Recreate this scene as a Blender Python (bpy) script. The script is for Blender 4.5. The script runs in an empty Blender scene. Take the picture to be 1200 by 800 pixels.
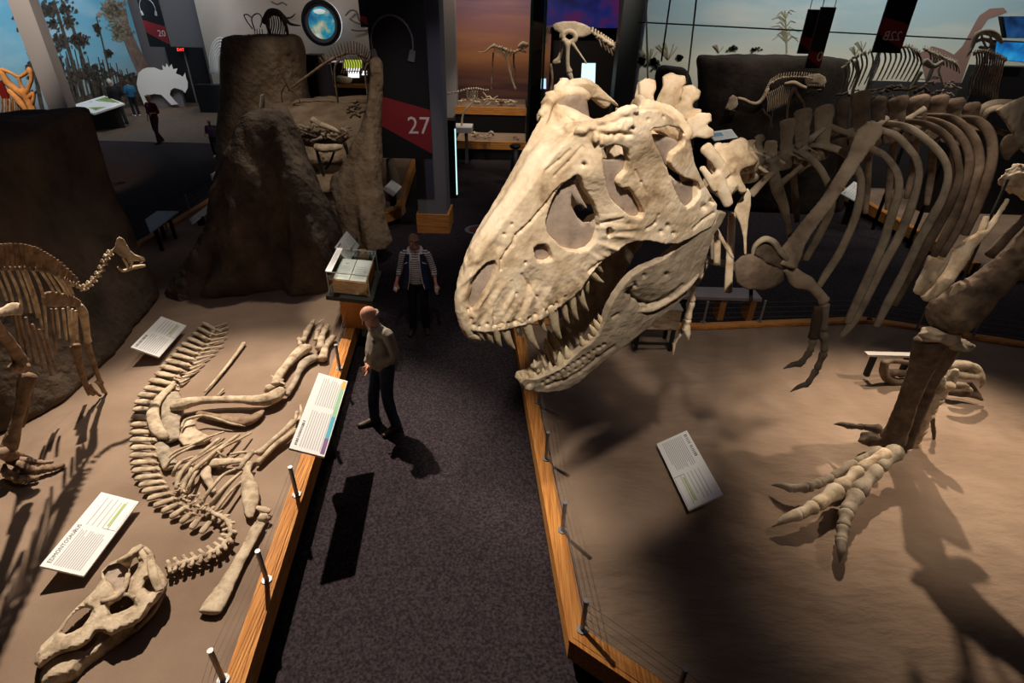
import bpy, bmesh, math, random
from mathutils import Vector, Matrix, noise
from mathutils.geometry import delaunay_2d_cdt
SC = bpy.context.scene
C = SC.collection
PI = math.pi
random.seed(7)

# ------------------------------------------------------------------ camera
FPX = 650.0
EYE = 4.5
_dx, _dy = 572 - 600, 1480 - 400
ROLL = math.atan2(_dx, _dy)
TH = math.atan(FPX / math.hypot(_dx, _dy))
FW = Vector((0, math.cos(TH), -math.sin(TH)))
RT = Vector((1, 0, 0))
UPV = RT.cross(FW)
EYEP = Vector((0, 0, EYE))

def ray(px, py):
    x = px - 600; y = py - 400
    xr = x * math.cos(ROLL) - y * math.sin(ROLL)
    yr = x * math.sin(ROLL) + y * math.cos(ROLL)
    return RT * xr - UPV * yr + FW * FPX

def G(px, py, z=0.0):            # point at height z seen at a pixel
    d = ray(px, py)
    return EYEP + d * ((z - EYE) / d.z)

def Q(px, py, Y):                # point at forward distance Y seen at a pixel
    d = ray(px, py)
    return EYEP + d * (Y / d.y)

def onplane(px, py, p0, n):
    d = ray(px, py)
    return EYEP + d * ((p0 - EYEP).dot(n) / d.dot(n))

cam = bpy.data.cameras.new('camera')
co = bpy.data.objects.new('camera', cam)
C.objects.link(co)
cam.sensor_fit = 'HORIZONTAL'; cam.sensor_width = 36
cam.lens = FPX * 36 / 1200
cam.clip_start = 0.05; cam.clip_end = 200
# rotated axes: image "down" = cos*down + sin ...
ix = RT * math.cos(ROLL) - UPV * math.sin(ROLL)
iy = UPV * math.cos(ROLL) + RT * math.sin(ROLL)
m = Matrix((ix, iy, -FW)).transposed().to_4x4()
m.translation = EYEP
co.matrix_world = m
SC.camera = co

# ------------------------------------------------------------------ materials
def newmat(name):
    mt = bpy.data.materials.new(name); mt.use_nodes = True
    nt = mt.node_tree
    return mt, nt, nt.nodes['Principled BSDF']

def L(nt, a, b): nt.links.new(a, b)

def mottled(name, cols, scale=6, rough=.8, bump=.3, bscale=30, detail=8, dist=.01, spec=.2, stretch=None, fine=None):
    """procedural noise colour over several stops, with bump"""
    mt, nt, b = newmat(name)
    tc = nt.nodes.new('ShaderNodeTexCoord')
    mp = nt.nodes.new('ShaderNodeMapping')
    if stretch: mp.inputs['Scale'].default_value = stretch
    L(nt, tc.outputs['Object'], mp.inputs[0])
    n = nt.nodes.new('ShaderNodeTexNoise'); n.inputs['Scale'].default_value = scale; n.inputs['Detail'].default_value = detail
    n.inputs['Roughness'].default_value = .6
    L(nt, mp.outputs[0], n.inputs['Vector'])
    r = nt.nodes.new('ShaderNodeValToRGB')
    e = r.color_ramp.elements
    k = len(cols)
    while len(e) < k: e.new(.5)
    for i, c in enumerate(cols):
        e[i].position = .3 + .4 * i / max(1, k - 1); e[i].color = (*c, 1)
    L(nt, n.outputs['Fac'], r.inputs[0])
    L(nt, r.outputs[0], b.inputs['Base Color'])
    b.inputs['Roughness'].default_value = rough
    b.inputs['Specular IOR Level'].default_value = spec
    if bump:
        n2 = nt.nodes.new('ShaderNodeTexNoise'); n2.inputs['Scale'].default_value = bscale; n2.inputs['Detail'].default_value = 6
        L(nt, mp.outputs[0], n2.inputs['Vector'])
        bp = nt.nodes.new('ShaderNodeBump'); bp.inputs['Strength'].default_value = bump; bp.inputs['Distance'].default_value = dist
        L(nt, n2.outputs['Fac'], bp.inputs['Height']); L(nt, bp.outputs[0], b.inputs['Normal'])
    return mt

def plain(name, col, rough=.6, metal=0, spec=.3, emis=None, es=1.0, alpha=None):
    mt, nt, b = newmat(name)
    b.inputs['Base Color'].default_value = (*col, 1)
    b.inputs['Roughness'].default_value = rough
    b.inputs['Metallic'].default_value = metal
    b.inputs['Specular IOR Level'].default_value = spec
    if emis:
        b.inputs['Emission Color'].default_value = (*emis, 1); b.inputs['Emission Strength'].default_value = es
    return mt

M = {}
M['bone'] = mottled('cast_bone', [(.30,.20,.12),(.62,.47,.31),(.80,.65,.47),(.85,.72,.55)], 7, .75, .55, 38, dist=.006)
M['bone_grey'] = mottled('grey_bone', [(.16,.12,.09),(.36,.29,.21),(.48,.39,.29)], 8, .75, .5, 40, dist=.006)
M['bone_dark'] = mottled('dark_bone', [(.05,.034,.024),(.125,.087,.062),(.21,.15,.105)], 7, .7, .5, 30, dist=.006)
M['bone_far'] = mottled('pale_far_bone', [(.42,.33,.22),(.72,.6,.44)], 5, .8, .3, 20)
M['bone_mid'] = mottled('warm_mid_bone', [(.22,.155,.11),(.46,.35,.25),(.60,.47,.34)], 8, .75, .5, 40, dist=.006)
M['tooth'] = mottled('tooth', [(.45,.33,.18),(.68,.55,.36),(.78,.66,.48)], 20, .4, .2, 60, spec=.4)
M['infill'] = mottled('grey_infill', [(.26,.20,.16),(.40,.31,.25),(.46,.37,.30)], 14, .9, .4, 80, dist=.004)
M['hadro'] = mottled('buff_bone', [(.22,.155,.10),(.50,.39,.27),(.68,.56,.41)], 9, .8, .6, 60, dist=.005)
M['hadro_dark'] = mottled('brown_bone', [(.12,.07,.04),(.26,.17,.11),(.38,.28,.19)], 9, .8, .5, 40)
M['rock'] = mottled('sculpted_rock', [(.05,.038,.030),(.125,.092,.068),(.21,.155,.112)], 1.6, .9, 1.0, 7, dist=.07)
M['rock_l'] = mottled('tan_rock', [(.16,.105,.06),(.28,.20,.13),(.38,.28,.19)], 1.6, .9, 1.0, 7, dist=.07)
M['rock_d'] = mottled('dark_rock', [(.010,.007,.006),(.024,.017,.013),(.038,.028,.02)], 1.6, .9, .7, 8, dist=.03)

def sandmat(name='sand', bs=.45, bd=.10, sx=(1,2.2,1)):
    mt, nt, b = newmat(name)
    tc = nt.nodes.new('ShaderNodeTexCoord')
    def nz(s, d, sx=(1,1,1)):
        mp = nt.nodes.new('ShaderNodeMapping'); mp.inputs['Scale'].default_value = sx
        L(nt, tc.outputs['Object'], mp.inputs[0])
        n = nt.nodes.new('ShaderNodeTexNoise'); n.inputs['Scale'].default_value = s; n.inputs['Detail'].default_value = d
        L(nt, mp.outputs[0], n.inputs['Vector']); return n
    n1 = nz(1.1, 8)
    r = nt.nodes.new('ShaderNodeValToRGB'); e = r.color_ramp.elements
    e[0].position = .3; e[0].color = (.25,.17,.12,1); e[1].position = .7; e[1].color = (.40,.285,.205,1)
    L(nt, n1.outputs['Fac'], r.inputs[0]); 
    n3 = nz(140, 3)
    mx = nt.nodes.new('ShaderNodeMixRGB'); mx.blend_type = 'MULTIPLY'; mx.inputs[0].default_value = .35
    L(nt, r.outputs[0], mx.inputs[1]); L(nt, n3.outputs['Color'], mx.inputs[2])
    L(nt, mx.outputs[0], b.inputs['Base Color'])
    b.inputs['Roughness'].default_value = .95; b.inputs['Specular IOR Level'].default_value = .1
    n2 = nz(2.6, 7, sx); 
    bp = nt.nodes.new('ShaderNodeBump'); bp.inputs['Strength'].default_value = bs; bp.inputs['Distance'].default_value = bd
    L(nt, n2.outputs['Fac'], bp.inputs['Height'])
    bp2 = nt.nodes.new('ShaderNodeBump'); bp2.inputs['Strength'].default_value = .3; bp2.inputs['Distance'].default_value = .006
    L(nt, n3.outputs['Fac'], bp2.inputs['Height']); L(nt, bp.outputs[0], bp2.inputs['Normal'])
    L(nt, bp2.outputs[0], b.inputs['Normal'])
    return mt
M['sand'] = sandmat()
M['sand_smooth'] = sandmat('fine_sand', .25, .05, (1,1,1))

def carpetmat():
    mt, nt, b = newmat('carpet')
    tc = nt.nodes.new('ShaderNodeTexCoord')
    n = nt.nodes.new('ShaderNodeTexNoise'); n.inputs['Scale'].default_value = 45; n.inputs['Detail'].default_value = 5
    L(nt, tc.outputs['Object'], n.inputs['Vector'])
    r = nt.nodes.new('ShaderNodeValToRGB'); e = r.color_ramp.elements
    e[0].position = .38; e[0].color = (.016,.012,.015,1); e[1].position = .66; e[1].color = (.050,.039,.045,1)
    L(nt, n.outputs['Fac'], r.inputs[0]); L(nt, r.outputs[0], b.inputs['Base Color'])
    b.inputs['Roughness'].default_value = .95; b.inputs['Specular IOR Level'].default_value = .1
    bp = nt.nodes.new('ShaderNodeBump'); bp.inputs['Strength'].default_value = .5; bp.inputs['Distance'].default_value = .008
    L(nt, n.outputs['Fac'], bp.inputs['Height']); L(nt, bp.outputs[0], b.inputs['Normal'])
    return mt
M['carpet'] = carpetmat()

def woodmat(name, c1, c2, sc=(3, 3, 3), ws=3.0):
    mt, nt, b = newmat(name)
    tc = nt.nodes.new('ShaderNodeTexCoord')
    mp = nt.nodes.new('ShaderNodeMapping'); mp.inputs['Scale'].default_value = sc
    L(nt, tc.outputs['Object'], mp.inputs[0])
    n = nt.nodes.new('ShaderNodeTexNoise'); n.inputs['Scale'].default_value = ws; n.inputs['Detail'].default_value = 8; n.inputs['Distortion'].default_value = .4
    L(nt, mp.outputs[0], n.inputs['Vector'])
    r = nt.nodes.new('ShaderNodeValToRGB'); e = r.color_ramp.elements
    e[0].position = .35; e[0].color = (*c1, 1); e[1].position = .65; e[1].color = (*c2, 1)
    L(nt, n.outputs['Fac'], r.inputs[0]); L(nt, r.outputs[0], b.inputs['Base Color'])
    b.inputs['Roughness'].default_value = .6; b.inputs['Specular IOR Level'].default_value = .15
    return mt
M['wood'] = woodmat('oak', (.42,.15,.03), (.68,.31,.085), (30, 1.2, 30), 2)
M['wood_x'] = woodmat('oak_crosswise', (.42,.15,.03), (.68,.31,.085), (1.2, 30, 30), 2)
M['plank'] = woodmat('plank_floor', (.085,.06,.045), (.14,.10,.075), (12, 1, 1), 2)
M['toe'] = plain('black_plinth', (.006,.005,.006), .9)
M['metal'] = plain('brushed_steel', (.30,.30,.31), .5, .8)
M['wire'] = plain('steel_wire', (.16,.155,.15), .7, .3)
M['black'] = plain('black_paint', (.008,.008,.01), .5)
M['black_soft'] = plain('black_metal_stand', (.012,.011,.011), .6)
M['white'] = plain('white_board', (.82,.81,.80), .55)
M['offwhite'] = plain('offwhite', (.62,.57,.5), .7)
M['print'] = plain('grey_print', (.46,.45,.46), .7)
M['print_dark'] = plain('black_print', (.05,.05,.06), .7)
M['green_print'] = plain('green_print', (.42,.58,.12), .7)
M['pillar'] = plain('grey_pillar_paint', (.17,.165,.185), .7)
M['pillar_l'] = plain('pale_pillar_paint', (.62,.56,.55), .7)
M['dark_wall'] = plain('dark_wall_paint', (.035,.032,.036), .85)
M['grey_wall'] = plain('grey_wall_paint', (.15,.14,.15), .85)
M['beige_wall'] = mottled('beige_wall_paint', [(.50,.42,.36),(.56,.47,.41)], 1, .85, 0)
M['red'] = plain('maroon_print', (.20,.015,.02), .7)
def glassmat():
    mt = bpy.data.materials.new('clear_glass'); mt.use_nodes = True; nt = mt.node_tree; nt.nodes.clear()
    o = nt.nodes.new('ShaderNodeOutputMaterial'); t = nt.nodes.new('ShaderNodeBsdfTransparent'); g = nt.nodes.new('ShaderNodeBsdfGlossy'); g.inputs['Roughness'].default_value = .03
    mx = nt.nodes.new('ShaderNodeMixShader'); fr = nt.nodes.new('ShaderNodeFresnel'); fr.inputs[0].default_value = 1.45
    t.inputs[0].default_value = (.93,.96,.95,1)
    mx.inputs[0].default_value = .05; L(nt, t.outputs[0], mx.inputs[1]); L(nt, g.outputs[0], mx.inputs[2]); L(nt, mx.outputs[0], o.inputs[0])
    return mt
M['glass'] = glassmat()
M['glass_edge'] = plain('green_glass_edge', (.03,.10,.07), .2, 0, .5)

# ------------------------------------------------------------------ objects
def empty(name, loc=(0,0,0), label=None, cat=None, group=None):
    o = bpy.data.objects.new(name, None); C.objects.link(o); o.location = loc; o.empty_display_size = .1
    if label: o['label'] = label
    if cat: o['category'] = cat
    if group: o['group'] = group
    return o

def tag(o, label, cat, group=None, kind=None):
    o['label'] = label; o['category'] = cat
    if group: o['group'] = group
    if kind: o['kind'] = kind
    return o

def wloc(o):
    v = Vector((0,0,0))
    while o is not None:
        v += o.location; o = o.parent
    return v

def obj(name, bm, mat, parent=None, smooth=False, origin=None, label=None, vox=None, relax=0, nz=None, kind=None):
    """bm in world coordinates; becomes one mesh object placed under parent"""
    bmesh.ops.remove_doubles(bm, verts=bm.verts, dist=1e-6) if vox is None else None
    me = bpy.data.meshes.new(name)
    if vox is None: bmesh.ops.recalc_face_normals(bm, faces=bm.faces)
    bm.to_mesh(me); bm.free()
    if vox:
        tmp = bpy.data.objects.new('tmp', me); C.objects.link(tmp)
        md = tmp.modifiers.new('r', 'REMESH'); md.mode = 'VOXEL'; md.voxel_size = vox
        if relax:
            sm = tmp.modifiers.new('s', 'SMOOTH'); sm.iterations = relax; sm.factor = .5
        dg = bpy.context.evaluated_depsgraph_get()
        me2 = bpy.data.meshes.new_from_object(tmp.evaluated_get(dg), depsgraph=dg)
        bpy.data.objects.remove(tmp); bpy.data.meshes.remove(me); me = me2; me.name = name
        if nz:
            amp, sc = nz
            nrm = [v.normal.copy() for v in me.vertices]
            for v, vn in zip(me.vertices, nrm):
                p = v.co.copy()
                d = noise.noise(p * sc) + .5 * noise.noise(p * sc * 2.7) + .3 * noise.noise(p * sc * 6)
                v.co = p + vn * d * amp
        smooth = True
    if isinstance(mat, (list, tuple)):
        for x in mat: me.materials.append(x)
    else:
        me.materials.clear(); me.materials.append(mat)
    o = bpy.data.objects.new(name, me); C.objects.link(o)
    base = wloc(parent) if parent is not None else Vector((0,0,0))
    if origin is None:
        if parent is None:
            vs = me.vertices
            n = max(1, len(vs))
            cx = sum(v.co.x for v in vs)/n; cy = sum(v.co.y for v in vs)/n; cz = min((v.co.z for v in vs), default=0)
            origin = Vector((cx, cy, cz))
        else: origin = base
    origin = Vector(origin)
    me.transform(Matrix.Translation(-origin))
    o.location = origin - base
    if parent is not None: o.parent = parent
    if smooth:
        for p in me.polygons: p.use_smooth = True
    if label: o['label'] = label
    if kind: o['kind'] = kind
    return o

def bx(bm, c, s, rot=None):
    """box centre c size s, rot = Matrix 3x3"""
    c = Vector(c)
    vs = []
    for i in (-.5,.5):
        for j in (-.5,.5):
            for k in (-.5,.5):
                v = Vector((i*s[0], j*s[1], k*s[2]))
                if rot is not None: v = rot @ v
                vs.append(bm.verts.new(c + v))
    for f in ((0,1,3,2),(4,6,7,5),(0,4,5,1),(2,3,7,6),(0,2,6,4),(1,5,7,3)):
        bm.faces.new([vs[i] for i in f])
    return vs

def rotz(a): return Matrix.Rotation(a, 3, 'Z')

def beam(bm, a, b, w, h, up=(0,0,1)):
    a = Vector(a); b = Vector(b); d = b - a; ln = d.length; d.normalize()
    u = Vector(up); s = d.cross(u)
    if s.length < 1e-4: s = Vector((1,0,0))
    s.normalize(); u = s.cross(d)
    R = Matrix((d, s, u)).transposed()
    return bx(bm, (a+b)/2, (ln, w, h), R)

def cr(pts, n=4):
    """Catmull-Rom resample of tuples (Vector, radius(s))"""
    if len(pts) < 3: 
        return pts if n <= 1 else [(pts[0][0].lerp(pts[1][0], i/n), tuple(pts[0][1][k]*(1-i/n)+pts[1][1][k]*i/n for k in (0,1))) for i in range(n+1)]
    out = []
    P = [pts[0]] + list(pts) + [pts[-1]]
    for i in range(1, len(P)-2):
        p0, p1, p2, p3 = P[i-1][0], P[i][0], P[i+1][0], P[i+2][0]
        for k in range(n):
            t = k / n
            q = .5*((2*p1) + (p2-p0)*t + (2*p0-5*p1+4*p2-p3)*t*t + (3*p1-p0-3*p2+p3)*t**3)
            s = t*t*(3-2*t)
            out.append((q, tuple(P[i][1][j]*(1-s)+P[i+1][1][j]*s for j in (0,1))))
    out.append(pts[-1])
    return out

def tube(bm, pts, r, seg=8, sub=3, flat=None, cap=True):
    """smooth tapered tube. r: float, list of floats or (a,b) tuples; flat: vector giving direction of the a radius"""
    pts = [Vector(p) for p in pts]
    if not isinstance(r, (list, tuple)): r = [r]*len(pts)
    rr = [(x, x) if not isinstance(x, (list, tuple)) else tuple(x) for x in r]
    P = cr(list(zip(pts, rr)), sub) if sub > 1 or len(pts) > 2 else list(zip(pts, rr))
    n = len(P)
    rings = []
    prev = None
    for i, (p, (a, b)) in enumerate(P):
        t = (P[min(i+1, n-1)][0] - P[max(i-1, 0)][0])
        if t.length < 1e-9: t = Vector((0,0,1))
        t.normalize()
        ref = Vector(flat) if flat is not None else (prev if prev is not None else (Vector((0,0,1)) if abs(t.z) < .9 else Vector((1,0,0))))
        u = ref - t * ref.dot(t)
        if u.length < 1e-5:
            ref = Vector((1,0,0)) if abs(t.x) < .9 else Vector((0,1,0)); u = ref - t*ref.dot(t)
        u.normalize(); w = t.cross(u); prev = u
        rings.append([bm.verts.new(p + u*(a*math.cos(2*PI*k/seg)) + w*(b*math.sin(2*PI*k/seg))) for k in range(seg)])
    for i in range(n-1):
        for k in range(seg):
            bm.faces.new((rings[i][k], rings[i][(k+1)%seg], rings[i+1][(k+1)%seg], rings[i+1][k]))
    if cap:
        for ring, sg, idx in ((rings[0], -1, 0), (rings[-1], 1, -1)):
            p, (a, b) = P[idx]
            q = P[1][0] if idx == 0 else P[-2][0]
            t = (p - q)
            if t.length > 1e-9: t.normalize()
            c = bm.verts.new(p + t * min(a, b) * .6)
            mid = []
            for v in ring: mid.append(bm.verts.new(p.lerp(v.co, .72) + t*min(a, b)*.4))
            for k in range(seg):
                bm.faces.new((ring[k], ring[(k+1)%seg], mid[(k+1)%seg], mid[k]))
                bm.faces.new((mid[k], mid[(k+1)%seg], c))
    return rings

def longbone(bm, a, b, r, e1=1.8, e2=1.6, bend=None, seg=10, flat=None):
    a = Vector(a); b = Vector(b)
    m1 = a.lerp(b, .5)
    if bend is not None: m1 = m1 + Vector(bend)
    pts = [a, a.lerp(m1, .22), a.lerp(m1, .6), m1, m1.lerp(b, .45), m1.lerp(b, .8), b]
    rs = [r*e1*.8, r*e1, r*1.08, r*.95, r*1.02, r*e2, r*e2*.8]
    tube(bm, pts, rs, seg, 2, flat)

def blob(bm, c, s, sub=2, nz=.12, sc=3.0, rot=None):
    r = bmesh.ops.create_icosphere(bm, subdivisions=sub, radius=1)
    c = Vector(c); off = Vector((random.random()*50, random.random()*50, 0))
    for v in r['verts']:
        p = v.co.copy()
        k = 1 + nz * (noise.noise(p*sc*.5 + off)*2)
        p = Vector((p.x*s[0]*k, p.y*s[1]*k, p.z*s[2]*k))
        if rot is not None: p = rot @ p
        v.co = c + p

def cyl(bm, a, b, r, seg=12, r2=None):
    a = Vector(a); b = Vector(b); t = (b-a).normalized()
    u = (Vector((0,0,1)) if abs(t.z) < .9 else Vector((1,0,0))).cross(t).normalized(); w = t.cross(u)
    if r2 is None: r2 = r
    A = [bm.verts.new(a + u*r*math.cos(2*PI*k/seg) + w*r*math.sin(2*PI*k/seg)) for k in range(seg)]
    B = [bm.verts.new(b + u*r2*math.cos(2*PI*k/seg) + w*r2*math.sin(2*PI*k/seg)) for k in range(seg)]
    for k in range(seg): bm.faces.new((A[k], A[(k+1)%seg], B[(k+1)%seg], B[k]))
    bm.faces.new(A[::-1]); bm.faces.new(B)

def inpoly(x, y, poly):
    c = False; n = len(poly); j = n-1
    for i in range(n):
        xi, yi = poly[i]; xj, yj = poly[j]
        if (yi > y) != (yj > y) and x < (xj-xi)*(y-yi)/(yj-yi)+xi: c = not c
        j = i
    return c

def dens(poly, d):
    out = []
    for i in range(len(poly)):
        a = poly[i]; b = poly[(i+1) % len(poly)]
        n = max(1, int(math.hypot(b[0]-a[0], b[1]-a[1]) / d))
        for k in range(n): out.append((a[0]+(b[0]-a[0])*k/n, a[1]+(b[1]-a[1])*k/n))
    return out

def triang(poly, holes=(), sp=8.0):
    """triangulate a 2D polygon with holes, interior points at spacing sp -> verts, tris, loops"""
    poly = dens(poly, sp); holes = [dens(h, sp) for h in holes]
    V = list(poly); E = [(i, (i+1) % len(poly)) for i in range(len(poly))]
    for h in holes:
        o = len(V); V += h; E += [(o+i, o+(i+1) % len(h)) for i in range(len(h))]
    xs = [p[0] for p in poly]; ys = [p[1] for p in poly]
    bnd = list(V)
    y = min(ys) + sp/2; row = 0
    while y < max(ys):
        x = min(xs) + (sp/2 if row % 2 else 0)
        while x < max(xs):
            if inpoly(x, y, poly) and not any(inpoly(x, y, h) for h in holes):
                if all((x-b[0])**2+(y-b[1])**2 > (sp*.45)**2 for b in bnd): V.append((x, y))
            x += sp
        y += sp*.87; row += 1
    res = delaunay_2d_cdt([Vector(v) for v in V], E, [], 0, 1e-5)
    vo, eo, fo = res[0], res[1], res[2]
    tris = []
    for f in fo:
        cx = sum(vo[i].x for i in f)/len(f); cy = sum(vo[i].y for i in f)/len(f)
        if inpoly(cx, cy, poly) and not any(inpoly(cx, cy, h) for h in holes): tris.append(tuple(f))
    return [(v.x, v.y) for v in vo], tris

def slab(bm, poly, holes, mapf, back, sp=8.0):
    """plate: front surface = mapf(x,y), back surface = back(P,x,y); closed with side walls"""
    V, T = triang(poly, holes, sp)
    F = [mapf(x, y) for x, y in V]
    A = [bm.verts.new(p) for p in F]
    B = [bm.verts.new(back(p, x, y)) for p, (x, y) in zip(F, V)]
    cnt = {}
    for t in T:
        bm.faces.new([A[i] for i in t]); bm.faces.new([B[i] for i in reversed(t)])
        for i in range(3):
            e = (t[i], t[(i+1) % 3]); cnt[e] = 1
    for (i, j) in cnt:
        if (j, i) not in cnt: bm.faces.new((A[j], A[i], B[i], B[j]))

def prism(bm, poly3, vec):
    A = [bm.verts.new(p) for p in poly3]; B = [bm.verts.new(Vector(p)+Vector(vec)) for p in poly3]
    bm.faces.new(A); bm.faces.new(B[::-1]); n = len(A)
    for i in range(n): bm.faces.new((A[i], B[i], B[(i+1)%n], A[(i+1)%n]))

def BM(): return bmesh.new()

def text_mesh(bm, s, origin, ux, uy, size, n=None, thick=.0, font=None):
    """lettering as mesh. ux = writing direction, uy = letter-up direction"""
    cu = bpy.data.curves.new('t', 'FONT'); cu.body = s; cu.size = size; cu.extrude = thick; cu.resolution_u = 2
    to = bpy.data.objects.new('t', cu); C.objects.link(to)
    dg = bpy.context.evaluated_depsgraph_get()
    me = bpy.data.meshes.new_from_object(to.evaluated_get(dg))
    bpy.data.objects.remove(to)
    ux = Vector(ux).normalized(); uy = Vector(uy); uy = (uy - ux*uy.dot(ux)).normalized(); nn = ux.cross(uy)
    mm = Matrix((ux, uy, nn)).transposed().to_4x4(); mm.translation = Vector(origin)
    me.transform(mm)
    bm.from_mesh(me); bpy.data.meshes.remove(me)

def copy_tree(o, parent=None, off=Vector((0,0,0))):
    c = o.copy(); C.objects.link(c)
    c.parent = parent
    if parent is None: c.location = o.location + off
    for ch in list(o.children): copy_tree(ch, c)
    return c
# ================================================================== T. rex skull
YAW, PIT = math.radians(33), math.radians(10)
SF = Vector((-math.cos(YAW)*math.cos(PIT), -math.sin(YAW)*math.cos(PIT), -math.sin(PIT)))
SR = Vector((-math.sin(YAW), math.cos(YAW), 0))
SU = SR.cross(SF).normalized()
if SU.z < 0: SU = -SU
_r = math.radians(7)
SR, SU = (SR*math.cos(_r) + SU*math.sin(_r)).normalized(), (SU*math.cos(_r) - SR*math.sin(_r)).normalized()
SL = -SR
SO = Q(820, 262, 2.6) - SL * .25            # sagittal origin at the jaw joint

def interp(x, tab):
    if x <= tab[0][0]: return tab[0][1]
    for (a, b), (c, d) in zip(tab, tab[1:]):
        if x <= c:
            t = (x-a)/(c-a); return b + (d-b)*t
    return tab[-1][1]
LOWP = [(0,-.05),(.2,-.03),(.42,.03),(.5,-.03),(.6,-.17),(.72,-.27),(.84,-.34),(1.1,-.31),(1.2,-.16)]
TOPP = [(0,.3),(.12,.42),(.3,.58),(.45,.66),(.58,.65),(.7,.58),(.85,.42),(1.0,.24),(1.1,.11),(1.2,-.06)]
WLOW = [(0,.25),(.2,.26),(.4,.225),(.6,.165),(.8,.135),(.95,.12),(1.08,.095),(1.15,.065),(1.2,.03)]
WTOP = [(0,.19),(.15,.22),(.3,.235),(.45,.225),(.56,.2),(.65,.12),(.75,.085),(.9,.07),(1.05,.055),(1.15,.04),(1.2,.02)]
def halfw(l, u):
    lo = interp(l, LOWP); hi = interp(l, TOPP)
    t = max(0., min(1., (u-lo)/max(.05, hi-lo)))
    a = interp(l, WLOW); b = interp(l, WTOP)
    return a + (b-a) * t**2.2
def P3(l, s, u): return SO + SF*l + SL*s + SU*u
def loc(P):
    v = P - SO; return v.dot(SF), v.dot(SL), v.dot(SU)
def skS(px, py, extra=0.0, w=halfw):
    d = ray(px, py); s = .15
    for _ in range(14):
        t = (SO + SL*s - EYEP).dot(SL) / d.dot(SL); P = EYEP + d*t
        l, _s, u = loc(P)
        s = .6*s + .4*(w(l, u) + extra)
    t = (SO + SL*s - EYEP).dot(SL) / d.dot(SL)
    return EYEP + d*t
def mir(P): return P - SL * (2 * (P-SO).dot(SL))

LAT = [(541,366),(539,352),(543,340),(550,324),(560,304),(572,287),(588,266),(604,246),(622,222),(640,196),(658,174),(674,160),(692,152),
       (708,150),(722,146),(740,136),(757,129),(775,129),(790,139),(801,152),(808,170),(814,190),(822,208),(832,226),(841,240),(840,254),(834,266),(822,272),(808,280),(795,286),
       (780,286),(760,282),(745,283),(735,286),(722,296),(708,304),(700,314),(692,323),(682,338),(670,350),(655,361),(642,371),(625,379),(607,383),(592,387),(582,389),(567,390),(555,388),(546,380)]
NARIS = [(581,305),(583,312),(577,330),(569,348),(561,360),(553,364),(547,358),(545,348),(550,332),(561,317),(571,308)]
MAXF = [(626,291),(630,287),(640,286),(645,291),(649,304),(642,308),(631,307),(627,300)]
AOF = [(670,209),(677,204),(682,208),(686,222),(696,236),(703,254),(702,273),(697,286),(690,293),(680,296),(667,294),(657,289),(649,280),(642,272),(640,260),(643,248),(647,236),(654,222),(662,214)]
JUGF = [(711,268),(716,266),(720,270),(719,277),(714,280),(711,275)]
ORB = [(707,174),(715,170),(728,171),(737,176),(738,190),(735,201),(727,209),(725,215),(730,221),(737,219),(743,226),(750,237),(756,249),(753,257),(743,256),(732,248),(720,237),(712,224),(709,207),(707,192)]
LTF = [(764,151),(784,148),(798,151),(803,158),(803,168),(796,175),(789,181),(786,191),(792,201),(800,207),(808,210),(818,213),(822,222),(820,231),(813,240),(806,245),(800,238),(794,228),(788,214),(783,199),(776,185),(770,172),(766,161)]

rex = empty('dinosaur_skeleton', (4.4, 4.7, .35), 'huge mounted tyrannosaur skeleton with gaping toothed skull, standing on the right sand bed', 'dinosaur skeleton')

bm = BM()
def back(th):
    def f(P, x, y): return P - SL*th
    return f
holes = [NARIS, MAXF, AOF, JUGF, ORB, LTF]
V, T = triang(LAT, holes, 7.5)
def relief(x, y, l, u):
    """raised rims, low cheeks and rugose lacrimal on the side of the skull"""
    e = 0
    e += .016*math.exp(-((x-720)**2+(y-160)**2)/250.)          # brow boss
    e += .020*math.exp(-((x-757)**2+(y-160)**2)/700.)
    e += .014*math.exp(-((x-745)**2+(y-262)**2)/900.)          # cheek
    e -= .018*math.exp(-((x-623)**2+(y-330)**2)/160.)
    e += .012*math.exp(-((x-660)**2+(y-320)**2)/1400.)
    e += .008*math.sin(x*.33+y*.1)*max(0, min(1, (y-325)/30.)) if x < 690 else 0
    e -= .012*math.exp(-((x-768)**2+(y-270)**2)/200.)
    e += .022*math.exp(-((x-697)**2+(y-200)**2)/500.)          # lacrimal bar
    return e
front = []
for x, y in V:
    p = skS(x, y); l, s, u = loc(p)
    d = (EYEP - p).normalized(); front.append(p + d*relief(x, y, l, u)/max(.3, d.dot(SL)))
for sgn in (0, 1):
    F = front if not sgn else [mir(p) for p in front]
    inn = SL*(-.042) if not sgn else SL*.042
    A = [bm.verts.new(p) for p in F]; B = [bm.verts.new(p + (inn if abs(loc(p)[1]) > .06 else inn*.45)) for p in F]
    edges = set()
    for t in T:
        f1 = [A[i] for i in t]; f2 = [B[i] for i in reversed(t)]
        if not sgn: f1.reverse(); f2.reverse()
        bm.faces.new(f1); bm.faces.new(f2)
        for i in range(3): edges.add((t[i], t[(i+1)%3]))
    for (i, j) in edges:
        if (j, i) not in edges:
            bm.faces.new((A[j], A[i], B[i], B[j]) if sgn else (A[i], A[j], B[j], B[i]))
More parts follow.
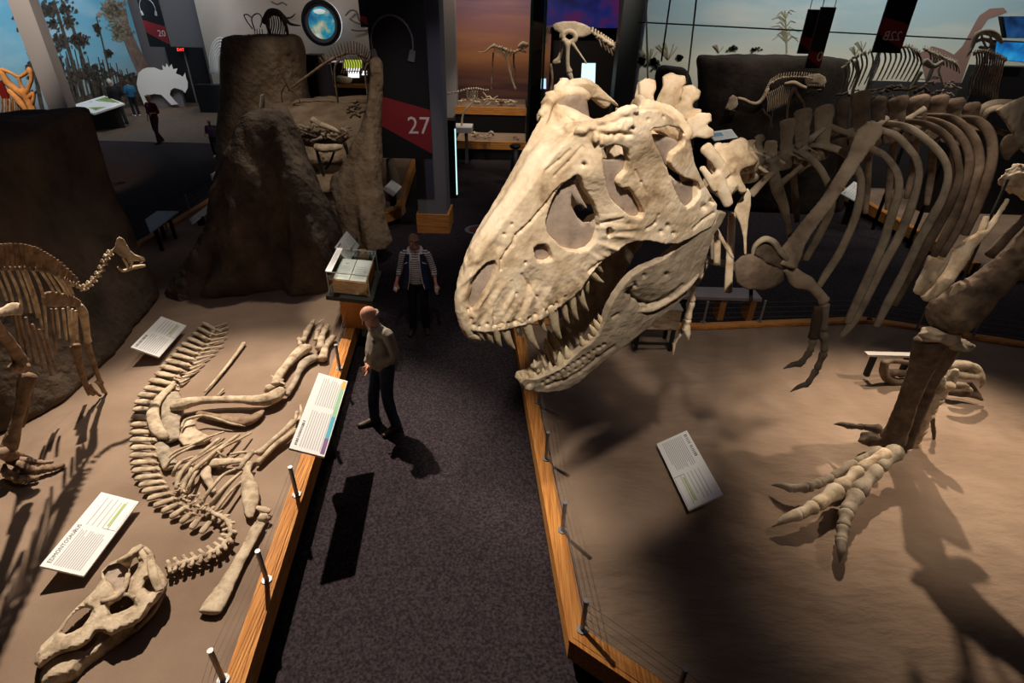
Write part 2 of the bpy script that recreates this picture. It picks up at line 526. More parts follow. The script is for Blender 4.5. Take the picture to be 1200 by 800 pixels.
# roof: from nose to braincase, between the two side walls
edge = [skS(*p) for p in LAT[1:19]]
rows = []
ns = 14
for p in edge:
    l, s, u = loc(p)
    row = []
    for k in range(ns+1):
        q = -1 + 2*k/ns
        crown = .03*(1-abs(q)**2.2) if l > .72 else -.07*(1-q*q)*min(1, (.72-l)/.12)
        rug = .006*math.sin(l*90+q*7)
        row.append(P3(l, -s*q, u + crown + rug))
    rows.append(row)
def sheet(rows, off):
    A = [[bm.verts.new(p) for p in r] for r in rows]; B = [[bm.verts.new(p+off) for p in r] for r in rows]
    n = len(rows); m_ = len(rows[0])
    for i in range(n-1):
        for j in range(m_-1):
            bm.faces.new((A[i][j], A[i][j+1], A[i+1][j+1], A[i+1][j])); bm.faces.new((B[i+1][j], B[i+1][j+1], B[i][j+1], B[i][j]))
    for j in range(m_-1):
        bm.faces.new((A[0][j], B[0][j], B[0][j+1], A[0][j+1])); bm.faces.new((A[-1][j+1], B[-1][j+1], B[-1][j], A[-1][j]))
    for i in range(n-1):
        bm.faces.new((A[i][0], A[i+1][0], B[i+1][0], B[i][0])); bm.faces.new((A[i][-1], B[i][-1], B[i+1][-1], A[i+1][-1]))
sheet([r for r in rows[:14]], SU*-.04)
# rear roof: low sagittal crest between the two upper temporal openings
def sp(px, py, s): return onplane(px, py, SO + SL*s, SL)
tube(bm, [P3(.60,0,.51), P3(.48,0,.50), P3(.34,0,.50), P3(.2,0,.50)], [.06,.05,.035,.04], 10)
for sg in (1, -1):
    tube(bm, [P3(.57,.17*sg,.56), P3(.50,.12*sg,.52), P3(.47,.02*sg,.49)], [.04,.045,.05], 10)
    tube(bm, [P3(.2,.0,.50), P3(.14,.09*sg,.49), P3(.1,.17*sg,.42)], [(.07,.025),(.06,.025),(.045,.03)], 10, flat=SU)
    tube(bm, [P3(.12,.17*sg,.44), P3(.06,.15*sg,.3), P3(.02,.2*sg,.12)], [.03,.04,.03], 10)
    for k in range(9): blob(bm, P3(.645-.022*k, (.125+.011*k)*sg, .585+.008*k-.0*k), (.026,.026,.022), 1, .3)
    for k in range(7): blob(bm, P3(.60-.02*k, (.165+.008*k)*sg, .555+.006*k+random.uniform(-.02,.02)), (.022,.03,.026), 1, .3)
    tube(bm, [P3(1.0,.03*sg,-.2), P3(.7,.05*sg,-.1), P3(.4,.09*sg,.0), P3(.1,.16*sg,.02)], [.02,.025,.03,.02], 8)
tube(bm, [P3(1.15,0,.06), P3(1.18,0,-.04), P3(1.185,0,-.14), P3(1.16,0,-.24), P3(1.12,0,-.30)], [.03,.035,.04,.045,.04], 10)
for sg in (-1,):
    tube(bm, [P3(.52,.2*sg,.57), P3(.43,.225*sg,.61), P3(.33,.235*sg,.59), P3(.22,.225*sg,.50)], [.028,.032,.034,.03], 10)
rim = [onplane(x, y, SO - SL*.17, SL) for x, y in [(641,150),(638,138),(643,124),(650,114),(664,109),(680,108),(688,114)]]
tube(bm, rim, [.03,.032,.03,.026,.022,.022,.02], 10, 3)
for q in rim[:4]: blob(bm, q+Vector((-.01,0,.0)), (.035,.03,.03), 1, .3)
# braincase block
blob(bm, P3(.2, 0, .34), (.15,.1,.13), 2)
tube(bm, [P3(.30,0,.4), P3(.16,0,.32), P3(.04,0,.26)], [.09,.09,.06], 10)
rex_skull = obj('skull', bm, M['bone'], rex, vox=.005, relax=2, nz=(.0022, 22), label='pale skull with large openings in its side')

def project(P):
    v = P - EYEP; k = FPX / v.dot(FW)
    return 600 + v.dot(ix)*k, 400 - v.dot(iy)*k
def sculpt(o, pits, grooves, rays=()):
    me = o.data; off = wloc(o)
    nrm = [v.normal.copy() for v in me.vertices]
    segs = []
    for g in grooves:
        for (a, b) in zip(g[2:], g[3:]): segs.append((a, b, g[0], g[1]))
    for v, n in zip(me.vertices, nrm):
        P = v.co + off; l, s_, u = loc(P)
        nl = n if s_ > 0 else n - SL*(2*n.dot(SL))
        if s_ < 0: P = mir(P)
        if nl.dot((EYEP-P).normalized()) < .15: continue
        x, y = project(P); e = 0
        for (a, b, r, d) in pits:
            q = ((x-a)**2 + (y-b)**2)/(r*r)
            if q < 5: e -= d*math.exp(-q)
        for (a, b, r, d) in segs:
            dx, dy = b[0]-a[0], b[1]-a[1]; t = max(0, min(1, ((x-a[0])*dx+(y-a[1])*dy)/(dx*dx+dy*dy)))
            q = ((x-a[0]-t*dx)**2 + (y-a[1]-t*dy)**2)/(r*r)
            if q < 5: e -= d*math.exp(-q)
        for (cx, cy, r0, r1, n_, d) in rays:
            rr = math.hypot(x-cx, y-cy)
            if r0 < rr < r1 and y > cy:
                th = math.atan2(y-cy, x-cx); w = math.sin(PI*(rr-r0)/(r1-r0))
                e += d*w*math.sin(th*n_ + 3*noise.noise(Vector((th*9, rr*.02, 0))))
        v.co = v.co + n*e
pits = [(555,381,1.8,.01),(562,383,1.5,.01),(571,380,1.8,.012),(580,384,2,.012),(588,380,2.2,.012),(596,379,1.8,.012),(603,377,2.2,.012),(612,377,2.2,.014),(620,373,2,.012),(628,369,1.8,.01),(641,364,1.6,.01),(652,356,1.6,.01),(663,348,1.6,.01),
        (684,193,2.4,.03),(600,263,1.6,.012),(591,275,2,.014),(585,290,5,.008),(616,308,1.8,.012),(552,374,1.6,.01),(549,363,1.4,.01),(650,238,1.5,.006),(783,265,3,.012),(790,274,3,.012),(775,272,2.5,.01),(737,264,3,.006),(826,243,3.5,.02),(835,236,3,.02),
        (836,222,3,.012),(760,140,2,.006),(778,137,2,.006),(792,143,2,.005),(725,145,2.5,.012),(735,158,3,.014),(722,160,3,.014),(742,150,2,.01)]
grooves = [(1.6,.010,(587,316),(588,304),(594,294),(600,287),(605,275),(612,269),(622,260),(632,248),(641,238),(650,226),(660,216)),
           (1.6,.008,(579,360),(580,372),(579,384)),(1.8,.007,(612,322),(620,334),(630,348),(636,362)),(1.5,.006,(600,330),(606,345),(608,360)),
           (1.8,.006,(700,264),(715,259),(730,256)),(1.6,.006,(640,200),(655,188),(668,176)),(1.6,.006,(650,206),(666,190),(682,172)),
           (1.8,.008,(690,318),(704,308),(718,300),(730,296)),(1.8,.007,(813,268),(824,258),(836,250)),(1.6,.006,(758,268),(768,262),(772,252)),
           (1.5,.006,(745,200),(752,214),(758,226)),(2,.01,(700,156),(712,158),(726,156),(740,158))]
sculpt(rex_skull, pits, grooves, [(630,262,75,128,46,.0035),(600,250,95,140,40,.003)])
# grey infill behind the openings
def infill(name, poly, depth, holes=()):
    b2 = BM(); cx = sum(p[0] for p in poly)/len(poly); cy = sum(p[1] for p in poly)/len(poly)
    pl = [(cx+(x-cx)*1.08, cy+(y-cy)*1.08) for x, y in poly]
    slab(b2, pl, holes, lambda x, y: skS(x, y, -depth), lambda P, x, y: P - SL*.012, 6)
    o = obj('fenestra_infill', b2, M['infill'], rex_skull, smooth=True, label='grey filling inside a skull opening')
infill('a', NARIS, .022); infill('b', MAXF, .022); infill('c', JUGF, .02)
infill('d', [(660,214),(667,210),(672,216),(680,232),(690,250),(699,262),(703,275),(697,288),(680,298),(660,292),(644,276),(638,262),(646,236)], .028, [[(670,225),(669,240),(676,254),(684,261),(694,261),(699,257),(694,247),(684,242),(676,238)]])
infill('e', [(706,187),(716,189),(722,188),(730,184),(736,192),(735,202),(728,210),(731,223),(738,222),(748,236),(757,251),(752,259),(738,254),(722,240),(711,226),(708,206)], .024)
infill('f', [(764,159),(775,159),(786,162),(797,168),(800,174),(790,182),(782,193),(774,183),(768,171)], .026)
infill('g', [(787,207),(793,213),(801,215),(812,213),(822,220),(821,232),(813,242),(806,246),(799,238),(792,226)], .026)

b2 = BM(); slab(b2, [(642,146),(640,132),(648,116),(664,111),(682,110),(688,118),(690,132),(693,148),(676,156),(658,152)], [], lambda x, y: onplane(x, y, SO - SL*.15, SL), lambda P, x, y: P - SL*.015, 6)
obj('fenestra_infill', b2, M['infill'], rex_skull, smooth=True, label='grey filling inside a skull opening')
# teeth
def tooth(bm, a, b, r, sag=None, curve=.1):
    a = Vector(a); b = Vector(b); ln = (b-a).length
    bend = (sag or -SF)*ln*curve
    a0 = a - (b-a)*.35
    tube(bm, [a0, a, a.lerp(b,.45)-bend*.5, a.lerp(b,.8)-bend*.3, b], [(r*1.1,r*.8),(r,r*.72),(r*.82,r*.6),(r*.42,r*.32),(r*.08,r*.08)], 8, 2, flat=SF)
UT = [(555,387,560,396,3.5),(563,389,568,399,4),(573,389,578,402,5),(582,388,588,406,5.5),(592,387,604,409,6.5),(606,383,608,391,3.5),(617,381,632,409,7.5),(634,374,641,389,4.5),(648,368,658,397,8),(661,360,668,379,5),(671,352,678,375,5.5),(680,343,690,364,5.5),(688,334,690,344,3.5),(695,322,708,331,4.5),(702,313,707,319,3)]
for x0, y0, x1, y1, w in UT:
    a = skS(x0, y0, -.022); l, s, u = loc(a)
    b = onplane(x1, y1, SO + SL*(s-.008), SL)
    r = w/1.1 * (a-EYEP).length/650
    b2 = BM(); tooth(b2, a, b, r); obj('tooth', b2, M['tooth'], rex_skull, smooth=True)
    b2 = BM(); tooth(b2, mir(a), mir(b), r); obj('tooth', b2, M['tooth'], rex_skull, smooth=True)

# ------------------------------------------------------------------ lower jaw
JW = [(-.1,.235),(0,.245),(.2,.225),(.4,.18),(.6,.13),(.8,.085),(.9,.05),(.97,.02)]
# jaw axis: l measured along the dropped jaw
JD = (onplane(622, 452, SO + SL*.04, SL) - onplane(826, 268, SO + SL*.24, SL)); JD -= SL*JD.dot(SL); JLEN = JD.length; JD.normalize()
JO = SO
def jw(l, u): 
    t = (SF*l + SU*u).dot(JD)/JLEN
    return interp(t, [(0,.245),(.25,.225),(.45,.18),(.65,.13),(.82,.09),(.93,.055),(1,.03)])
def jS(px, py, e=0.): return skS(px, py, e, jw)
JAW = [(843,248),(838,262),(824,268),(811,273),(804,281),(791,293),(780,302),(768,308),(754,313),(741,322),(731,333),(722,346),(714,360),(707,378),(701,392),(692,402),(682,409),(669,420),(659,430),(646,437),(630,444),(614,444),(610,449),
       (616,455),(628,459),(641,460),(655,458),(665,455),(677,448),(692,436),(706,424),(719,413),(735,402),(752,389),(770,374),(785,363),(800,350),(808,337),(817,329),(825,318),(827,305),(831,293),(836,277),(846,262),(852,250)]
bm = BM()
V, T = triang(JAW, [], 7.5)
front = []
for x, y in V:
    p = jS(x, y)
    e = .012*math.exp(-((x-765)**2+(y-340)**2)/1500.) - .02*math.exp(-((x-762)**2+(y-353)**2)/140.) - .018*math.exp(-((x-742)**2+(y-349)**2)/60.)
    e -= .018*math.exp(-((x-737)**2+(y-343)**2)/14.) + .012*math.exp(-((x-752)**2+(y-356)**2)/20.) + .012*math.exp(-((x-782)**2+(y-322)**2)/8.)
    e += .010*math.exp(-((x-668)**2+(y-438)**2)/500.) + .012*math.exp(-((x-722)**2+(y-395)**2)/900.)
    front.append(p + SL*e)
for sgn in (0, 1):
    F = front if not sgn else [mir(p) for p in front]
    inn = SL*(-.04) if not sgn else SL*.04
    A = [bm.verts.new(p) for p in F]; B = [bm.verts.new(p + (inn if abs(loc(p)[1]) > .06 else inn*.4)) for p in F]
    edges = set()
    for t in T:
        f1 = [A[i] for i in t]; f2 = [B[i] for i in reversed(t)]
        if not sgn: f1.reverse(); f2.reverse()
        bm.faces.new(f1); bm.faces.new(f2)
        for i in range(3): edges.add((t[i], t[(i+1)%3]))
    for (i, j) in edges:
        if (j, i) not in edges: bm.faces.new((A[j], A[i], B[i], B[j]) if sgn else (A[i], A[j], B[j], B[i]))
tip = jS(622, 452)
l, s, u = loc(tip)
tube(bm, [P3(l,s,u), P3(l+.01,0,u-.005), P3(l,-s,u)], [.03,.032,.03], 10)
# cheek ridge along the jaw
tube(bm, [jS(818,322), jS(800,340), jS(782,352), jS(764,362), jS(745,364)], [.012,.02,.02,.017,.008], 8)
jaw = obj('lower_jaw', bm, M['bone_grey'], rex, vox=.005, relax=2, nz=(.002, 22), label='grey-brown lower jaw hanging open')
jp = [(x, 446-(x-640)*.62 + (x%3), 1.8, .012) for x in range(636, 712, 6)] + [(x+3, 452-(x-640)*.62, 1.5, .008) for x in range(640, 700, 8)]
sculpt(jaw, jp + [(782,322,3,.014),(755,323,2.5,.01)], [(1.8,.012,(737,343),(742,349),(750,354),(760,356),(772,353),(785,350)),(1.6,.008,(718,372),(724,368)),(3,.01,(800,335),(790,344),(778,350)),(2,.008,(735,340),(745,336),(744,332)),(2,.006,(640,452),(660,446),(680,436),(700,420),(720,406))])
LT = [(708,379,701,368,4.5),(705,386,696,374,5),(702,393,691,380,5.5),(697,400,689,391,4.5),(689,407,680,394,5.5),(671,422,663,405,7),(661,431,656,412,8),(649,438,644,424,5),(640,441,636,431,4),(631,447,626,436,5),(621,448,616,438,4.5),(614,449,610,440,4)]
for x0, y0, x1, y1, w in LT:
    a = jS(x0, y0, -.02); l, s, u = loc(a)
    b = onplane(x1, y1, SO + SL*(s), SL); r = w/1.1*(a-EYEP).length/650
    b2 = BM(); tooth(b2, a, b, r, curve=.1); obj('tooth', b2, M['tooth'], jaw, smooth=True)
    b2 = BM(); tooth(b2, mir(a), mir(b), r, curve=.1); obj('tooth', b2, M['tooth'], jaw, smooth=True)
# ================================================================== setting: floor, islands of sand, kerbs, walls
def flat(name, pts, z0, z1, mat, **k):
    bm = BM(); prism(bm, [Vector((x, y, z0)) for x, y in pts], (0, 0, z1-z0)); return obj(name, bm, mat, **k)
f = flat('floor', [(-22,-3),(22,-3),(22,34),(-22,34)], -.1, 0, M['carpet']); f['kind'] = 'structure'
pl = flat('floor', [(-19,20.9),(-8.0,20.9),(-8.0,30),(-19,30)], 0, .012, M['plank']); pl['kind'] = 'structure'; pl['label'] = 'warm brown plank floor'

SZ = .35
def sandh(x, y, amp):
    return amp*(noise.noise(Vector((x*.55, y*.55, 3))) + .5*noise.noise(Vector((x*1.6, y*1.1, 7))) + .22*noise.noise(Vector((x*4, y*3, 1))) - .35*max(0, abs(noise.noise(Vector((x*1.3+4, y*2.6, 9))))-.15) - .12*abs(noise.noise(Vector((x*4.5, y*8, 2)))))
def sandbed(name, poly, amp, sp, label, mat=None, fade=.5):
    V, T = triang(poly, [], sp)
    bm = BM()
    def edged(x, y):
        d = 9
        for i in range(len(poly)):
            a = poly[i]; b = poly[(i+1)%len(poly)]; dx = b[0]-a[0]; dy = b[1]-a[1]
            t = max(0, min(1, ((x-a[0])*dx+(y-a[1])*dy)/(dx*dx+dy*dy))); d = min(d, math.hypot(x-a[0]-t*dx, y-a[1]-t*dy))
        return min(1, d/fade)
    A = [bm.verts.new((x, y, SZ-.012+sandh(x, y, amp)*edged(x, y))) for x, y in V]
    B = {}
    edges = set()
    for t in T:
        bm.faces.new([A[i] for i in t])
        for i in range(3): edges.add((t[i], t[(i+1)%3]))
    for (i, j) in edges:
        if (j, i) not in edges:
            for k in (i, j):
                if k not in B: B[k] = bm.verts.new((V[k][0], V[k][1], .02))
            bm.faces.new((A[j], A[i], B[i], B[j]))
    o = obj(name, bm, mat or M['sand'], smooth=True)
    return tag(o, label, 'sand', kind='stuff')

def g2(px, py, z=.38): p = G(px, py, z); return (p.x, p.y)
LEFT = [(-1.55,-1), (-1.72,0.6), g2(276,795), g2(414,372), g2(426,292), g2(439,252), g2(466,243), g2(481,198), (-3.5,22.5), (-6.2,22.5), (-7.38,14.5), (-7.38,9), (-7.38,-1)]
RIGHT = [g2(606,374), g2(618,440), g2(677,744), (1.62,1.75), (2.6,.6), (3.2,-1), (12,-1), (12,6.2), (9.5,6.9), g2(1200,402), g2(1015,373), g2(820,381)]
sandbed('sand_bed', LEFT, .02, .22, 'left bed of brown sand carrying the lying fossil skeleton', mat=M['sand_smooth'], fade=.4)
sandbed('sand_bed', RIGHT, .10, .11, 'right bed of rippled brown sand under the huge toothed skeleton', fade=.7)

def kerb(name, pts, label, w=.15, lo=.14, hi=.38, side=1):
    """wooden kerb: oak cap and face, black recessed plinth; pts along its centre, outer side = right of travel * side"""
    r = empty(name, (pts[0][0], pts[0][1], 0), label, 'kerb')
    n = len(pts)
    def offs(d):
        out = []
        for i in range(n):
            p = Vector(pts[i]).to_2d() if False else Vector((pts[i][0], pts[i][1]))
            a = Vector((pts[max(i-1,0)][0], pts[max(i-1,0)][1])); b = Vector((pts[min(i+1,n-1)][0], pts[min(i+1,n-1)][1]))
            t1 = (p-a).normalized() if i > 0 else (b-p).normalized(); t2 = (b-p).normalized() if i < n-1 else t1
            nn = Vector((t1.y, -t1.x)) + Vector((t2.y, -t2.x)); nn.normalize(); c = max(.5, nn.dot(Vector((t1.y, -t1.x))))
            out.append(p + nn*(d*side/c))
        return out
    def strip(nm, d0, d1, z0, z1, mat):
        A = offs(d0); B = offs(d1); bm = BM()
        for i in range(n-1):
            q = [(A[i], z0), (B[i], z0), (B[i], z1), (A[i], z1)]; q2 = [(A[i+1], z0), (B[i+1], z0), (B[i+1], z1), (A[i+1], z1)]
            a = [bm.verts.new((p.x, p.y, z)) for p, z in q]; b = [bm.verts.new((p.x, p.y, z)) for p, z in q2]
            for k in range(4): bm.faces.new((a[k], a[(k+1)%4], b[(k+1)%4], b[k]))
            bm.faces.new(a); bm.faces.new(b[::-1])
        obj(nm, bm, mat, r)
    strip('cap_rail', -w/2, w/2, hi-.035, hi, M['oak_dir'])
    strip('cap_rail_lip', -w/2+.01, w/2-.035, hi, hi+.006, M['oak_dir'])
    strip('face_board', w/2-.03, w/2-.005, lo, hi-.035, M['oak_dir'])
    strip('plinth', -w/2, w/2-.07, 0, hi-.04, M['toe'])
    return r
# oak whose grain follows world Y
M['oak_dir'] = M['wood']
kerb('wooden_kerb', LEFT[:9], 'oak-capped kerb along the aisle edge of the left sand bed')
kerb('wooden_kerb', [(-6.2,22.5),(-7.38,14.5),(-7.38,9),(-7.38,-1)], 'oak-capped kerb on the far side of the left sand bed, behind the dark rock wall', side=1)
kerb('wooden_kerb', RIGHT[:6][::-1] , 'oak-capped kerb along the aisle edge of the right sand bed, below the jaw', side=-1 if False else -1)
M['oak_dir'] = M['wood_x']
kerb('wooden_kerb', [RIGHT[0], RIGHT[11], RIGHT[10]], 'oak-capped kerb across the back of the right sand bed, beyond the hanging arm', side=-1)
kerb('wooden_kerb', [RIGHT[10], RIGHT[9], RIGHT[8], RIGHT[7]], 'oak-capped kerb at the right rear of the right sand bed, behind the heavy leg', side=-1)

def railing(pts, zs, label, wires=4, h=.36, onlywire=()):
    """short steel posts with round flanges and taut wires; pts are (x,y) of the posts on the kerb"""
    r = empty('cable_railing', (pts[0][0], pts[0][1], .386), label, 'railing')
    for (x, y) in pts:
        bm = BM(); cyl(bm, (x, y, .392), (x, y, .386+h), .019, 14); cyl(bm, (x, y, .386+h), (x, y, .386+h+.006), .021, 14); p = obj('post', bm, M['metal'], r, smooth=False)
        bm = BM(); cyl(bm, (x, y, .386), (x, y, .396), .042, 18); obj('post_flange', bm, M['metal'], p)
    for k in range(wires):
        z = .386 + h*(.22 + .72*k/(wires-1)); bm = BM()
        for a, b in zip(pts, pts[1:]): cyl(bm, (a[0], a[1], z), (b[0], b[1], z), .0018, 5)
        obj('wire', bm, M['wire'], r)
    return r
railing([(-1.78,.9), g2(262,797), g2(313,680), g2(348,580), g2(383,470+20), g2(398,432), g2(413,372), g2(421,300)], 0, 'steel posts and wires on the kerb of the left sand bed')
railing([g2(609,392), g2(631,472), g2(640,538), g2(659,622), g2(682,738), g2(792,818), (2.2,1.2)], 0, 'steel posts and wires on the kerb of the right sand bed, below the jaw')
railing([g2(660,380), g2(742,381), g2(824,378), g2(890,377), g2(1019,374)], 0, 'steel posts and wires on the back kerb, beyond the hanging arm')
railing([g2(1019,374), g2(1075,384), g2(1140,394), g2(1205,404), (9.4,6.95)], 0, 'steel posts and wires at the right rear kerb, behind the heavy leg')
railing([(-7.38,9.6), g2(196,269), g2(222,247), (-7.38,14.2)], 0, 'steel posts and wires on the far kerb beside the dark rock wall')

# ------------------------------------------------------------------ walls and murals
def quadwall(name, a, b, z0, z1, mat, th=.15, **k):
    bm = BM(); a = Vector((a[0], a[1], 0)); b = Vector((b[0], b[1], 0)); d = (b-a).normalized(); n_ = Vector((-d.y, d.x, 0))
    prism(bm, [a+Vector((0,0,z0)), b+Vector((0,0,z0)), b+Vector((0,0,z1)), a+Vector((0,0,z1))], n_*th)
    o = obj(name, bm, mat, **k); o['kind'] = 'structure'; return o

def skymat(name, stops, zlo, zhi, cloud, cs=(.35,.35,1.2), amt=.5, axis='Z'):
    mt, nt, b = newmat(name)
    tc = nt.nodes.new('ShaderNodeNewGeometry') ; sep = nt.nodes.new('ShaderNodeSeparateXYZ'); L(nt, tc.outputs['Position'], sep.inputs[0])
    mr = nt.nodes.new('ShaderNodeMapRange'); mr.inputs[1].default_value = zlo; mr.inputs[2].default_value = zhi; L(nt, sep.outputs[axis], mr.inputs[0])
    r = nt.nodes.new('ShaderNodeValToRGB'); e = r.color_ramp.elements
    while len(e) < len(stops): e.new(.5)
    for i, (p, c) in enumerate(stops): e[i].position = p; e[i].color = (*c, 1)
    mp = nt.nodes.new('ShaderNodeMapping'); mp.inputs['Scale'].default_value = cs; L(nt, tc.outputs['Position'], mp.inputs[0])
    n = nt.nodes.new('ShaderNodeTexNoise'); n.inputs['Scale'].default_value = 1.4; n.inputs['Detail'].default_value = 8; L(nt, mp.outputs[0], n.inputs['Vector'])
    r2 = nt.nodes.new('ShaderNodeValToRGB'); r2.color_ramp.elements[0].position = .45; r2.color_ramp.elements[1].position = .7; L(nt, n.outputs['Fac'], r2.inputs[0])
    mu = nt.nodes.new('ShaderNodeMath'); mu.operation = 'MULTIPLY'; mu.inputs[1].default_value = amt; L(nt, r2.outputs[0], mu.inputs[0])
    mx = nt.nodes.new('ShaderNodeMixRGB'); mx.inputs[2].default_value = (*cloud, 1)
    L(nt, mr.outputs[0], r.inputs[0]); L(nt, r.outputs[0], mx.inputs[1]); L(nt, mu.outputs[0], mx.inputs[0]); L(nt, mx.outputs[0], b.inputs['Base Color'])
    b.inputs['Roughness'].default_value = .9; b.inputs['Specular IOR Level'].default_value = .05
    return mt
M['mural_l'] = skymat('forest_mural_sky', [(0,(.09,.10,.10)),(.18,(.30,.37,.40)),(.4,(.22,.52,.68)),(1,(.10,.38,.58))], 0, 5.5, (.45,.62,.72), (.3,.3,.8), .6)
M['mural_c'] = skymat('sunset_mural_sky', [(0,(.10,.07,.10)),(.3,(.16,.08,.10)),(.5,(.55,.25,.12)),(.8,(.42,.22,.24)),(1,(.22,.17,.30))], .8, 4.8, (.75,.38,.2), (.15,.15,1.6), .45)
M['mural_r'] = skymat('plain_mural_sky', [(0,(.55,.55,.45)),(.25,(.72,.72,.60)),(.45,(.42,.56,.60)),(1,(.20,.40,.55))], 2.6, 6.0, (.80,.76,.68), (.25,.25,1.1), .55)
M['tree_paint'] = mottled('painted_foliage', [(.02,.03,.025),(.07,.06,.05),(.14,.10,.07)], 6, .9, 0)
M['trunk_paint'] = mottled('painted_bark', [(.18,.12,.10),(.34,.24,.19)], 4, .9, 0)
M['leaf_paint'] = mottled('painted_pale_foliage', [(.20,.17,.12),(.42,.38,.28)], 8, .9, 0)

mw = quadwall('wall_left', (-19.4,14), (-18.4,30.2), 0, 10.6, M['mural_l'])
mp0 = Vector((-18.4,30.2,0)); md = (Vector((-19.4,14,0))-mp0).normalized(); mn = Vector((-md.y, md.x, 0)); 
if mn.x < 0: mn = -mn
def MW(px, py, e=.02): return onplane(px, py, mp0 + mn*e, mn)
def paint(name, polys, mat, mapf, n_, parent):
    bm = BM()
    for p in polys:
        bm.faces.new([bm.verts.new(mapf(*q)) for q in p])
    r = bmesh.ops.extrude_face_region(bm, geom=bm.faces[:])
    for v in [g for g in r['geom'] if isinstance(g, bmesh.types.BMVert)]: v.co += n_*.006
    return obj(name, bm, mat, parent)
def leafy(cx, cy, w, h, n, seed, s0=3.0):
    rnd = random.Random(seed); out = []; n = int(n*2.4); s0 *= .6
    for _ in range(n):
        x = cx + rnd.gauss(0, w*.45); y = cy + rnd.gauss(0, h*.45); k = rnd.randint(6, 9); a0 = rnd.random()*6; s = s0*(.5+rnd.random())
        out.append([(x+s*(.35+.9*rnd.random())*math.cos(a0+2*PI*i/k), y+s*(.35+.9*rnd.random())*math.sin(a0+2*PI*i/k)) for i in range(k)])
    return out
def stroke(pts, w0, w1):
    n = len(pts); A = []; B = []
    for i, (x, y) in enumerate(pts):
        a = pts[max(0,i-1)]; b = pts[min(n-1,i+1)]; dx, dy = b[0]-a[0], b[1]-a[1]; l = math.hypot(dx, dy) or 1
        w = (w0+(w1-w0)*i/(n-1))/2; A.append((x-dy/l*w, y+dx/l*w)); B.append((x+dy/l*w, y-dx/l*w))
    return A + B[::-1]
tr = []
for (pts, w0, w1) in [([(63,0),(75,40),(90,90),(100,120)],3,5),([(70,-5),(85,30),(100,80),(112,118)],2.5,4),([(113,20),(119,45),(127,80),(130,95)],1.2,2),([(20,0),(30,40),(42,90),(50,130)],3,5)]:
    tr.append(stroke(pts, w0, w1))
rnd = random.Random(3)
for i in range(70):
    x = rnd.uniform(58, 158); y1 = 118 + (x-60)*.0 + rnd.uniform(-8, 4); y0 = y1 - rnd.uniform(25, 60)*(1-abs(x-100)/140)
    tr.append(stroke([(x-(y1-y0)*.22, y0), (x, y1)], .8, 2.2))
paint('painted_trees', tr, M['tree_paint'], MW, mn, mw)
lf = []
for (cx, cy, w, h, n) in [(57,12,9,10,34),(76,10,9,12,30),(62,28,8,7,22),(92,46,13,10,46),(70,48,9,12,30),(80,25,8,9,22),(66,70,8,9,20),(114,35,4,8,12),(128,62,6,5,14),(38,60,8,40,46),(25,20,9,16,30),(105,88,34,12,90),(150,92,12,8,20)]:
    lf += leafy(cx, cy, w, h, n, int(cx*7+cy))
paint('painted_foliage', lf, M['tree_paint'], lambda x, y: MW(x, y, .028), mn, mw)
paint('painted_palm_trunk', [stroke([(143,10),(146,32),(155,55),(168,82)], 9, 15)], M['trunk_paint'], lambda x, y: MW(x, y, .03), mn, mw)
paint('painted_palm_crown', leafy(133, 12, 14, 14, 80, 9, 3.5) + leafy(140, 36, 9, 12, 50, 10, 3) + leafy(152, 40, 5, 6, 16, 12, 2.5), M['leaf_paint'], lambda x, y: MW(x, y, .04), mn, mw)
paint('painted_ground', [[(52,150),(60,118),(100,112),(160,88),(175,95),(172,126),(120,136)]], M['tree_paint'], lambda x, y: MW(x, y, .015), mn, mw)

# slanting pale pillar standing free in front of the mural
def boxpillar(name, corners_bottom, corners_top, mat, **k):
    bm = BM(); A = [bm.verts.new(p) for p in corners_bottom]; B = [bm.verts.new(p) for p in corners_top]
    bm.faces.new(A); bm.faces.new(B[::-1])
    for i in range(4): bm.faces.new((A[i], B[i], B[(i+1)%4], A[(i+1)%4]))
    return obj(name, bm, mat, **k)
def pillar(x, y, w, d, z1, mat, label, name='pillar', rot=0):
    bm = BM(); bx(bm, (x, y, z1/2), (w, d, z1), rotz(rot)); o = obj(name, bm, mat); tag(o, label, 'pillar'); return o
p1 = Q(60,136,19.6); p2 = Q(82,133,19.6); p1.z = p2.z = 0
pillar((p1.x+p2.x)/2, 19.8, (p2-p1).length, .4, 10.6, M['pillar_l'], 'pale square pillar standing before the painted forest wall')

# back walls
quadwall('wall_back', (-18.6,30.4), (-14.6,30.4), 0, 10.6, M['grey_wall'])
quadwall('wall_back', (-14.75,29.2), (-5.2,27.4), 0, 10.6, M['beige_wall'], .2)
quadwall('wall_back', (-5.2,27.4), (-3.0,26), 0, 10.6, M['dark_wall'], .2)
quadwall('wall_back', (-3.2,24.2), (1.2,24.2), 0, 10.6, M['mural_c'], .2)
quadwall('wall_back', (1.2,24.4), (4.5,24.4), 0, 10.6, M['dark_wall'], .2)
quadwall('wall_back', (9.4,16.25), (16,16.25), 0, 3.05, M['dark_wall'], .1)  # added dark panel so the area between the rear ribs stays dark
quadwall('wall_right', (16.0,-3), (16.0,16.5), 0, 10.6, M['dark_wall'], .2)
quadwall('wall_back', (3.2,16.4), (16,16.4), 2.7, 10.6, M['mural_r'], .2)
quadwall('wall_back', (3.2,16.45), (16,16.45), 0, 2.7, M['dark_wall'], .2)
quadwall('wall_left', (-19.4,14), (-19.4,-3), 0, 10.6, M['dark_wall'], .2)
quadwall('wall_front', (-19.4,-3), (16,-3), 0, 10.6, M['dark_wall'], .2)
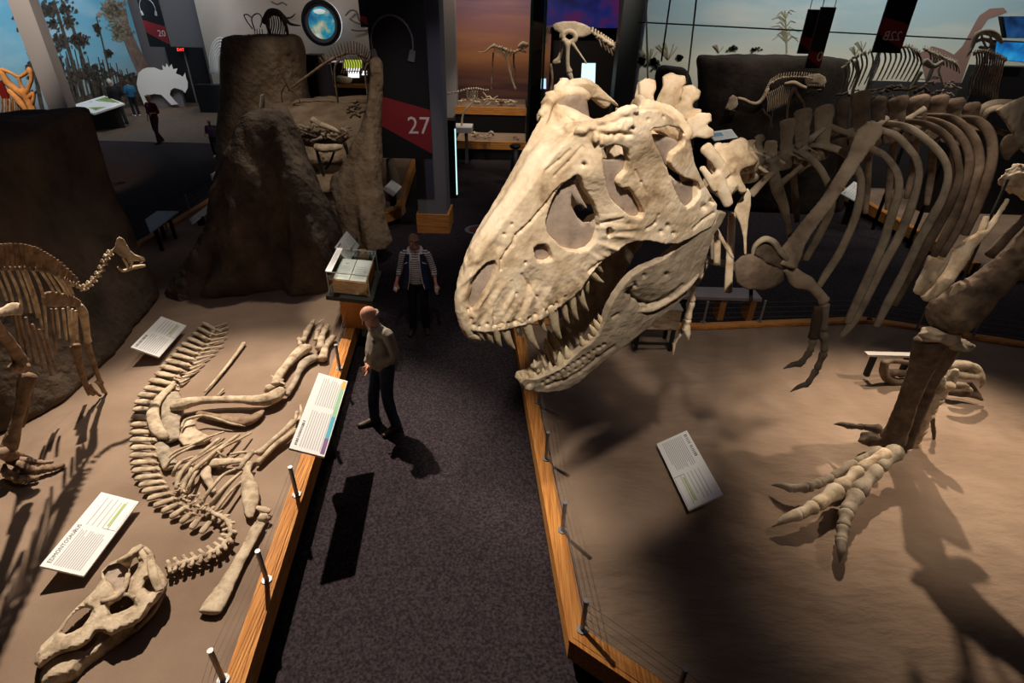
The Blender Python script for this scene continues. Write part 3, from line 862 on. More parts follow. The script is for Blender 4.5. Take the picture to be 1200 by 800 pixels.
cl = flat('ceiling', [(-22,-3.2),(22,-3.2),(22,34),(-22,34)], 10.6, 10.7, plain('ceiling_paint', (.02,.02,.022), .9)); cl['kind'] = 'structure'

# doorway in the grey wall
bm = BM(); a = Q(193,60,30.15); b = Q(236,60,30.15)
bx(bm, ((a.x+b.x)/2, 30.28, 1.25), (b.x-a.x, .1, 2.5)); d = obj('door_1', bm, M['black']); d['kind'] = 'structure'
bm = BM(); bx(bm, ((a.x+b.x)/2+.02, 30.2, 1.2), (.05, .06, 2.4)); obj('door_frame', bm, M['grey_wall'], d)
e_ = Q(212,58,30.0); s_ = (Q(217,58,30.0)-Q(207,58,30.0)).length
es = empty('exit_sign', e_, 'small red lit exit sign above the dark doorway', 'sign')
bm = BM(); bx(bm, e_, (s_*1.1, .08, s_*.5)); obj('housing', bm, M['black'], es)
bm = BM(); text_mesh(bm, 'EXIT', e_+Vector((-s_*.42,-.05,-s_*.15)), (1,0,0), (0,0,1), s_*.42); obj('lettering', bm, plain('exit_red', (.8,.02,.02), .5, emis=(1,.05,.03), es=2.5), es)
# rail of black crowd barrier at the foot of the white wall
bm = BM(); a = Q(238,98,27.8); b = Q(262,98,27.8); bx(bm, ((a.x+b.x)/2, 27.6, a.z/2), (b.x-a.x+.4, .5, a.z)); tag(obj('black_plinth', bm, M['black']), 'black plinth below the pale wall relief', 'plinth')
# ================================================================== signs
def letters(bm, P, u0, v0, h, n, seed, asp=1.0):
    """illegible far lettering: small upright dark strokes. P(u,v)->3D"""
    rnd = random.Random(seed); u = u0; H2 = h; h = h*asp
    for i in range(n):
        if rnd.random() < .08 and i > 3: u += h*.5
        w = h*(.45+.3*rnd.random())
        for k in range(rnd.choice((2,2,3))):
            uu = u + w*.28*k; bm.faces.new([bm.verts.new(P(*q)) for q in ((uu, v0-H2), (uu+h*.16, v0-H2), (uu+h*.16, v0), (uu, v0))])
        if rnd.random() < .6: bm.faces.new([bm.verts.new(P(*q)) for q in ((u, v0-H2*.12), (u+w*.7, v0-H2*.12), (u+w*.7, v0), (u, v0))])
        u += w + h*.18
def sign(c, zs, label, title=None, nl=(9, 7), bars=None, stand=None, mat='white', name='label_panel', th=.022, textcols=((.04,.50),(.56,.96)), ntit=14, green=True, seed=1, tsize=.085):
    """c: four pixels (text top-left, top-right, bottom-right, bottom-left); zs: four heights"""
    K = [G(p[0], p[1], z) for p, z in zip(c, zs)]
    # flatten to a parallelogram
    cen = (K[0]+K[1]+K[2]+K[3])/4; U = ((K[1]-K[0])+(K[2]-K[3]))/2; Vv = ((K[3]-K[0])+(K[2]-K[1]))/2
    Vv = Vv - U*(Vv.dot(U)/U.dot(U))*.9
    O = cen - U/2 - Vv/2; N = U.cross(Vv).normalized()
    if N.z < 0: N = -N
    Wd, Hd = U.length, Vv.length
    def P(u, v, e=.0015): return O + U*u + Vv*v + N*e       # u along writing 0..1, v downwards 0..1
    base = Vector((cen.x, cen.y, stand if stand is not None else SZ))
    r = empty(name, base, label, 'sign')
    bm = BM(); prism(bm, [O, O+U, O+U+Vv, O+Vv], -N*th); obj('board', bm, M[mat], r)
    bm = BM()
    if title: 
        sz = tsize*Hd*1.6; text_mesh(bm, title, P(.05, .17), U, -Vv, sz)
    else: letters(bm, P, .05, .16, tsize, ntit, seed, Hd/Wd)
    obj('title', bm, M['print_dark'], r)
    bm = BM(); rnd = random.Random(seed+5)
    for (a, b), n in zip(textcols, nl):
        for i in range(n):
            v = .24 + .64*i/max(n, 1) ; e = b - (rnd.random()*.12 if i % 4 == 3 else rnd.random()*.02)
            bm.faces.new([bm.verts.new(P(*q)) for q in ((a, v), (e, v), (e, v+.022), (a, v+.022))])
    obj('small_print', bm, M['print'], r)
    if green:
        bm = BM()
        a = P(.58,.70); bm.faces.new([bm.verts.new(P(*q)) for q in ((.60,.70),(.93,.70),(.93,.745),(.60,.745))]); obj('green_bar', bm, M['green_print'], r)
        bm = BM()
        for q in (((.56,.66),(.565,.66),(.565,.97),(.56,.97)), ((.56,.965),(.97,.965),(.97,.972),(.56,.972))): bm.faces.new([bm.verts.new(P(*t)) for t in q])
        obj('ruled_box', bm, M['print_dark'], r)
    if bars:
        for (v0, v1, u0, u1, col) in bars:
            bm = BM(); bm.faces.new([bm.verts.new(P(*q)) for q in ((u0,v0),(u1,v0),(u1,v1),(u0,v1))]); obj('colour_bar', bm, plain('bar_%.2f_%.2f' % (u0, col[0]), col, .6), r)
    bm = BM(); f_ = cen - N*(th+.001)
    zb = stand if stand is not None else SZ - .01
    beam(bm, (f_.x, f_.y, zb), (f_.x, f_.y, f_.z-.03), min(Wd, .5)*.3, min(Hd, .3)*.25, up=(U.x, U.y, 0))
    bx(bm, (f_.x, f_.y, zb+.008), (.12, .12, .016)); obj('stand', bm, M['black_soft'], r)
    return r
sign([(50,655),(125,572),(157,592),(95,683)], (.54,.54,.43,.43), 'white tilted label board lettered with a dinosaur name, beside the big duck-billed skull', title='EDMONTOSAURUS', nl=(12,5), seed=3)
sign([(156,402),(192,369),(216,383),(184,423)], (.60,.60,.45,.45), 'white tilted label board between the dark rock wall and the fossil tail', nl=(9,6), seed=8, ntit=13)
sign([(338,525),(374,437),(407,446),(381,535)], (1.06,1.06,.94,.94), 'white tilted panel with a rainbow-coloured edge stripe, on the kerb beside the bald man', nl=(9,9), seed=12, ntit=19, green=False, stand=.386, tsize=.07,
     bars=[(.85,.97,.02,.20,(.22,.12,.28)),(.85,.97,.20,.47,(.10,.42,.55)),(.85,.97,.47,.86,(.32,.58,.36)),(.85,.97,.86,.98,(.75,.48,.12))])
sign([(802,500),(846,575),(808,602),(772,524)], (.66,.66,.5,.5), 'white tilted label board alone on the right sand bed, in front of the clawed foot', nl=(12,6), seed=21, ntit=13)
sign([(451,218),(461,209),(469,220),(459,233)], (.85,.85,.7,.7), 'small white label board at the kerb corner beyond the second rock spire', nl=(5,4), seed=31, ntit=8)
sign([(391,291),(407,271),(421,287),(411,305)], (1.25,1.25,1.0,1.0), 'white tilted label board behind the glass display case', nl=(6,6), seed=41, ntit=10, stand=.386)
sign([(222,257),(243,241),(247,247),(226,263)], (.62,.62,.5,.5), 'narrow white label board by the far kerb, left of the tall rock spire', nl=(3,2), seed=44, ntit=8, green=False)
sign([(245,205),(265,193),(270,197),(250,211)], (.95,.95,.8,.8), 'white label board seen edge-on left of the spire top', nl=(3,2), seed=45, ntit=6, green=False)
sign([(303,112),(318,107),(320,119),(306,125)], (2.4,2.4,2.1,2.1), 'small white card fixed to the tan block', nl=(4,3), seed=46, ntit=6, green=False, stand=1.2)
sign([(833,153),(859,152),(863,160),(834,167)], (2.3,2.3,2.16,2.16), 'bright white label with blue print seen beyond the neck bones', nl=(4,4), seed=47, ntit=8, green=False, stand=.0, bars=[(.2,.6,.1,.5,(.2,.4,.55))])
sign([(986,226),(1000,213),(1020,222),(1005,238)], (.9,.9,.75,.75), 'pale tilted panel seen between the ribs', nl=(5,4), seed=48, ntit=8, green=False, stand=0)
# grey lectern plate on the far side
def plate_lectern(c, z, label, mat, legmat, th=.03, name='lectern', leg=True):
    K = [G(p[0], p[1], z) for p in c]; cen = sum(K, Vector())/4
    r = empty(name, (cen.x, cen.y, 0), label, 'lectern')
    bm = BM(); prism(bm, K, (0,0,-th)); obj('top_plate', bm, mat, r)
    bm = BM(); a = cen.lerp(K[0], .35); b = cen.lerp(K[2], .35)
    for q in (cen.lerp(K[0], .5), cen.lerp(K[1], .5), cen.lerp(K[2], .5), cen.lerp(K[3], .5)):
        b2 = BM(); bx(b2, (q.x, q.y, (z-th)/2), (.05, .05, z-th)); obj('leg', b2, legmat, r)
    bm.free(); return r
plate_lectern([(170,257),(184,247),(209,247),(176,272)], .85, 'grey slanted reading plate beyond the far kerb, beside the rock wall', plain('grey_plate', (.32,.32,.36), .5), M['black_soft'])

# green picture lectern under the mural
r = empty('picture_lectern', G(110,140,0), 'white slanted lectern with green pictures below the painted forest', 'lectern')
K = [Q(84,124,22.6), Q(109,134,22.3), Q(137,124,23.4), Q(118,112,23.8)]
K = [Q(85,123,22.5), Q(110,133,22.2), Q(146,121,23.6), Q(122,112,24.1)]
bm = BM(); prism(bm, K, (0,0,-.06)); obj('desk_top', bm, M['white'], r)
def bil(K, u, v, e=.008): return (K[0].lerp(K[3], u)).lerp(K[1].lerp(K[2], u), v) + Vector((0,0,e))
gm = mottled('green_photo', [(.10,.16,.03),(.25,.34,.07),(.55,.62,.35)], 9, .5, 0)
for u0, u1 in ((.15,.5),(.6,.95)):
    bm = BM(); bm.faces.new([bm.verts.new(bil(K, *q)) for q in ((u0,.15),(u1,.15),(u1,.85),(u0,.85))]); obj('green_picture', bm, gm, r)
cc = sum(K, Vector())/4
bm = BM(); bx(bm, (cc.x, cc.y, cc.z*.45), (1.2, .4, cc.z*.9), rotz(.7)); obj('pedestal', bm, M['black'], r)

# ------------------------------------------------------------------ hanging banners
def hbanner(x0, x1, yb, Y, label, number=None, band=True, mirror=False, ztop=6.2, th=.03, phones=None, hscale=1.0, nsz=.3, ytop=None, col=None):
    a = Q(x0, yb, Y); b = Q(x1, yb, Y); w = b.x - a.x; zb = (a.z+b.z)/2; zt = ztop if ytop is None else Q(x1, ytop, Y).z
    r = empty('hanging_banner', ((a.x+b.x)/2, Y, zb), label, 'banner')
    bm = BM(); bx(bm, (a.x+w/2, Y, (zb+zt)/2), (w, th, zt-zb)); obj('cloth_panel', bm, col or M['black'], r)
    if band:
        y = Y-th/2-.003; bm = BM()
        q = [(a.x, zb+w*.62), (a.x, zb+w*1.12), (b.x, zb+w*.88), (b.x, zb+w*.1)]
        bm.faces.new([bm.verts.new((px, y, pz)) for px, pz in q]); obj('red_band', bm, M['red'], r)
    if number:
        bm = BM(); s = w*nsz*1.25
        if mirror: text_mesh(bm, number, (b.x-w*.15, Y-th/2-.006, zb+w*.4), (-1,0,0), (0,0,1), s)
        else: text_mesh(bm, number, (a.x+w*.56, Y-th/2-.006, zb+w*.46), (1,0,0), (0,0,1), s)
        obj('number', bm, plain('number_white', (.62,.55,.58), .7), r)
    if phones:
        bm = BM(); cx = a.x+w*.40; cz = zb+w*phones; R = w*.36; y = Y-th/2-.012
        pts = [(cx+R*math.cos(t), y, cz+R*1.15*math.sin(t)) for t in [PI*(-.12+1.24*i/18) for i in range(19)]]
        tube(bm, pts, .016*w, 6, 1)
        for s_ in (-1, 1):
            tube(bm, [(cx+s_*R*.97, y, cz-R*.30), (cx+s_*R*.86, y, cz-R*.78)], [(w*.05, .012), (w*.06, .012)], 8, 1, flat=(1,0,0))
        obj('headphone_emblem', bm, plain('emblem_grey', (.11,.11,.12), .6) if w < 1.4 and Y < 14 else plain('emblem_pale', (.4,.42,.5), .6), r)
    bm = BM()
    for x in (a.x+w*.1, b.x-w*.1): cyl(bm, (x, Y, zt), (x, Y, 10.6), .006, 5)
    obj('suspension_wire', bm, M['wire'], r)
    return r
hbanner(446, 507, 185.5, 11.6, 'large black banner with headphones, a red band and the number 27', '27', phones=1.95, ztop=6.4, nsz=.345)
hbanner(176, 200, 55, 25.5, 'dark banner with headphones and the number 20 beside the painted forest', '20', phones=1.6, ztop=6.6)
hbanner(423, 434, 32, 24, 'small dark banner with a red foot beside the globe', None, ztop=6)
hbanner(1021, 1054, 62, 10.2, 'dark banner hanging before the painted sky with mirrored figures and red band', '22B', mirror=True, ztop=5.6, nsz=.33)
hbanner(934, 951, 63, 9.6, 'left one of the two overlapping narrow dark banners before the painted sky', None, ytop=11)
hbanner(943, 960, 80, 9.2, 'right one of two overlapping narrow dark banners, with red tip and white figure', '0', ytop=8, nsz=.7)

# square column with oak foot carrying the banner, pale pier behind it
r = empty('column', (-1.9,12.5,0), 'grey square column with an oak skirting rising behind the banner numbered 27', 'column')
a = G(492,272,0); b = G(525,272,0); bm = BM(); bx(bm, ((a.x+b.x)/2, a.y+.35, 5.3+.2), (b.x-a.x, .7, 10.2)); obj('shaft', bm, M['pillar'], r)
bm = BM(); bx(bm, ((a.x+b.x)/2, a.y+.35, .22), (b.x-a.x+.1, .8, .44)); obj('oak_skirting', bm, M['wood_x'], r)
a = Q(514,100,21.5); b = Q(535,100,21.5); bm = BM(); bx(bm, ((a.x+b.x)/2, 21.8, 5.3), (b.x-a.x, .5, 10.6)); tag(obj('pier', bm, plain('pier_paint', (.33,.31,.32), .8)), 'pale grey pier right of the grey square column', 'pier')
bm = BM(); a = Q(519,170,15); b = Q(533,170,15); bx(bm, ((a.x+b.x)/2, 15.2, 1.0), (b.x-a.x, .4, 2.0)); 
o = obj('cabinet', bm, M['black']); tag(o, 'tall narrow black cabinet with one bright lit edge beside the white table', 'cabinet')
bm = BM(); bx(bm, (b.x+.02, 15.0, .95), (.03, .03, 1.7)); obj('lit_edge', bm, plain('edge_glow', (.6,.8,.8), .5, emis=(.6,.95,.95), es=1.2), o)  # emission stands in for light caught on the cabinet edge
# dark pillar at the right and the glass screen
a = Q(722,90,13.5); b = Q(745,90,13.5); bm = BM(); bx(bm, ((a.x+b.x)/2, 13.8, 5.3), (b.x-a.x, .5, 10.6)); tag(obj('pillar', bm, plain('charcoal_pillar', (.03,.035,.036), .6)), 'charcoal pillar at the left end of the painted sky', 'pillar')
r = empty('glass_screen', Q(628,200,9.5)*1.0, 'tall glass screen with green edges behind the top of the big skull', 'glass screen'); r.location.z = 0
a = Q(617,200,9.5); b = Q(631,200,9.5)
bm = BM(); bx(bm, ((a.x+b.x)/2, 9.5, 3.0), (b.x-a.x, .012, 6.0)); obj('pane', bm, M['glass'], r)
for x in (a.x, b.x):
    bm = BM(); bx(bm, (x, 9.5, 3.0), (.035, .03, 6.0)); obj('pane_edge', bm, M['glass_edge'], r)
bm = BM(); a = Q(617,200,9.9); b = Q(631,200,9.9); bx(bm, ((a.x+b.x)/2-.02, 10.1, 3.0), (b.x-a.x, .25, 6.0)); tag(obj('post_panel', bm, M['toe']), 'black upright panel directly behind the glass screen', 'panel')

# screens
def screen(name, c, Y, label, col, es, frame=M['black'], pattern=None):
    K = [Q(x, y, Y) for x, y in c]
    r = empty(name, sum(K, Vector())/4, label, 'screen')
    ce = sum(K, Vector())/4
    bm = BM(); prism(bm, [ce+(k-ce)*1.06+Vector((0,.03,0)) for k in K], (0,.1,0)); obj('housing', bm, frame, r)
    bm = BM(); bm.faces.new([bm.verts.new(k) for k in K]); mt = plain(name+'_glow', (.1,.1,.1), .5, emis=col, es=es)
    obj('display', bm, pattern or mt, r)
    if name == 'lit_screen': bm = BM(); bx(bm, (ce.x, Y+.14, ce.z/2), (.12, .06, ce.z)); obj('post', bm, M['black'], r)
    return r
def screenmat(name, c1, c2, c3, sc, es):
    mt, nt, b = newmat(name)
    tc = nt.nodes.new('ShaderNodeTexCoord'); n = nt.nodes.new('ShaderNodeTexNoise'); n.inputs['Scale'].default_value = sc; L(nt, tc.outputs['Object'], n.inputs['Vector'])
    r = nt.nodes.new('ShaderNodeValToRGB'); e = r.color_ramp.elements; e.new(.5)
    for i, (p, c) in enumerate(((.35,c1),(.5,c2),(.65,c3))): e[i].position = p; e[i].color = (*c, 1)
    L(nt, n.outputs['Fac'], r.inputs[0]); L(nt, r.outputs[0], b.inputs['Emission Color']); b.inputs['Emission Strength'].default_value = es; b.inputs['Base Color'].default_value = (.01,.01,.01,1)
    return mt
screen('lit_screen', [(682,74),(698,74),(697,108),(680,108)], 15, 'tall bright pale-blue lit screen above the skull', (.62,.86,.9), 1.3)
screen('lit_screen', [(632,92),(640,92),(640,104),(632,104)], 17, 'small bright blue-white screen beside the glass screen', (.45,.7,1), 1.2)
screen('projection_screen', [(636,-12),(727,-12),(724,33),(638,32)], 24.0, 'wide dark blue and purple projection screen at the top', (.02,.02,.2), 1, pattern=screenmat('projection', (.003,.004,.03), (.008,.012,.09), (.055,.008,.05), 1.1, 1))
screen('wall_screen', [(1176,20),(1212,20),(1212,44),(1180,44)], 13.5, 'blue ribbed wall screen at the right edge, upper part', (.01,.06,.2), 1, pattern=screenmat('blue_ribs', (.002,.015,.06), (.006,.045,.15), (.012,.07,.2), 4, .8))
screen('wall_screen', [(1168,48),(1212,51),(1212,74),(1165,69)], 13.4, 'bright blue wall screen at the right edge, lower part', (.01,.3,.7), 1, pattern=screenmat('blue_bright', (.002,.05,.2), (.006,.16,.42), (.02,.28,.55), 3, 1))
bm = BM(); a = Q(1165,78,13.6); bx(bm, (a.x+1.5, 13.9, a.z/2), (3.4, .4, a.z)); tag(obj('dark_cabinet', bm, M['black']), 'large black cabinet below the blue screens at the right edge', 'cabinet')

# ------------------------------------------------------------------ globe display
GY = 26.9
gc = Q(377,27,GY); R = (Q(401,27,GY)-gc).length*.93
r = empty('globe_display', gc, 'round wall display showing the blue earth on the beige wall', 'globe')
bm = BM(); 
def ring(bm, c, R0, R1, y0, y1, n=64):
    P = []
    for i in range(n):
        t = 2*PI*i/n; P.append([bm.verts.new((c.x+rr*math.cos(t), y, c.z+rr*1.06*math.sin(t))) for rr, y in ((R0,y0),(R1,y0),(R1,y1),(R0,y1))])
    for i in range(n):
        a, b = P[i], P[(i+1)%n]
        for k in range(4): bm.faces.new((a[k], b[k], b[(k+1)%4], a[(k+1)%4]))
ring(bm, gc, R*.86, R, GY-.15, GY+.1); obj('outer_frame', bm, M['black'], r, smooth=False)
bm = BM(); ring(bm, gc, R*.7, R*.87, GY-.05, GY+.1); obj('grey_rim', bm, plain('rim_grey', (.12,.12,.15), .5), r)
def earthmat():
    mt, nt, b = newmat('earth')
    tc = nt.nodes.new('ShaderNodeTexCoord'); n = nt.nodes.new('ShaderNodeTexNoise'); n.inputs['Scale'].default_value = 1.6; n.inputs['Detail'].default_value = 6; L(nt, tc.outputs['Object'], n.inputs['Vector'])
    r_ = nt.nodes.new('ShaderNodeValToRGB'); e = r_.color_ramp.elements; e.new(.5); e.new(.6)
    for i, (p, c) in enumerate(((.4,(.01,.10,.22)),(.52,(.03,.30,.42)),(.57,(.30,.34,.20)),(.68,(.6,.65,.6)))): e[i].position = p; e[i].color = (*c, 1)
    L(nt, n.outputs['Fac'], r_.inputs[0]); L(nt, r_.outputs[0], b.inputs['Emission Color']); b.inputs['Emission Strength'].default_value = .75; b.inputs['Base Color'].default_value = (.02,.02,.02,1)
    return mt
bm = BM(); blob(bm, gc+Vector((0,.1,0)), (R*.72,R*.25,R*.76), 4, 0); obj('globe', bm, earthmat(), r, smooth=True)
bm = BM(); blob(bm, gc+Vector((0,-.12,R*.52)), (R*.3,R*.06,R*.12), 3, .1); obj('ice_cap', bm, plain('ice', (.3,.3,.3), .6, emis=(.7,.8,.8), es=.6), r, smooth=True)
bm = BM(); ring(bm, gc, R*.9, R*.99, GY+.14, GY+.2); obj('halo_strip', bm, plain('halo_led', (.5,.5,.5), .5, emis=(.95,.97,1), es=1.0), r)
# pale linear reliefs on the beige wall
for k, pts in enumerate(([(405,18),(411,12),(418,14),(420,22),(424,28),(416,26),(410,22)], [(412,35),(420,36),(432,35),(436,30)], [(318,2),(325,5),(331,3),(336,6)])):
    bm = BM(); tube(bm, [Q(x, y, 27.6-.0*k) for x, y in pts], .035, 6); tag(obj('wall_relief', bm, M['grey_wall'], smooth=True), ['thin line-drawn animal relief right of the globe, upper one','thin line-drawn animal relief right of the globe, lower one','thin line relief at the top of the wall left of the globe'][k], 'wall relief')

# ------------------------------------------------------------------ sculpted rocks
def rockform(name, rings, mat, label, nz=(.05, 1.1), vox=.08, cat='rock', groove=0, n=28, seed=0):
    """rings: list of (xl, xr, py, Y, depth) giving silhouettes in the place at successive heights (bottom first)"""
    bm = BM(); R_ = []
    for (xl, xr, py, Y, dp) in rings:
        a = Q(xl, py, Y); b = Q(xr, py, Y); c = (a+b)/2; hw = (b-a).length/2; row = []
        for i in range(n):
            t = 2*PI*i/n; e = 2.6
            cx = math.copysign(abs(math.cos(t))**(2/e), math.cos(t)); sy = math.copysign(abs(math.sin(t))**(2/e), math.sin(t))
            g = 1 + groove*noise.noise(Vector((t*3.1+seed, 0, c.z*.35)))
            row.append(bm.verts.new(c + Vector((hw*cx, dp*sy*g, 0))))
        R_.append(row)
    for A, B in zip(R_, R_[1:]):
        for i in range(n): bm.faces.new((A[i], A[(i+1)%n], B[(i+1)%n], B[i]))
    bm.faces.new(R_[0][::-1]); bm.faces.new(R_[-1])
    bmesh.ops.recalc_face_normals(bm, faces=bm.faces)
    o = obj(name, bm, mat, vox=vox, relax=3, nz=None)
    me = o.data; nr = [v.normal.copy() for v in me.vertices]; off = o.location
    for v, q in zip(me.vertices, nr):
        p = v.co + off
        d = noise.noise(Vector((p.x*nz[1]*1.6, p.y*nz[1]*1.6, p.z*nz[1]*.55)))*1.4 + .6*noise.noise(Vector((p.x*4.2, p.y*4.2, p.z*1.2))) + .25*noise.noise(p*6)
        # vertical erosion flutes
        d += 1.1*groove*(abs(noise.noise(Vector((p.x*3.4+seed, p.y*3.4, p.z*.4))))-.2)*2
        v.co += q*d*nz[0]
    return tag(o, label, cat)
rockform('rock_spire', [(203,408,337,8.9,.75),(228,404,318,8.9,.8),(242,402,290,8.95,.75),(248,395,265,9.0,.7),(250,378,225,9.1,.6),(262,362,190,9.2,.5),(272,345,158,9.3,.4),(280,338,138,9.35,.33),(290,330,127,9.4,.25)], M['rock'],
         'tall dark brown sculpted rock spire in the middle of the left sand bed', groove=.8, seed=3)
rockform('rock_spire', [(406,458,288,10.6,.45),(402,454,270,10.7,.42),(395,450,240,10.9,.4),(386,448,214,11.2,.38),(408,449,188,11.3,.34),(424,447,150,11.4,.3),(432,448,110,11.5,.28),(436,448,70,11.6,.22)], M['rock_l'],
         'slender tan fluted rock spire beside the banner numbered 27', groove=1.0, seed=9, nz=(.045,1.3))
rockform('rock_mound', [(340,452,222,11.6,.5),(352,446,214,11.7,.45),(392,440,206,11.8,.3)], M['rock_l'], 'low tan ledge joining the slender rock spire to the sand', groove=.3, seed=5)
rockform('rock_mound', [(450,478,262,13.6,.35),(453,474,235,13.7,.3),(452,468,205,13.8,.25),(452,462,185,13.9,.2)], M['rock_l'], 'small tan rock stub behind the slender spire, at the kerb corner', groove=.6, seed=6)
rockform('rock_mound', [(195,262,345,8.4,.45),(205,258,322,8.5,.4),(226,258,295,8.6,.35),(243,256,268,8.7,.25)], M['rock'], 'sloping buttress of rock at the left foot of the tall spire', groove=.4, seed=7)
# rock wall at the left edge
bm = BM()
base = [G(-40,545,SZ), G(20,520,SZ), G(70,498,SZ), G(110,470,SZ), G(150,420,SZ), G(180,372,SZ), G(197,345,SZ)]
xs = [-5.5]*7
rows = []
for k in range(9):
    t = k/8; z = SZ-.02 + t*2.78; row = []
    for i, b in enumerate(base):
        x = (b.x-.5*(1-i/7))*(1-t) + (-5.85)*t - .1*math.sin(t*PI)
        row.append(Vector((x, b.y, z + (.12*math.sin(i*1.3) if k == 8 else 0))))
    row += [Vector((-6.4, base[-1].y+.15, z)), Vector((-7.1, base[-1].y-.1, z)), Vector((-7.15, 4.5, z)), Vector((-7.1, base[0].y-.2, z))]
    rows.append([bm.verts.new(p) for p in row])
for A, B in zip(rows, rows[1:]):
    n = len(A)
    for i in range(n): bm.faces.new((A[i], A[(i+1)%n], B[(i+1)%n], B[i]))
bm.faces.new(rows[0][::-1]); bm.faces.new(rows[-1])
bmesh.ops.recalc_face_normals(bm, faces=bm.faces)
rw = obj('rock_wall', bm, mottled('umber_rock', [(.035,.026,.02),(.085,.062,.045),(.135,.098,.07)], 1.3, .9, .9, 7, dist=.06), vox=.06, relax=6, nz=(.03, 1.4)); tag(rw, 'long dark brown rock wall behind the mounted crested skeleton at the left edge', 'rock')

# tan block with cut front carrying a skeleton
rockform('rock_block', [(256,390,262,16.3,.8),(258,372,150,16.4,.8),(262,362,120,16.6,.8),(264,357,90,16.6,.8),(264,355,60,16.6,.8),(266,352,46,16.6,.75),(285,348,41,16.6,.6)], M['rock_l'], 'tall tan rock block standing behind the dark spire', groove=.15, seed=12, nz=(.05,.9))
rockform('rock_mound', [(296,466,175,14.4,1.7),(300,460,150,14.5,1.6),(330,455,132,15,1.5),(350,450,118,15.5,1.0)], M['rock_l'], 'low sandy rise under the sail-like row of spines', groove=.1, seed=13, nz=(.05,.8))
rockform('rock_block', [(826,986,245,15,.6),(822,990,158,15,.6),(818,992,120,15,.6),(817,994,90,15,.6),(816,995,72,15,.6),(818,994,66,15,.5)], M['rock_d'], 'large near-black rock block under the painted sky', groove=.2, seed=14, nz=(.03,1.2))
rockform('rock_mound', [(760,812,265,13,.5),(768,812,105,13,.4),(770,808,84,13,.35),(776,804,77,13,.3)], M['rock_d'], 'small black boulder left of the large near-black rock block', seed=15, nz=(.03,1.2))

# ------------------------------------------------------------------ display case on the kerb
r = empty('display_case', G(415,356,.386), 'glass display case with white open pages on a black tray and oak foot', 'display case')
T4 = [G(383,346,.98), G(436,352,.98), G(446,318,.98), G(398,314,.98)]
bm = BM(); ce = sum(T4, Vector())/4
prism(bm, [ce+(k-ce)*1.04 for k in T4], (0,0,-.06)); obj('black_tray', bm, M['black'], r)
bm = BM(); prism(bm, [ce+(k-ce)*.62+Vector((0,0,-.06)) for k in T4], (0,0,-.53)); obj('oak_foot', bm, M['wood'], r)
D4 = [ce+(k-ce)*.9 for k in T4]; hgt = .34
bm = BM()
for i in range(4):
    a, b = D4[i], D4[(i+1)%4]; 
    bm2 = BM(); prism(bm2, [a+Vector((0,0,.002)), b+Vector((0,0,.002)), b+Vector((0,0,hgt)), a+Vector((0,0,hgt))], (ce-(a+b)/2).normalized()*.006); obj('glass_pane', bm2, M['glass'], r)
bm.free()
bm = BM(); prism(bm, [k+Vector((0,0,hgt)) for k in D4], (0,0,.006)); obj('glass_lid', bm, M['glass'], r)
bm = BM()
for i in range(4):
    a, b = D4[i]+Vector((0,0,hgt+.004)), D4[(i+1)%4]+Vector((0,0,hgt+.004)); cyl(bm, a, b, .006, 6)
    cyl(bm, D4[i]+Vector((0,0,.003)), D4[i]+Vector((0,0,hgt)), .005, 6)
obj('glass_edges', bm, plain('bright_edge', (.6,.62,.58), .3, .5), r)
def bl(u, v, z): return D4[0].lerp(D4[1], u).lerp(D4[3].lerp(D4[2], u), v) + Vector((0,0,z))
bm = BM(); prism(bm, [bl(.08,.08,.002), bl(.92,.08,.002), bl(.92,.95,.002), bl(.08,.95,.002)], (0,0,.19)); obj('oak_block', bm, M['wood_x'], r)
for u0, u1 in ((.1,.49),(.51,.9)):
    bm = BM(); prism(bm, [bl(u0,.1,.194), bl(u1,.1,.194), bl(u1,.93,.2), bl(u0,.93,.2)], (0,0,.014)); pg = obj('page', bm, M['white'], r)
    bm = BM()
    for i in range(6):
        v = .2+.08*i; bm.faces.new([bm.verts.new(bl(*q, .218)) for q in ((u0+.05,v),(u1-.05-.02*(i%3),v),(u1-.05-.02*(i%3),v+.012),(u0+.05,v+.012))])
    if u0 < .3: blob(bm, bl(.3,.72,.222), (.03,.02,.004), 1, .3)
    obj('printing', bm, M['print'], pg)
bm = BM(); prism(bm, [bl(-.02,.0,hgt+.008), bl(.13,.0,hgt+.008), bl(.13,1,hgt+.008), bl(-.02,1,hgt+.008)], (0,0,.006)); o = obj('top_label', bm, M['white'], r)
bm = BM()
for i in range(4): bm.faces.new([bm.verts.new(bl(*q, hgt+.016)) for q in ((.01+.025*i,.08),(.02+.025*i,.08),(.02+.025*i,.9),(.01+.025*i,.9))])
obj('printing', bm, M['print'], o)

# bench beyond the back kerb
K = [Q(800,349,8.3), Q(893,351,8.3), Q(893,346,8.7), Q(800,344,8.7)]
r = empty('bench', ((K[0].x+K[1].x)/2, 8.5, 0), 'pale plank bench beyond the back kerb of the right sand bed', 'bench')
zb = K[0].z; bm = BM(); bx(bm, ((K[0].x+K[1].x)/2, 8.5, zb), (K[1].x-K[0].x, .4, .05)); obj('seat_plank', bm, plain('pale_plank', (.38,.32,.33), .6), r)
for t in (.1,.55,.93):
    x = K[0].x+(K[1].x-K[0].x)*t; bm = BM(); bx(bm, (x, 8.5, zb/2-.02), (.1, .3, zb-.05)); obj('leg', bm, M['wood'] if t > .5 else M['black_soft'], r)
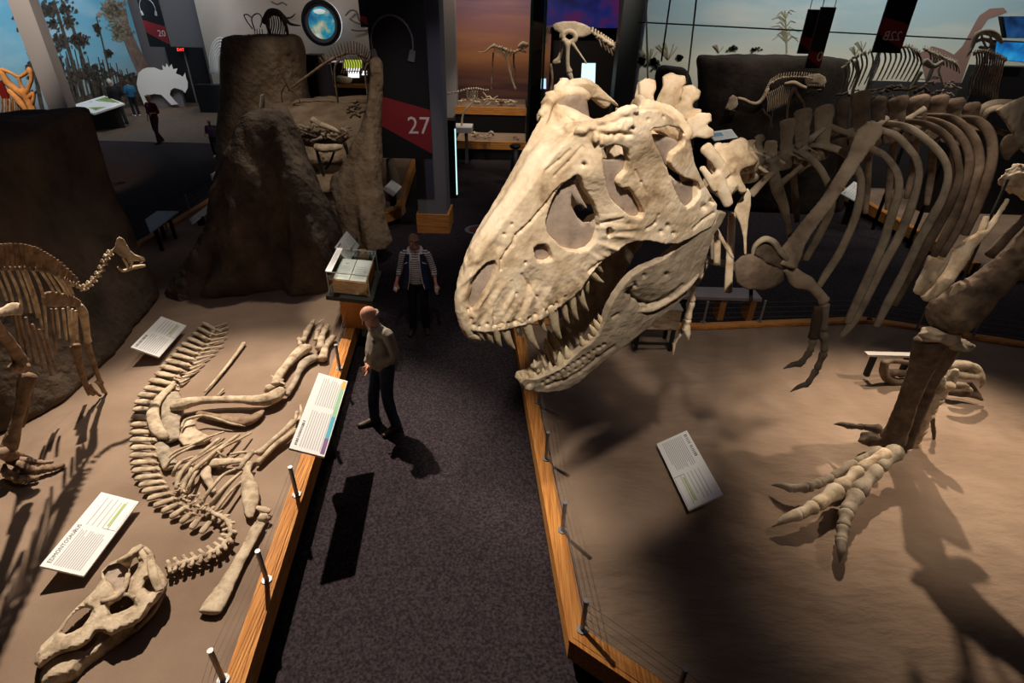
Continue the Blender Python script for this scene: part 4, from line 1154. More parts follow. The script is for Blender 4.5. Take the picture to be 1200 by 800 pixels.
# floor emblem
e = G(561,269,0); r = empty('floor_emblem', (e.x, e.y, .002), 'faint round red and grey emblem on the dark carpet', 'floor emblem')
def disc(bm, c, R0, R1, z, n=32, sx=1.0):
    A = [bm.verts.new((c.x+R0*math.cos(2*PI*i/n)*sx, c.y+R0*math.sin(2*PI*i/n), z)) for i in range(n)] if R0 else None
    B = [bm.verts.new((c.x+R1*math.cos(2*PI*i/n)*sx, c.y+R1*math.sin(2*PI*i/n), z)) for i in range(n)]
    if A:
        for i in range(n): bm.faces.new((A[i], A[(i+1)%n], B[(i+1)%n], B[i]))
    else: bm.faces.new(B)
bm = BM(); disc(bm, e, .24, .33, .004); obj('grey_ring', bm, plain('emblem_ring', (.16,.17,.16), .8), r)
bm = BM(); disc(bm, e+Vector((-.04,0,0)), 0, .2, .005); obj('red_disc', bm, plain('emblem_red', (.12,.03,.04), .8), r)
# small cross-braced plinth table with a fossil on it, behind the jaw
r = empty('display_stand', G(765,412,SZ), 'low black-legged stand carrying a brown block, under the big lower jaw', 'stand')
a = Q(742,378,6.9); b = Q(792,378,6.9)
bm = BM(); bx(bm, ((a.x+b.x)/2, 6.95, SZ+.5), (b.x-a.x, .42, .3)); obj('brown_block', bm, M['rock_l'], r)
bm = BM(); bx(bm, ((a.x+b.x)/2, 6.95, SZ+.663), (b.x-a.x+.02, .44, .025)); obj('grey_slab', bm, plain('slab_grey', (.3,.27,.25), .6), r)
bm = BM()
for x in (a.x+.06, b.x-.05):
    for y in (6.78, 7.12): bx(bm, (x, y, SZ+.17), (.05, .05, .36))
bx(bm, ((a.x+b.x)/2, 6.78, SZ+.1), (b.x-a.x, .03, .03)); bx(bm, ((a.x+b.x)/2, 6.95, SZ+.33), (b.x-a.x, .3, .04)); obj('legs', bm, M['black_soft'], r)
# red round knob seen through the jaws
p = Q(722,309,7.9); bm = BM(); blob(bm, p, (.14,.14,.14), 3, .02); cyl(bm, (p.x, p.y, 0), (p.x, p.y, p.z-.1), .02, 8); tag(obj('stool', bm, plain('red_leather', (.25,.015,.015), .5), smooth=True), 'dark red round knob on a stem seen between the open jaws', 'knob')
# suspension cables
for k, (x0, y0, x1, y1, Y0, Y1) in enumerate([(757,0,759,92,2.75,2.75),(789,0,775,72,3.5,4.5),(816,0,805,98,2.9,2.9)]):
    a = Q(x0, y0, Y0); b = Q(x1, y1, Y1); d = (a-b).normalized(); top = b + d*((10.6-b.z)/d.z)
    if top.y < 0 or abs(top.x) > 9: top = Vector((b.x, b.y, 10.6))
    bm = BM(); cyl(bm, b, top, .004 if k != 1 else .006, 6); tag(obj('suspension_cable', bm, M['black_soft']), ['thin cable hanging down to the neck bones, left one','thin slanting cable against the painted sky, middle one','thin cable hanging down to the neck bones, right one'][k], 'cable')
bm = BM(); cyl(bm, Q(748,26,12.5), Q(1215,50,12.5), .015, 6); tag(obj('picture_wire', bm, M['black_soft']), 'long level wire stretched across the painted sky', 'wire')
# ================================================================== rest of the tyrannosaur
def px(a, b):                    # metres per pixel at a point
    return (b-EYEP).dot(FW)/FPX
def tp(bm, pts, sub=3, seg=10, k=1.0, flat=None, depth=.6):
    """pts: (px, py, Y, halfwidth_px) -> tapered tube; depth = thickness along the view relative to width"""
    P = [Q(p[0], p[1], p[2]) for p in pts]; R_ = []
    for p, q in zip(pts, P):
        w = p[3]*px(0, q)*k; R_.append((w, w*depth))
    vw = (sum(P, Vector())/len(P) - EYEP).normalized()
    if flat is None:
        d = (P[-1]-P[0]).normalized(); flat = d.cross(vw)
        # radius a lies across the view
        if flat.length < .2: flat = Vector((0,0,1))
    tube(bm, P, R_, seg, sub, flat=flat)
def bonepart(name, fn, mat, parent, vox=None, nz=None, relax=1, label=None):
    bm = BM(); fn(bm)
    return obj(name, bm, mat, parent, smooth=True, vox=vox, relax=relax, nz=nz, label=label)
def ppoly(bm, poly, Y, th, sp=6, dome=0, Yfn=None):
    """plate traced at distance Y (or Yfn(px,py)), real thickness th; dome swells the middle"""
    cx = sum(p[0] for p in poly)/len(poly); cy = sum(p[1] for p in poly)/len(poly); rm = max(math.hypot(p[0]-cx, p[1]-cy) for p in poly)
    def f(x, y):
        q = Q(x, y, Yfn(x, y) if Yfn else Y); d = (EYEP-q).normalized(); e = max(0, 1-(math.hypot(x-cx, y-cy)/rm)**2)
        return q + d*(th/2 + dome*e)
    def b(P, x, y):
        d = (EYEP-P).normalized(); e = max(0, 1-(math.hypot(x-cx, y-cy)/rm)**2); return P - d*(th + 1.6*dome*e)
    slab(bm, poly, [], f, b, sp)

MB_, MG, MD = M['bone'], M['bone_grey'], M['bone_dark']
# --- neck vertebrae behind the skull (bright)
neck = [
 ([(744,125),(744,112),(747,98),(757,91),(768,94),(769,104),(765,112),(769,127)], 3.02, .07),
 ([(766,127),(772,112),(777,100),(776,90),(786,85),(793,88),(803,89),(804,98),(797,103),(806,108),(807,118),(796,122),(786,128)], 2.95, .08),
 ([(786,128),(798,118),(800,101),(812,99),(821,107),(819,116),(811,121),(812,128),(822,128),(821,137),(808,140),(798,140),(790,134)], 2.92, .08),
 ([(798,150),(805,140),(820,132),(833,133),(834,142),(826,146),(836,152),(837,160),(828,163),(815,160),(806,166)], 2.88, .08),
]
for i, (poly, Y, th) in enumerate(neck):
    bonepart('neck_vertebra', lambda bm: ppoly(bm, poly, Y, th, 5, .02), MB_, rex, vox=.008, nz=(.003, 16), relax=2)
def vert(bm, x, y, Y, w, wing=1.0):
    """vertebra: centrum, spine, side wings (pixel centre, half width in px)"""
    c = Q(x, y, Y); s = w*px(0, c); ax = Vector((.83,.55,0)); lat = Vector((.55,-.83,0))
    cyl(bm, c-ax*s*.8-Vector((0,0,s*.8)), c+ax*s*.8-Vector((0,0,s*.8)), s*.75, 14)
    blob(bm, c-Vector((0,0,s*.1)), (s*.7,s*.7,s*.7), 2)
    tube(bm, [c, c+lat*s*.9+Vector((0,0,s*.2)), c+lat*s*1.9*wing-Vector((0,0,s*.1))], [(s*.45,s*.2),(s*.35,s*.15),(s*.3,s*.12)], 8, 2, flat=ax)
    tube(bm, [c, c-lat*s*.9+Vector((0,0,s*.2)), c-lat*s*1.9*wing-Vector((0,0,s*.1))], [(s*.45,s*.2),(s*.35,s*.15),(s*.3,s*.12)], 8, 2, flat=ax)
for (x, y, Y, w) in [(858,196,3.0,11),(880,196,3.1,12),(900,186,3.18,12)]:
    def f(bm):
        vert(bm, x, y, Y, w); tp(bm, [(x+2,y,Y,w*.8),(x+3,y-12,Y,w*.62),(x+4,y-20,Y,w*.6)], depth=.5)
    bonepart('neck_vertebra', f, MB_, rex, vox=.009, nz=(.004, 14))
bonepart('neck_vertebra', lambda bm: (ppoly(bm, [(834,176),(838,168),(844,166),(850,171),(857,165),(868,161),(876,165),(878,178),(888,188),(884,194),(872,196),(866,202),(870,214),(876,224),(868,228),(860,216),(852,206),(848,216),(852,232),(846,234),(838,218),(832,202),(828,188)], 2.93, .07, 5, .03), blob(bm, Q(852,190,3.0), (.1,.12,.1), 2, .3), blob(bm, Q(870,186,3.06), (.08,.1,.09), 2, .3)), MB_, rex, vox=.009, nz=(.006, 14), relax=3)
# bright braces from the skull base to the neck
bonepart('neck_vertebra', lambda bm: (tp(bm, [(826,172,2.85,8),(838,186,2.85,7),(852,205,2.87,6)]), tp(bm, [(838,204,2.85,7),(846,222,2.86,8),(854,240,2.87,6)]), tp(bm, [(822,196,2.84,4),(832,210,2.84,5),(838,224,2.84,3)]), blob(bm, Q(846,212,2.95), (.09,.09,.09), 2)), MB_, rex, vox=.008, nz=(.003, 16))
# --- neck ribs
def rib(name, pts, mat, depth=.5, k=1.0): 
    return bonepart(name, lambda bm: tp(bm, pts, 4, 8, k, None, depth), mat, rex)
bonepart('neck_rib', lambda bm: ppoly(bm, [(876,220),(880,226),(880,240),(877,258),(875,280),(875,298),(872,298),(871,278),(867,262),(860,247),(864,238)], 2.98, .02, 5, .008), MB_, rex, vox=.006)
rib('neck_rib', [(903,190,3.1,5),(906,200,3.1,6),(910,218,3.1,7),(918,240,3.12,5.5),(923,262,3.14,3.5),(926,286,3.16,1.6)], MG)
rib('neck_rib', [(836,262,2.85,2.4),(848,284,2.87,2.2),(859,302,2.88,1.8)], MB_)
rib('neck_rib', [(858,250,3.2,4.5),(856,290,3.2,4.6),(853,342,3.2,4.6)], MB_)
rib('neck_rib', [(834,272,3.1,2.5),(835,303,3.1,2)], MG)
rib('neck_rib', [(841,275,3.15,4),(840,307,3.15,4)], MB_)
rib('neck_rib', [(880,228,3.05,5),(895,212,3.08,4),(912,196,3.1,4)], MG)
rib('neck_rib', [(876,204,3.1,4),(894,196,3.1,5),(912,184,3.12,4.5)], MG)
# --- back vertebrae with tall square spines
spines = [(880,170,3.02,6,14),(890,168,3.10,6,20),(923,160,3.26,9.5,40),(941,150,3.36,10.5,44),(966,146,3.50,11.5,44),(988,138,3.62,8.5,42),(1009,132,3.75,11.5,48),(1030,134,3.88,9,40),(1052,132,4.02,11.5,36),(1076,130,4.18,12.5,34),(1099,130,4.35,12,34),(1118,132,4.5,11,32),(1138,136,4.66,10,30)]
for i, (x, y, Y, hw, h) in enumerate(spines):
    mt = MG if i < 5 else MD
    def f(bm):
        tp(bm, [(x-2,y+h*.45,Y,hw*.75),(x-1,y,Y,hw*.8),(x,y-h*.33,Y,hw),(x,y-h*.5+1,Y,hw*.92)], 3, 14, 1, None, .42)
        vert(bm, x-2, y+h*.55, Y, 11, 1.0)
    bonepart('back_vertebra', f, mt, rex, vox=.011, nz=(.006, 11))
# --- ribs, left side
ribs = [
 ('G',[(1016,172,3.62,4),(1033,180,3.58,4),(1042,188,3.52,4),(1052,205,3.45,4.2),(1053,224,3.42,4.5),(1047,245,3.40,5),(1035,284,3.38,5),(1021,317,3.36,5),(1006,350,3.35,5),(993,378,3.35,4)]),
 ('F',[(1018,150,3.85,3.5),(1033,153,3.82,4),(1050,159,3.76,4),(1065,174,3.70,4),(1074,187,3.64,4),(1077,205,3.58,4),(1072,228,3.54,4.5),(1065,250,3.52,5),(1050,284,3.50,5),(1029,320,3.48,5.5),(1014,350,3.46,5.5),(1000,376,3.45,5),(986,394,3.45,3)]),
 ('A',[(1010,149,3.9,4),(1023,145,3.92,4),(1042,144,3.92,4.3),(1065,150,3.90,4.3),(1087,165,3.82,4),(1104,183,3.76,4),(1111,203,3.70,4),(1106,228,3.66,4.5),(1094,252,3.64,5),(1078,280,3.62,5),(1060,318,3.60,5),(1043,350,3.58,5),(1027,382,3.57,3.5)]),
 ('B',[(1040,143,4.0,3.5),(1058,141,4.02,4),(1080,144,4.02,4.3),(1102,154,3.98,4.3),(1117,171,3.92,4.2),(1123,192,3.86,4),(1123,212,3.82,4.5),(1110,245,3.78,5),(1086,288,3.76,5),(1066,325,3.74,4.5),(1048,358,3.73,3)]),
 ('C',[(1066,139,4.15,4),(1090,140,4.17,4.3),(1114,150,4.14,4.5),(1129,165,4.08,4.5),(1136,186,4.02,4.5),(1133,210,3.98,4.8),(1118,255,3.94,5),(1094,300,3.92,4)]),
 ('D',[(1084,135,4.3,4),(1110,137,4.32,5),(1130,149,4.28,5),(1144,168,4.22,5),(1148,192,4.16,5),(1143,212,4.12,5),(1128,256,4.08,5),(1104,300,4.05,4)]),
 ('E',[(1116,138,4.5,5),(1140,140,4.5,5.5),(1157,152,4.44,5.5),(1163,174,4.38,5.5),(1160,200,4.32,5.5),(1148,235,4.28,5.5),(1130,275,4.26,4.5)]),
 ('H',[(942,172,3.52,4),(955,170,3.48,4),(967,171,3.44,4.2),(987,178,3.38,4.2),(1000,190,3.34,4),(1009,212,3.31,4.2),(1006,240,3.30,4.5),(999,263,3.30,4.6),(984,296,3.30,4.6),(970,318,3.30,4.5),(960,335,3.30,3.5)]),
 ('I',[(918,174,3.36,3.5),(930,175,3.32,4),(945,182,3.26,4),(958,194,3.22,4),(967,208,3.20,4),(974,226,3.19,4.5),(972,250,3.24,4.8),(960,275,3.29,4.8),(944,304,3.34,4)]),
]
for n_, pts in ribs:
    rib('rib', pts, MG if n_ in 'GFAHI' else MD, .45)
# ribs of the far side, seen inside the cage
for (x0, y0, Y0, x1, y1, x2, y2) in [(1000,160,4.1,985,190,975,235),(1030,152,4.3,1018,185,1014,250),(1052,150,4.5,1044,190,1040,245),(1075,152,4.7,1070,200,1062,232),(1094,156,4.85,1092,200,1086,240),(1120,160,5.0,1116,205,1108,250),(940,178,3.7,930,205,934,260)]:
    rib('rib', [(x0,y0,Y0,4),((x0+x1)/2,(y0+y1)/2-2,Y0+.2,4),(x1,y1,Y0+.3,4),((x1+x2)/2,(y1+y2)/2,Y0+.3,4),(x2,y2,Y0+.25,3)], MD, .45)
# rib heads / transverse struts
for (a, b) in [((972,145,3.5),(950,163,3.45)),((972,148,3.5),(1004,160,3.6)),((950,162,3.4),(934,172,3.3)),((1006,150,3.8),(984,158,3.65)),((1084,127,4.1),(1060,142,4.1)),((1040,138,3.9),(1028,148,3.8)),((960,185,3.3),(935,200,3.4)),((945,190,3.3),(915,215,3.3))]:
    rib('vertebra_process', [(a[0],a[1],a[2],3.5),((a[0]+b[0])/2,(a[1]+b[1])/2,(a[2]+b[2])/2,3),(b[0],b[1],b[2],4)], MG, .5)
# --- shoulder blade, coracoid
def f(bm):
    tp(bm, [(1020,142,3.18,5),(1020,152,3.18,14),(1011,168,3.16,12),(1000,188,3.12,9),(985,212,3.07,8.5),(970,235,3.03,8.5),(952,258,2.99,9),(936,280,2.95,10),(926,298,2.92,13),(920,310,2.9,14)], 4, 14, 1.0, None, .28)
bonepart('shoulder_blade', f, M['bone_mid'], rex, vox=.008, nz=(.003, 16))
bonepart('coracoid', lambda bm: ppoly(bm, [(884,298),(886,288),(895,281),(906,284),(913,294),(921,304),(932,304),(930,314),(920,318),(908,312),(896,306)], 2.93, .035, 5, .02), M['bone_dark'], rex, vox=.008, nz=(.003, 16))
bonepart('coracoid', lambda bm: tube(bm, [Q(882,299,2.91), Q(885,288,2.905), Q(896,280,2.90), Q(907,284,2.90), Q(915,296,2.90), Q(924,306,2.90)], [.008,.014,.018,.018,.018,.012], 10, 4), MG, rex)
bonepart('coracoid', lambda bm: ppoly(bm, [(860,308),(868,300),(880,297),(890,302),(900,310),(918,317),(919,328),(908,336),(893,340),(876,339),(863,331)], 2.92, .05, 5, .035), M['bone_dark'], rex, vox=.008, nz=(.004, 14))
bonepart('support_rod', lambda bm: tube(bm, [Q(880,336,2.95), Q(880,352,2.95)], .012, 8), M['black_soft'], rex)
# --- left arm
def arm(bm): tp(bm, [(922,314,2.92,6),(928,319,2.92,8),(936,328,2.90,10),(945,331,2.88,9),(954,338,2.86,6),(962,347,2.84,6),(966,353,2.83,7)], 3, 12, 1, None, .7)
bonepart('upper_arm_bone', arm, M['bone_mid'], rex, vox=.006, nz=(.002, 20))
bonepart('forearm_bone', lambda bm: (tp(bm, [(966,357,2.83,6),(967,366,2.83,4),(966,378,2.83,3.6),(965,386,2.83,5)]), ), MG, rex)
bonepart('forearm_bone', lambda bm: (tp(bm, [(958,360,2.84,4),(957,372,2.84,5.5),(955,386,2.84,5.5),(953,396,2.84,6)]), ), MD, rex)
def finger(segs, mat=MG, claw=True, parent=None, name='finger', k=1.0):
    """segs: joint list (px,py,Y,halfwidth)"""
    def f(bm):
        for i, (a, b) in enumerate(zip(segs, segs[1:])):
            A = Q(*a[:3]); B = Q(*b[:3]); w = px(0, A)*k
            if i == len(segs)-2 and claw:
                mid = A.lerp(B, .5) + Vector((0,0,1))*(A-B).length*.10
                tube(bm, [A, mid, B], [a[3]*w*1.05, a[3]*w*.75, .12*w*a[3]], 10, 4)
            else:
                g = A.lerp(B, .06); h = A.lerp(B, .94)
                tube(bm, [g, A.lerp(B, .18), A.lerp(B, .5), A.lerp(B, .82), h], [a[3]*w*.95, a[3]*w*1.05, a[3]*w*.72, b[3]*w*1.0, b[3]*w*.9], 10, 2)
    return bonepart(name, f, mat, parent or rex)
finger([(953,398,2.84,4.5),(949,412,2.83,4),(938,426,2.82,4),(918,432,2.8,1)])
finger([(965,390,2.83,5),(966,412,2.83,4.5),(957,433,2.82,4),(946,450,2.81,3.5),(926,459,2.8,1)])
# right hand hanging behind the jaw
finger([(812,336,3.25,5),(810,353,3.25,5),(806,374,3.25,4.5),(804,384,3.25,5),(807,398,3.24,1)], MB_, name='right_hand_finger')
finger([(803,374,3.3,2.5),(797,391,3.3,2.5),(790,402,3.3,2.3),(789,416,3.3,1)], MB_, name='right_hand_finger')
bonepart('forearm_bone', lambda bm: (tp(bm, [(812,334,3.27,5),(817,322,3.3,3.5),(823,308,3.34,5)], depth=.8), tp(bm, [(816,333,3.29,3),(822,322,3.32,2.5),(827,309,3.35,3)])), MG, rex)
bonepart('upper_arm_bone', lambda bm: tp(bm, [(826,304,3.35,5),(845,308,3.4,4),(868,314,3.45,6)], depth=.8), MG, rex)
# --- pelvis
def f(bm): ppoly(bm, [(1166,129),(1178,122),(1200,112),(1240,100),(1300,96),(1340,110),(1330,170),(1290,190),(1240,196),(1212,188),(1197,176),(1188,160),(1178,144)], 4.6, .07, 9, .05, Yfn=lambda x, y: 4.55+(x-1170)*.004)
bonepart('hip_bone', f, MG, rex, vox=.016, nz=(.006, 10))
bonepart('hip_bone', lambda bm: ppoly(bm, [(1179,158),(1186,157),(1191,164),(1197,173),(1190,178),(1181,190),(1174,184),(1171,172),(1174,163)], 4.5, .05, 5, .02), MD, rex, vox=.012, nz=(.004, 12))
rib('sacral_rib', [(1146,142,4.72,3),(1150,128,4.7,4),(1165,121,4.7,4.5),(1186,120,4.72,4)], MG)
rib('sacral_rib', [(1152,140,4.65,3),(1158,130,4.62,3.5),(1172,126,4.6,3.5),(1182,128,4.6,3)], MG)
rib('sacral_rib', [(1155,146,4.8,3),(1166,152,4.8,3),(1178,156,4.8,3)], MD)
# thigh (mostly beyond the frame), light on the knuckle put in as paler bone
def f(bm):
    tube(bm, [Q(1250,170,4.75), Q(1275,215,4.7), Q(1290,260,4.6), Q(1285,290,4.5)], [.20,.14,.15,.2], 14, 4)
bonepart('thigh_bone', f, MG, rex, vox=.02, nz=(.006, 9))
def f(bm): 
    blob(bm, Q(1196,210,4.9), (.14,.12,.12), 3, .3, 6); tp(bm, [(1186,206,4.9,6),(1200,222,4.9,9),(1216,236,4.9,8)])
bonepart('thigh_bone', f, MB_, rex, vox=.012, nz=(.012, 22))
# pubic bones, the light on them put in as paler bone
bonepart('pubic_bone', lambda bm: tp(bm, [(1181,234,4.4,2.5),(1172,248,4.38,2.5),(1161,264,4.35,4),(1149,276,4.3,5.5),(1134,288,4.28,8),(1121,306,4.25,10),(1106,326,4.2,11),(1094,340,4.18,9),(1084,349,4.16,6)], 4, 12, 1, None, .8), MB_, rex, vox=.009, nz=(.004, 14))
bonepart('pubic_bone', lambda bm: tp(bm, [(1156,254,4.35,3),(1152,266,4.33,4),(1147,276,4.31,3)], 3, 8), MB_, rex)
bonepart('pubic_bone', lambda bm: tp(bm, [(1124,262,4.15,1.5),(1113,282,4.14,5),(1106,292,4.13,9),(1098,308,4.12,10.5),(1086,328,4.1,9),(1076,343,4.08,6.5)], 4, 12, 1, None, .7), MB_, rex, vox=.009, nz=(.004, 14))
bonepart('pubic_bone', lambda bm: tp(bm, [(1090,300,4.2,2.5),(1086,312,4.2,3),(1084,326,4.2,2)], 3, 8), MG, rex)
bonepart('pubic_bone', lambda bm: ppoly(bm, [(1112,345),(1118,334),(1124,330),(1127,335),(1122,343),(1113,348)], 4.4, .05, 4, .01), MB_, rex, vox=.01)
# shin
def f(bm):
    tp(bm, [(1300,215,4.5,30),(1262,242,4.5,25),(1225,275,4.52,19),(1190,305,4.55,17),(1160,332,4.58,19),(1135,352,4.6,25),(1118,366,4.6,28),(1112,378,4.6,24)], 4, 18, 1, None, .75)
bonepart('shin_bone', f, MD, rex, vox=.013, nz=(.009, 10))
bonepart('shin_bone', lambda bm: tp(bm, [(1290,190,4.75,9),(1240,225,4.75,6),(1195,262,4.75,5),(1160,300,4.72,6)], 4, 10), MD, rex)
bonepart('ankle_bone', lambda bm: (blob(bm, Q(1092,392,4.55), (.11,.09,.06), 3, .2), blob(bm, Q(1126,404,4.55), (.12,.09,.05), 3, .2), blob(bm, Q(1108,392,4.6), (.14,.12,.09), 3)), MG, rex, vox=.011, nz=(.004, 12))
# metatarsus and foot
fz = lambda x, y: G(x, y, SZ+.05).y
bonepart('foot_long_bone', lambda bm: tp(bm, [(1090,400,4.62,17),(1086,415,4.65,16),(1076,440,4.7,12),(1064,470,4.75,11),(1054,498,4.78,12),(1046,515,4.78,14)], 4, 12, 1, None, .7), MD, rex, vox=.011, nz=(.005, 12))
bonepart('foot_long_bone', lambda bm: tp(bm, [(1110,398,4.75,16),(1104,415,4.78,14),(1090,445,4.82,10),(1076,476,4.84,10),(1064,502,4.84,12),(1056,520,4.82,12)], 4, 12, 1, None, .7), MD, rex, vox=.011, nz=(.005, 12))
def toe(pts, mat, k=.84, claw=True):
    segs = []
    for (x, y, w, z) in pts:
        p = G(x, y, SZ+z); segs.append((x, y, p.y, w))
    return finger(segs, mat, claw, name='toe', k=k)
toe([(1032,503,7,.42),(1012,500,4.5,.40),(995,499,4.5,.38),(977,497,1,.33)], MD)
toe([(1034,528,9,.34),(1003,542,7,.22),(975,559,6.5,.14),(960,566,7,.13),(946,571,7.5,.12),(927,572,6,.10),(904,568,1,.05)], MG)
toe([(1040,530,10,.34),(1008,550,9,.24),(983,573,12,.16),(955,593,10,.13),(935,603,8.5,.10),(905,617,1,.03)], MB_)
toe([(1052,527,12,.34),(1028,548,11,.25),(1004,578,12,.17),(992,600,10,.14),(988,618,9,.12),(986,634,8,.10),(984,659,1,.02)], MG)
bonepart('toe', lambda bm: (blob(bm, Q(1020,514,4.75), (.12,.09,.08), 2, .3), blob(bm, Q(1044,520,4.78), (.14,.1,.1), 2, .3)), MD, rex, vox=.011, nz=(.004, 14))
finger([(1110,446,4.9,10),(1098,464,4.88,9),(1088,482,4.86,8),(1079,500,4.86,8),(1073,517,4.86,6),(1069,536,4.86,6.5),(1070,556,4.86,2)], MB_, claw=True, name='toe')
finger([(1092,488,4.95,3),(1094,504,4.95,2.5),(1093,521,4.95,1)], MD, name='toe')
bonepart('ankle_bone', lambda bm: (blob(bm, Q(1101,452,4.85), (.06,.06,.11), 2, .25), blob(bm, Q(1113,444,4.9), (.07,.06,.13), 2, .25)), MG, rex, vox=.01, nz=(.004, 14))
# steel supports that carry the mount
bonepart('support_rod', lambda bm: cyl(bm, Q(1060,512,4.8), Q(1086,405,4.72), .035, 10), M['black_soft'], rex)
bonepart('support_rod', lambda bm: (cyl(bm, Q(1181,210,4.7), Q(1100,390,4.7), .012, 6), ), M['black_soft'], rex)
# low carved skulls lying behind the heavy leg
r = empty('fossil_skull', G(1135,466,SZ), 'small horned skull resting on the sand right of the heavy leg', 'skull')
sk = r
def f(bm):
    tube(bm, [Q(1112,430,5.7), Q(1126,427,5.7), Q(1142,430,5.72), Q(1150,438,5.74), Q(1151,448,5.75)], [.05,.06,.045,.035,.03], 10, 3)
    tube(bm, [Q(1114,438,5.65), Q(1128,440,5.65), Q(1146,442,5.68)], [.05,.045,.03], 10, 3)
    tube(bm, [Q(1126,440,5.68), Q(1134,433,5.7), Q(1142,430,5.7)], [.02,.02,.02], 8, 3)
    tube(bm, [Q(1146,438,5.7), Q(1152,446,5.72), Q(1148,455,5.74)], [.03,.03,.01], 8, 3)
    tube(bm, [Q(1114,452,5.72), Q(1128,452,5.7), Q(1138,458,5.7)], [.05,.05,.03], 10, 3)
bonepart('cranium', f, MG, sk, vox=.012, nz=(.005, 14))
def f(bm):
    tube(bm, [Q(1108,458,5.8), Q(1124,460,5.75), Q(1140,462,5.72), Q(1151,468,5.7)], [.05,.055,.045,.02], 10, 3)
    tube(bm, [Q(1136,448,5.75), Q(1144,458,5.72), Q(1152,469,5.7)], [.03,.025,.012], 8, 3)
bonepart('lower_jaw', f, MD, sk, vox=.012, nz=(.005, 14))
r = empty('fossil_slab', G(1052,446,SZ), 'rounded dark fossil shell under a white plank, left of the heavy leg', 'fossil')
bonepart('shell', lambda bm: (tube(bm, [Q(1037,424,6.1), Q(1036,436,6.1), Q(1042,445,6.1), Q(1056,448,6.1), Q(1072,446,6.1)], [.05,.06,.06,.06,.05], 10, 3), tube(bm, [Q(1038,424,6.1), Q(1052,423,6.15), Q(1070,426,6.15)], [.035,.035,.035], 8, 3), tube(bm, [Q(1042,436,6.1), Q(1056,437,6.12), Q(1072,438,6.15)], [.05,.05,.05], 8, 3)), MD, r, vox=.014, nz=(.005, 12))
a = Q(1017,417,6.2); b = Q(1078,417,6.2)
bm = BM(); bx(bm, ((a.x+b.x)/2, 6.25, a.z), (b.x-a.x, .09, .03)); obj('white_plank', bm, plain('plank_white', (.5,.45,.42), .5), r)
bm = BM(); bx(bm, (a.x+.12, 6.25, (a.z+SZ)/2), (.05, .07, a.z-SZ)); bx(bm, (b.x-.1, 6.25, (a.z+SZ)/2), (.05, .07, a.z-SZ)); obj('stand', bm, M['black_soft'], r)
# ================================================================== skeleton lying in the left bed
HB = M['hadro']
ly = empty('lying_skeleton', G(215,520,SZ), 'duck-billed dinosaur skeleton lying flattened on the left sand bed, tail curled at top', 'dinosaur skeleton')
def gz(x, y, z=.0): return G(x, y, SZ+z)
def gpx(p): return (p-EYEP).dot(FW)/FPX
def lt(bm, pts, h=.03, sub=3, seg=8, fl=.55, k=1.0):
    """bone on the sand: pts (px,py,halfwidth px[,height])"""
    P = [gz(p[0], p[1], p[3] if len(p) > 3 else h) for p in pts]; R_ = [(p[2]*gpx(q)*k, max(.006, p[2]*gpx(q)*k*fl)) for p, q in zip(pts, P)]
    d = (P[-1]-P[0]); d.z = 0; side = Vector((-d.y, d.x, 0))
    if side.length < 1e-4: side = Vector((1,0,0))
    tube(bm, P, R_, seg, sub, flat=side)
def lp(name, fn, mat=HB, vox=None, nz=None, relax=1, parent=None): return bonepart(name, fn, mat, parent or ly, vox=vox, nz=nz, relax=relax)
OUT = [(238,378),(232,384),(227,390),(221,396),(214,402),(208,408),(202,415),(196,422),(190,429),(184,437),(177,445),(171,454),(164,462),(160,470),(158,479),(156,488),(155,497),(154,506),(154,515),(155,524),(154,533),(155,542),(156,551),(159,560),(164,568),(168,575),(174,584),(181,592),(190,599),(200,606),(212,612),(224,619),(236,624)]
INN = [(252,386),(247,391),(243,397),(238,403),(232,408),(228,414),(223,420),(218,427),(212,434),(205,441),(199,449),(192,457),(186,464),(182,472),(179,480),(178,489),(178,497),(178,506),(178,515),(178,524),(178,533),(179,541),(181,549),(184,557),(188,564),(192,571),(197,578),(203,584),(209,590),(216,595),(224,601),(234,606),(246,611)]
for i, (a, b) in enumerate(zip(OUT, INN)):
    w = 2.5 + 1.9*min(1, i/10.); 
    lp('neural_spine', lambda bm: lt(bm, [(a[0],a[1],w*.9,.03),(a[0]*.7+b[0]*.3,a[1]*.7+b[1]*.3,w*1.1,.04),(b[0],b[1],w*.75,.06)], fl=.5))
for i, b in enumerate(INN):
    if i < 31:
        c = INN[i]; w = 2.6+1.6*min(1, i/10.)
        lp('back_vertebra', lambda bm: (blob(bm, gz(c[0]+2, c[1]+1, .055), (w*gpx(gz(*c)),)*2 + (w*.8*gpx(gz(*c)),), 1, .4), lt(bm, [(c[0]+1,c[1],1.6,.08),(c[0]+7,c[1]+2,1.4,.05)])))
# haemal spines of the tail
for (x0, y0, x1, y1) in [(250,384,266,378),(248,389,268,383),(246,394,266,389),(243,399,266,395),(240,404,262,399),(237,409,262,405),(234,414,256,410),(230,420,252,415),(227,426,246,420),(223,432,240,426),(219,438,234,432),(214,442,228,437),(211,448,222,443)]:
    lp('tail_spine', lambda bm: lt(bm, [(x0,y0,2.2,.05),((x0+x1)/2,(y0+y1)/2,1.6,.04),(x1,y1,.9,.02)]))
for (x0, y0) in [(208,443),(206,449),(207,454)]: lp('tail_spine', lambda bm: lt(bm, [(x0-4,y0,1.6,.06),(x0+3,y0+3,1.6,.05)]))
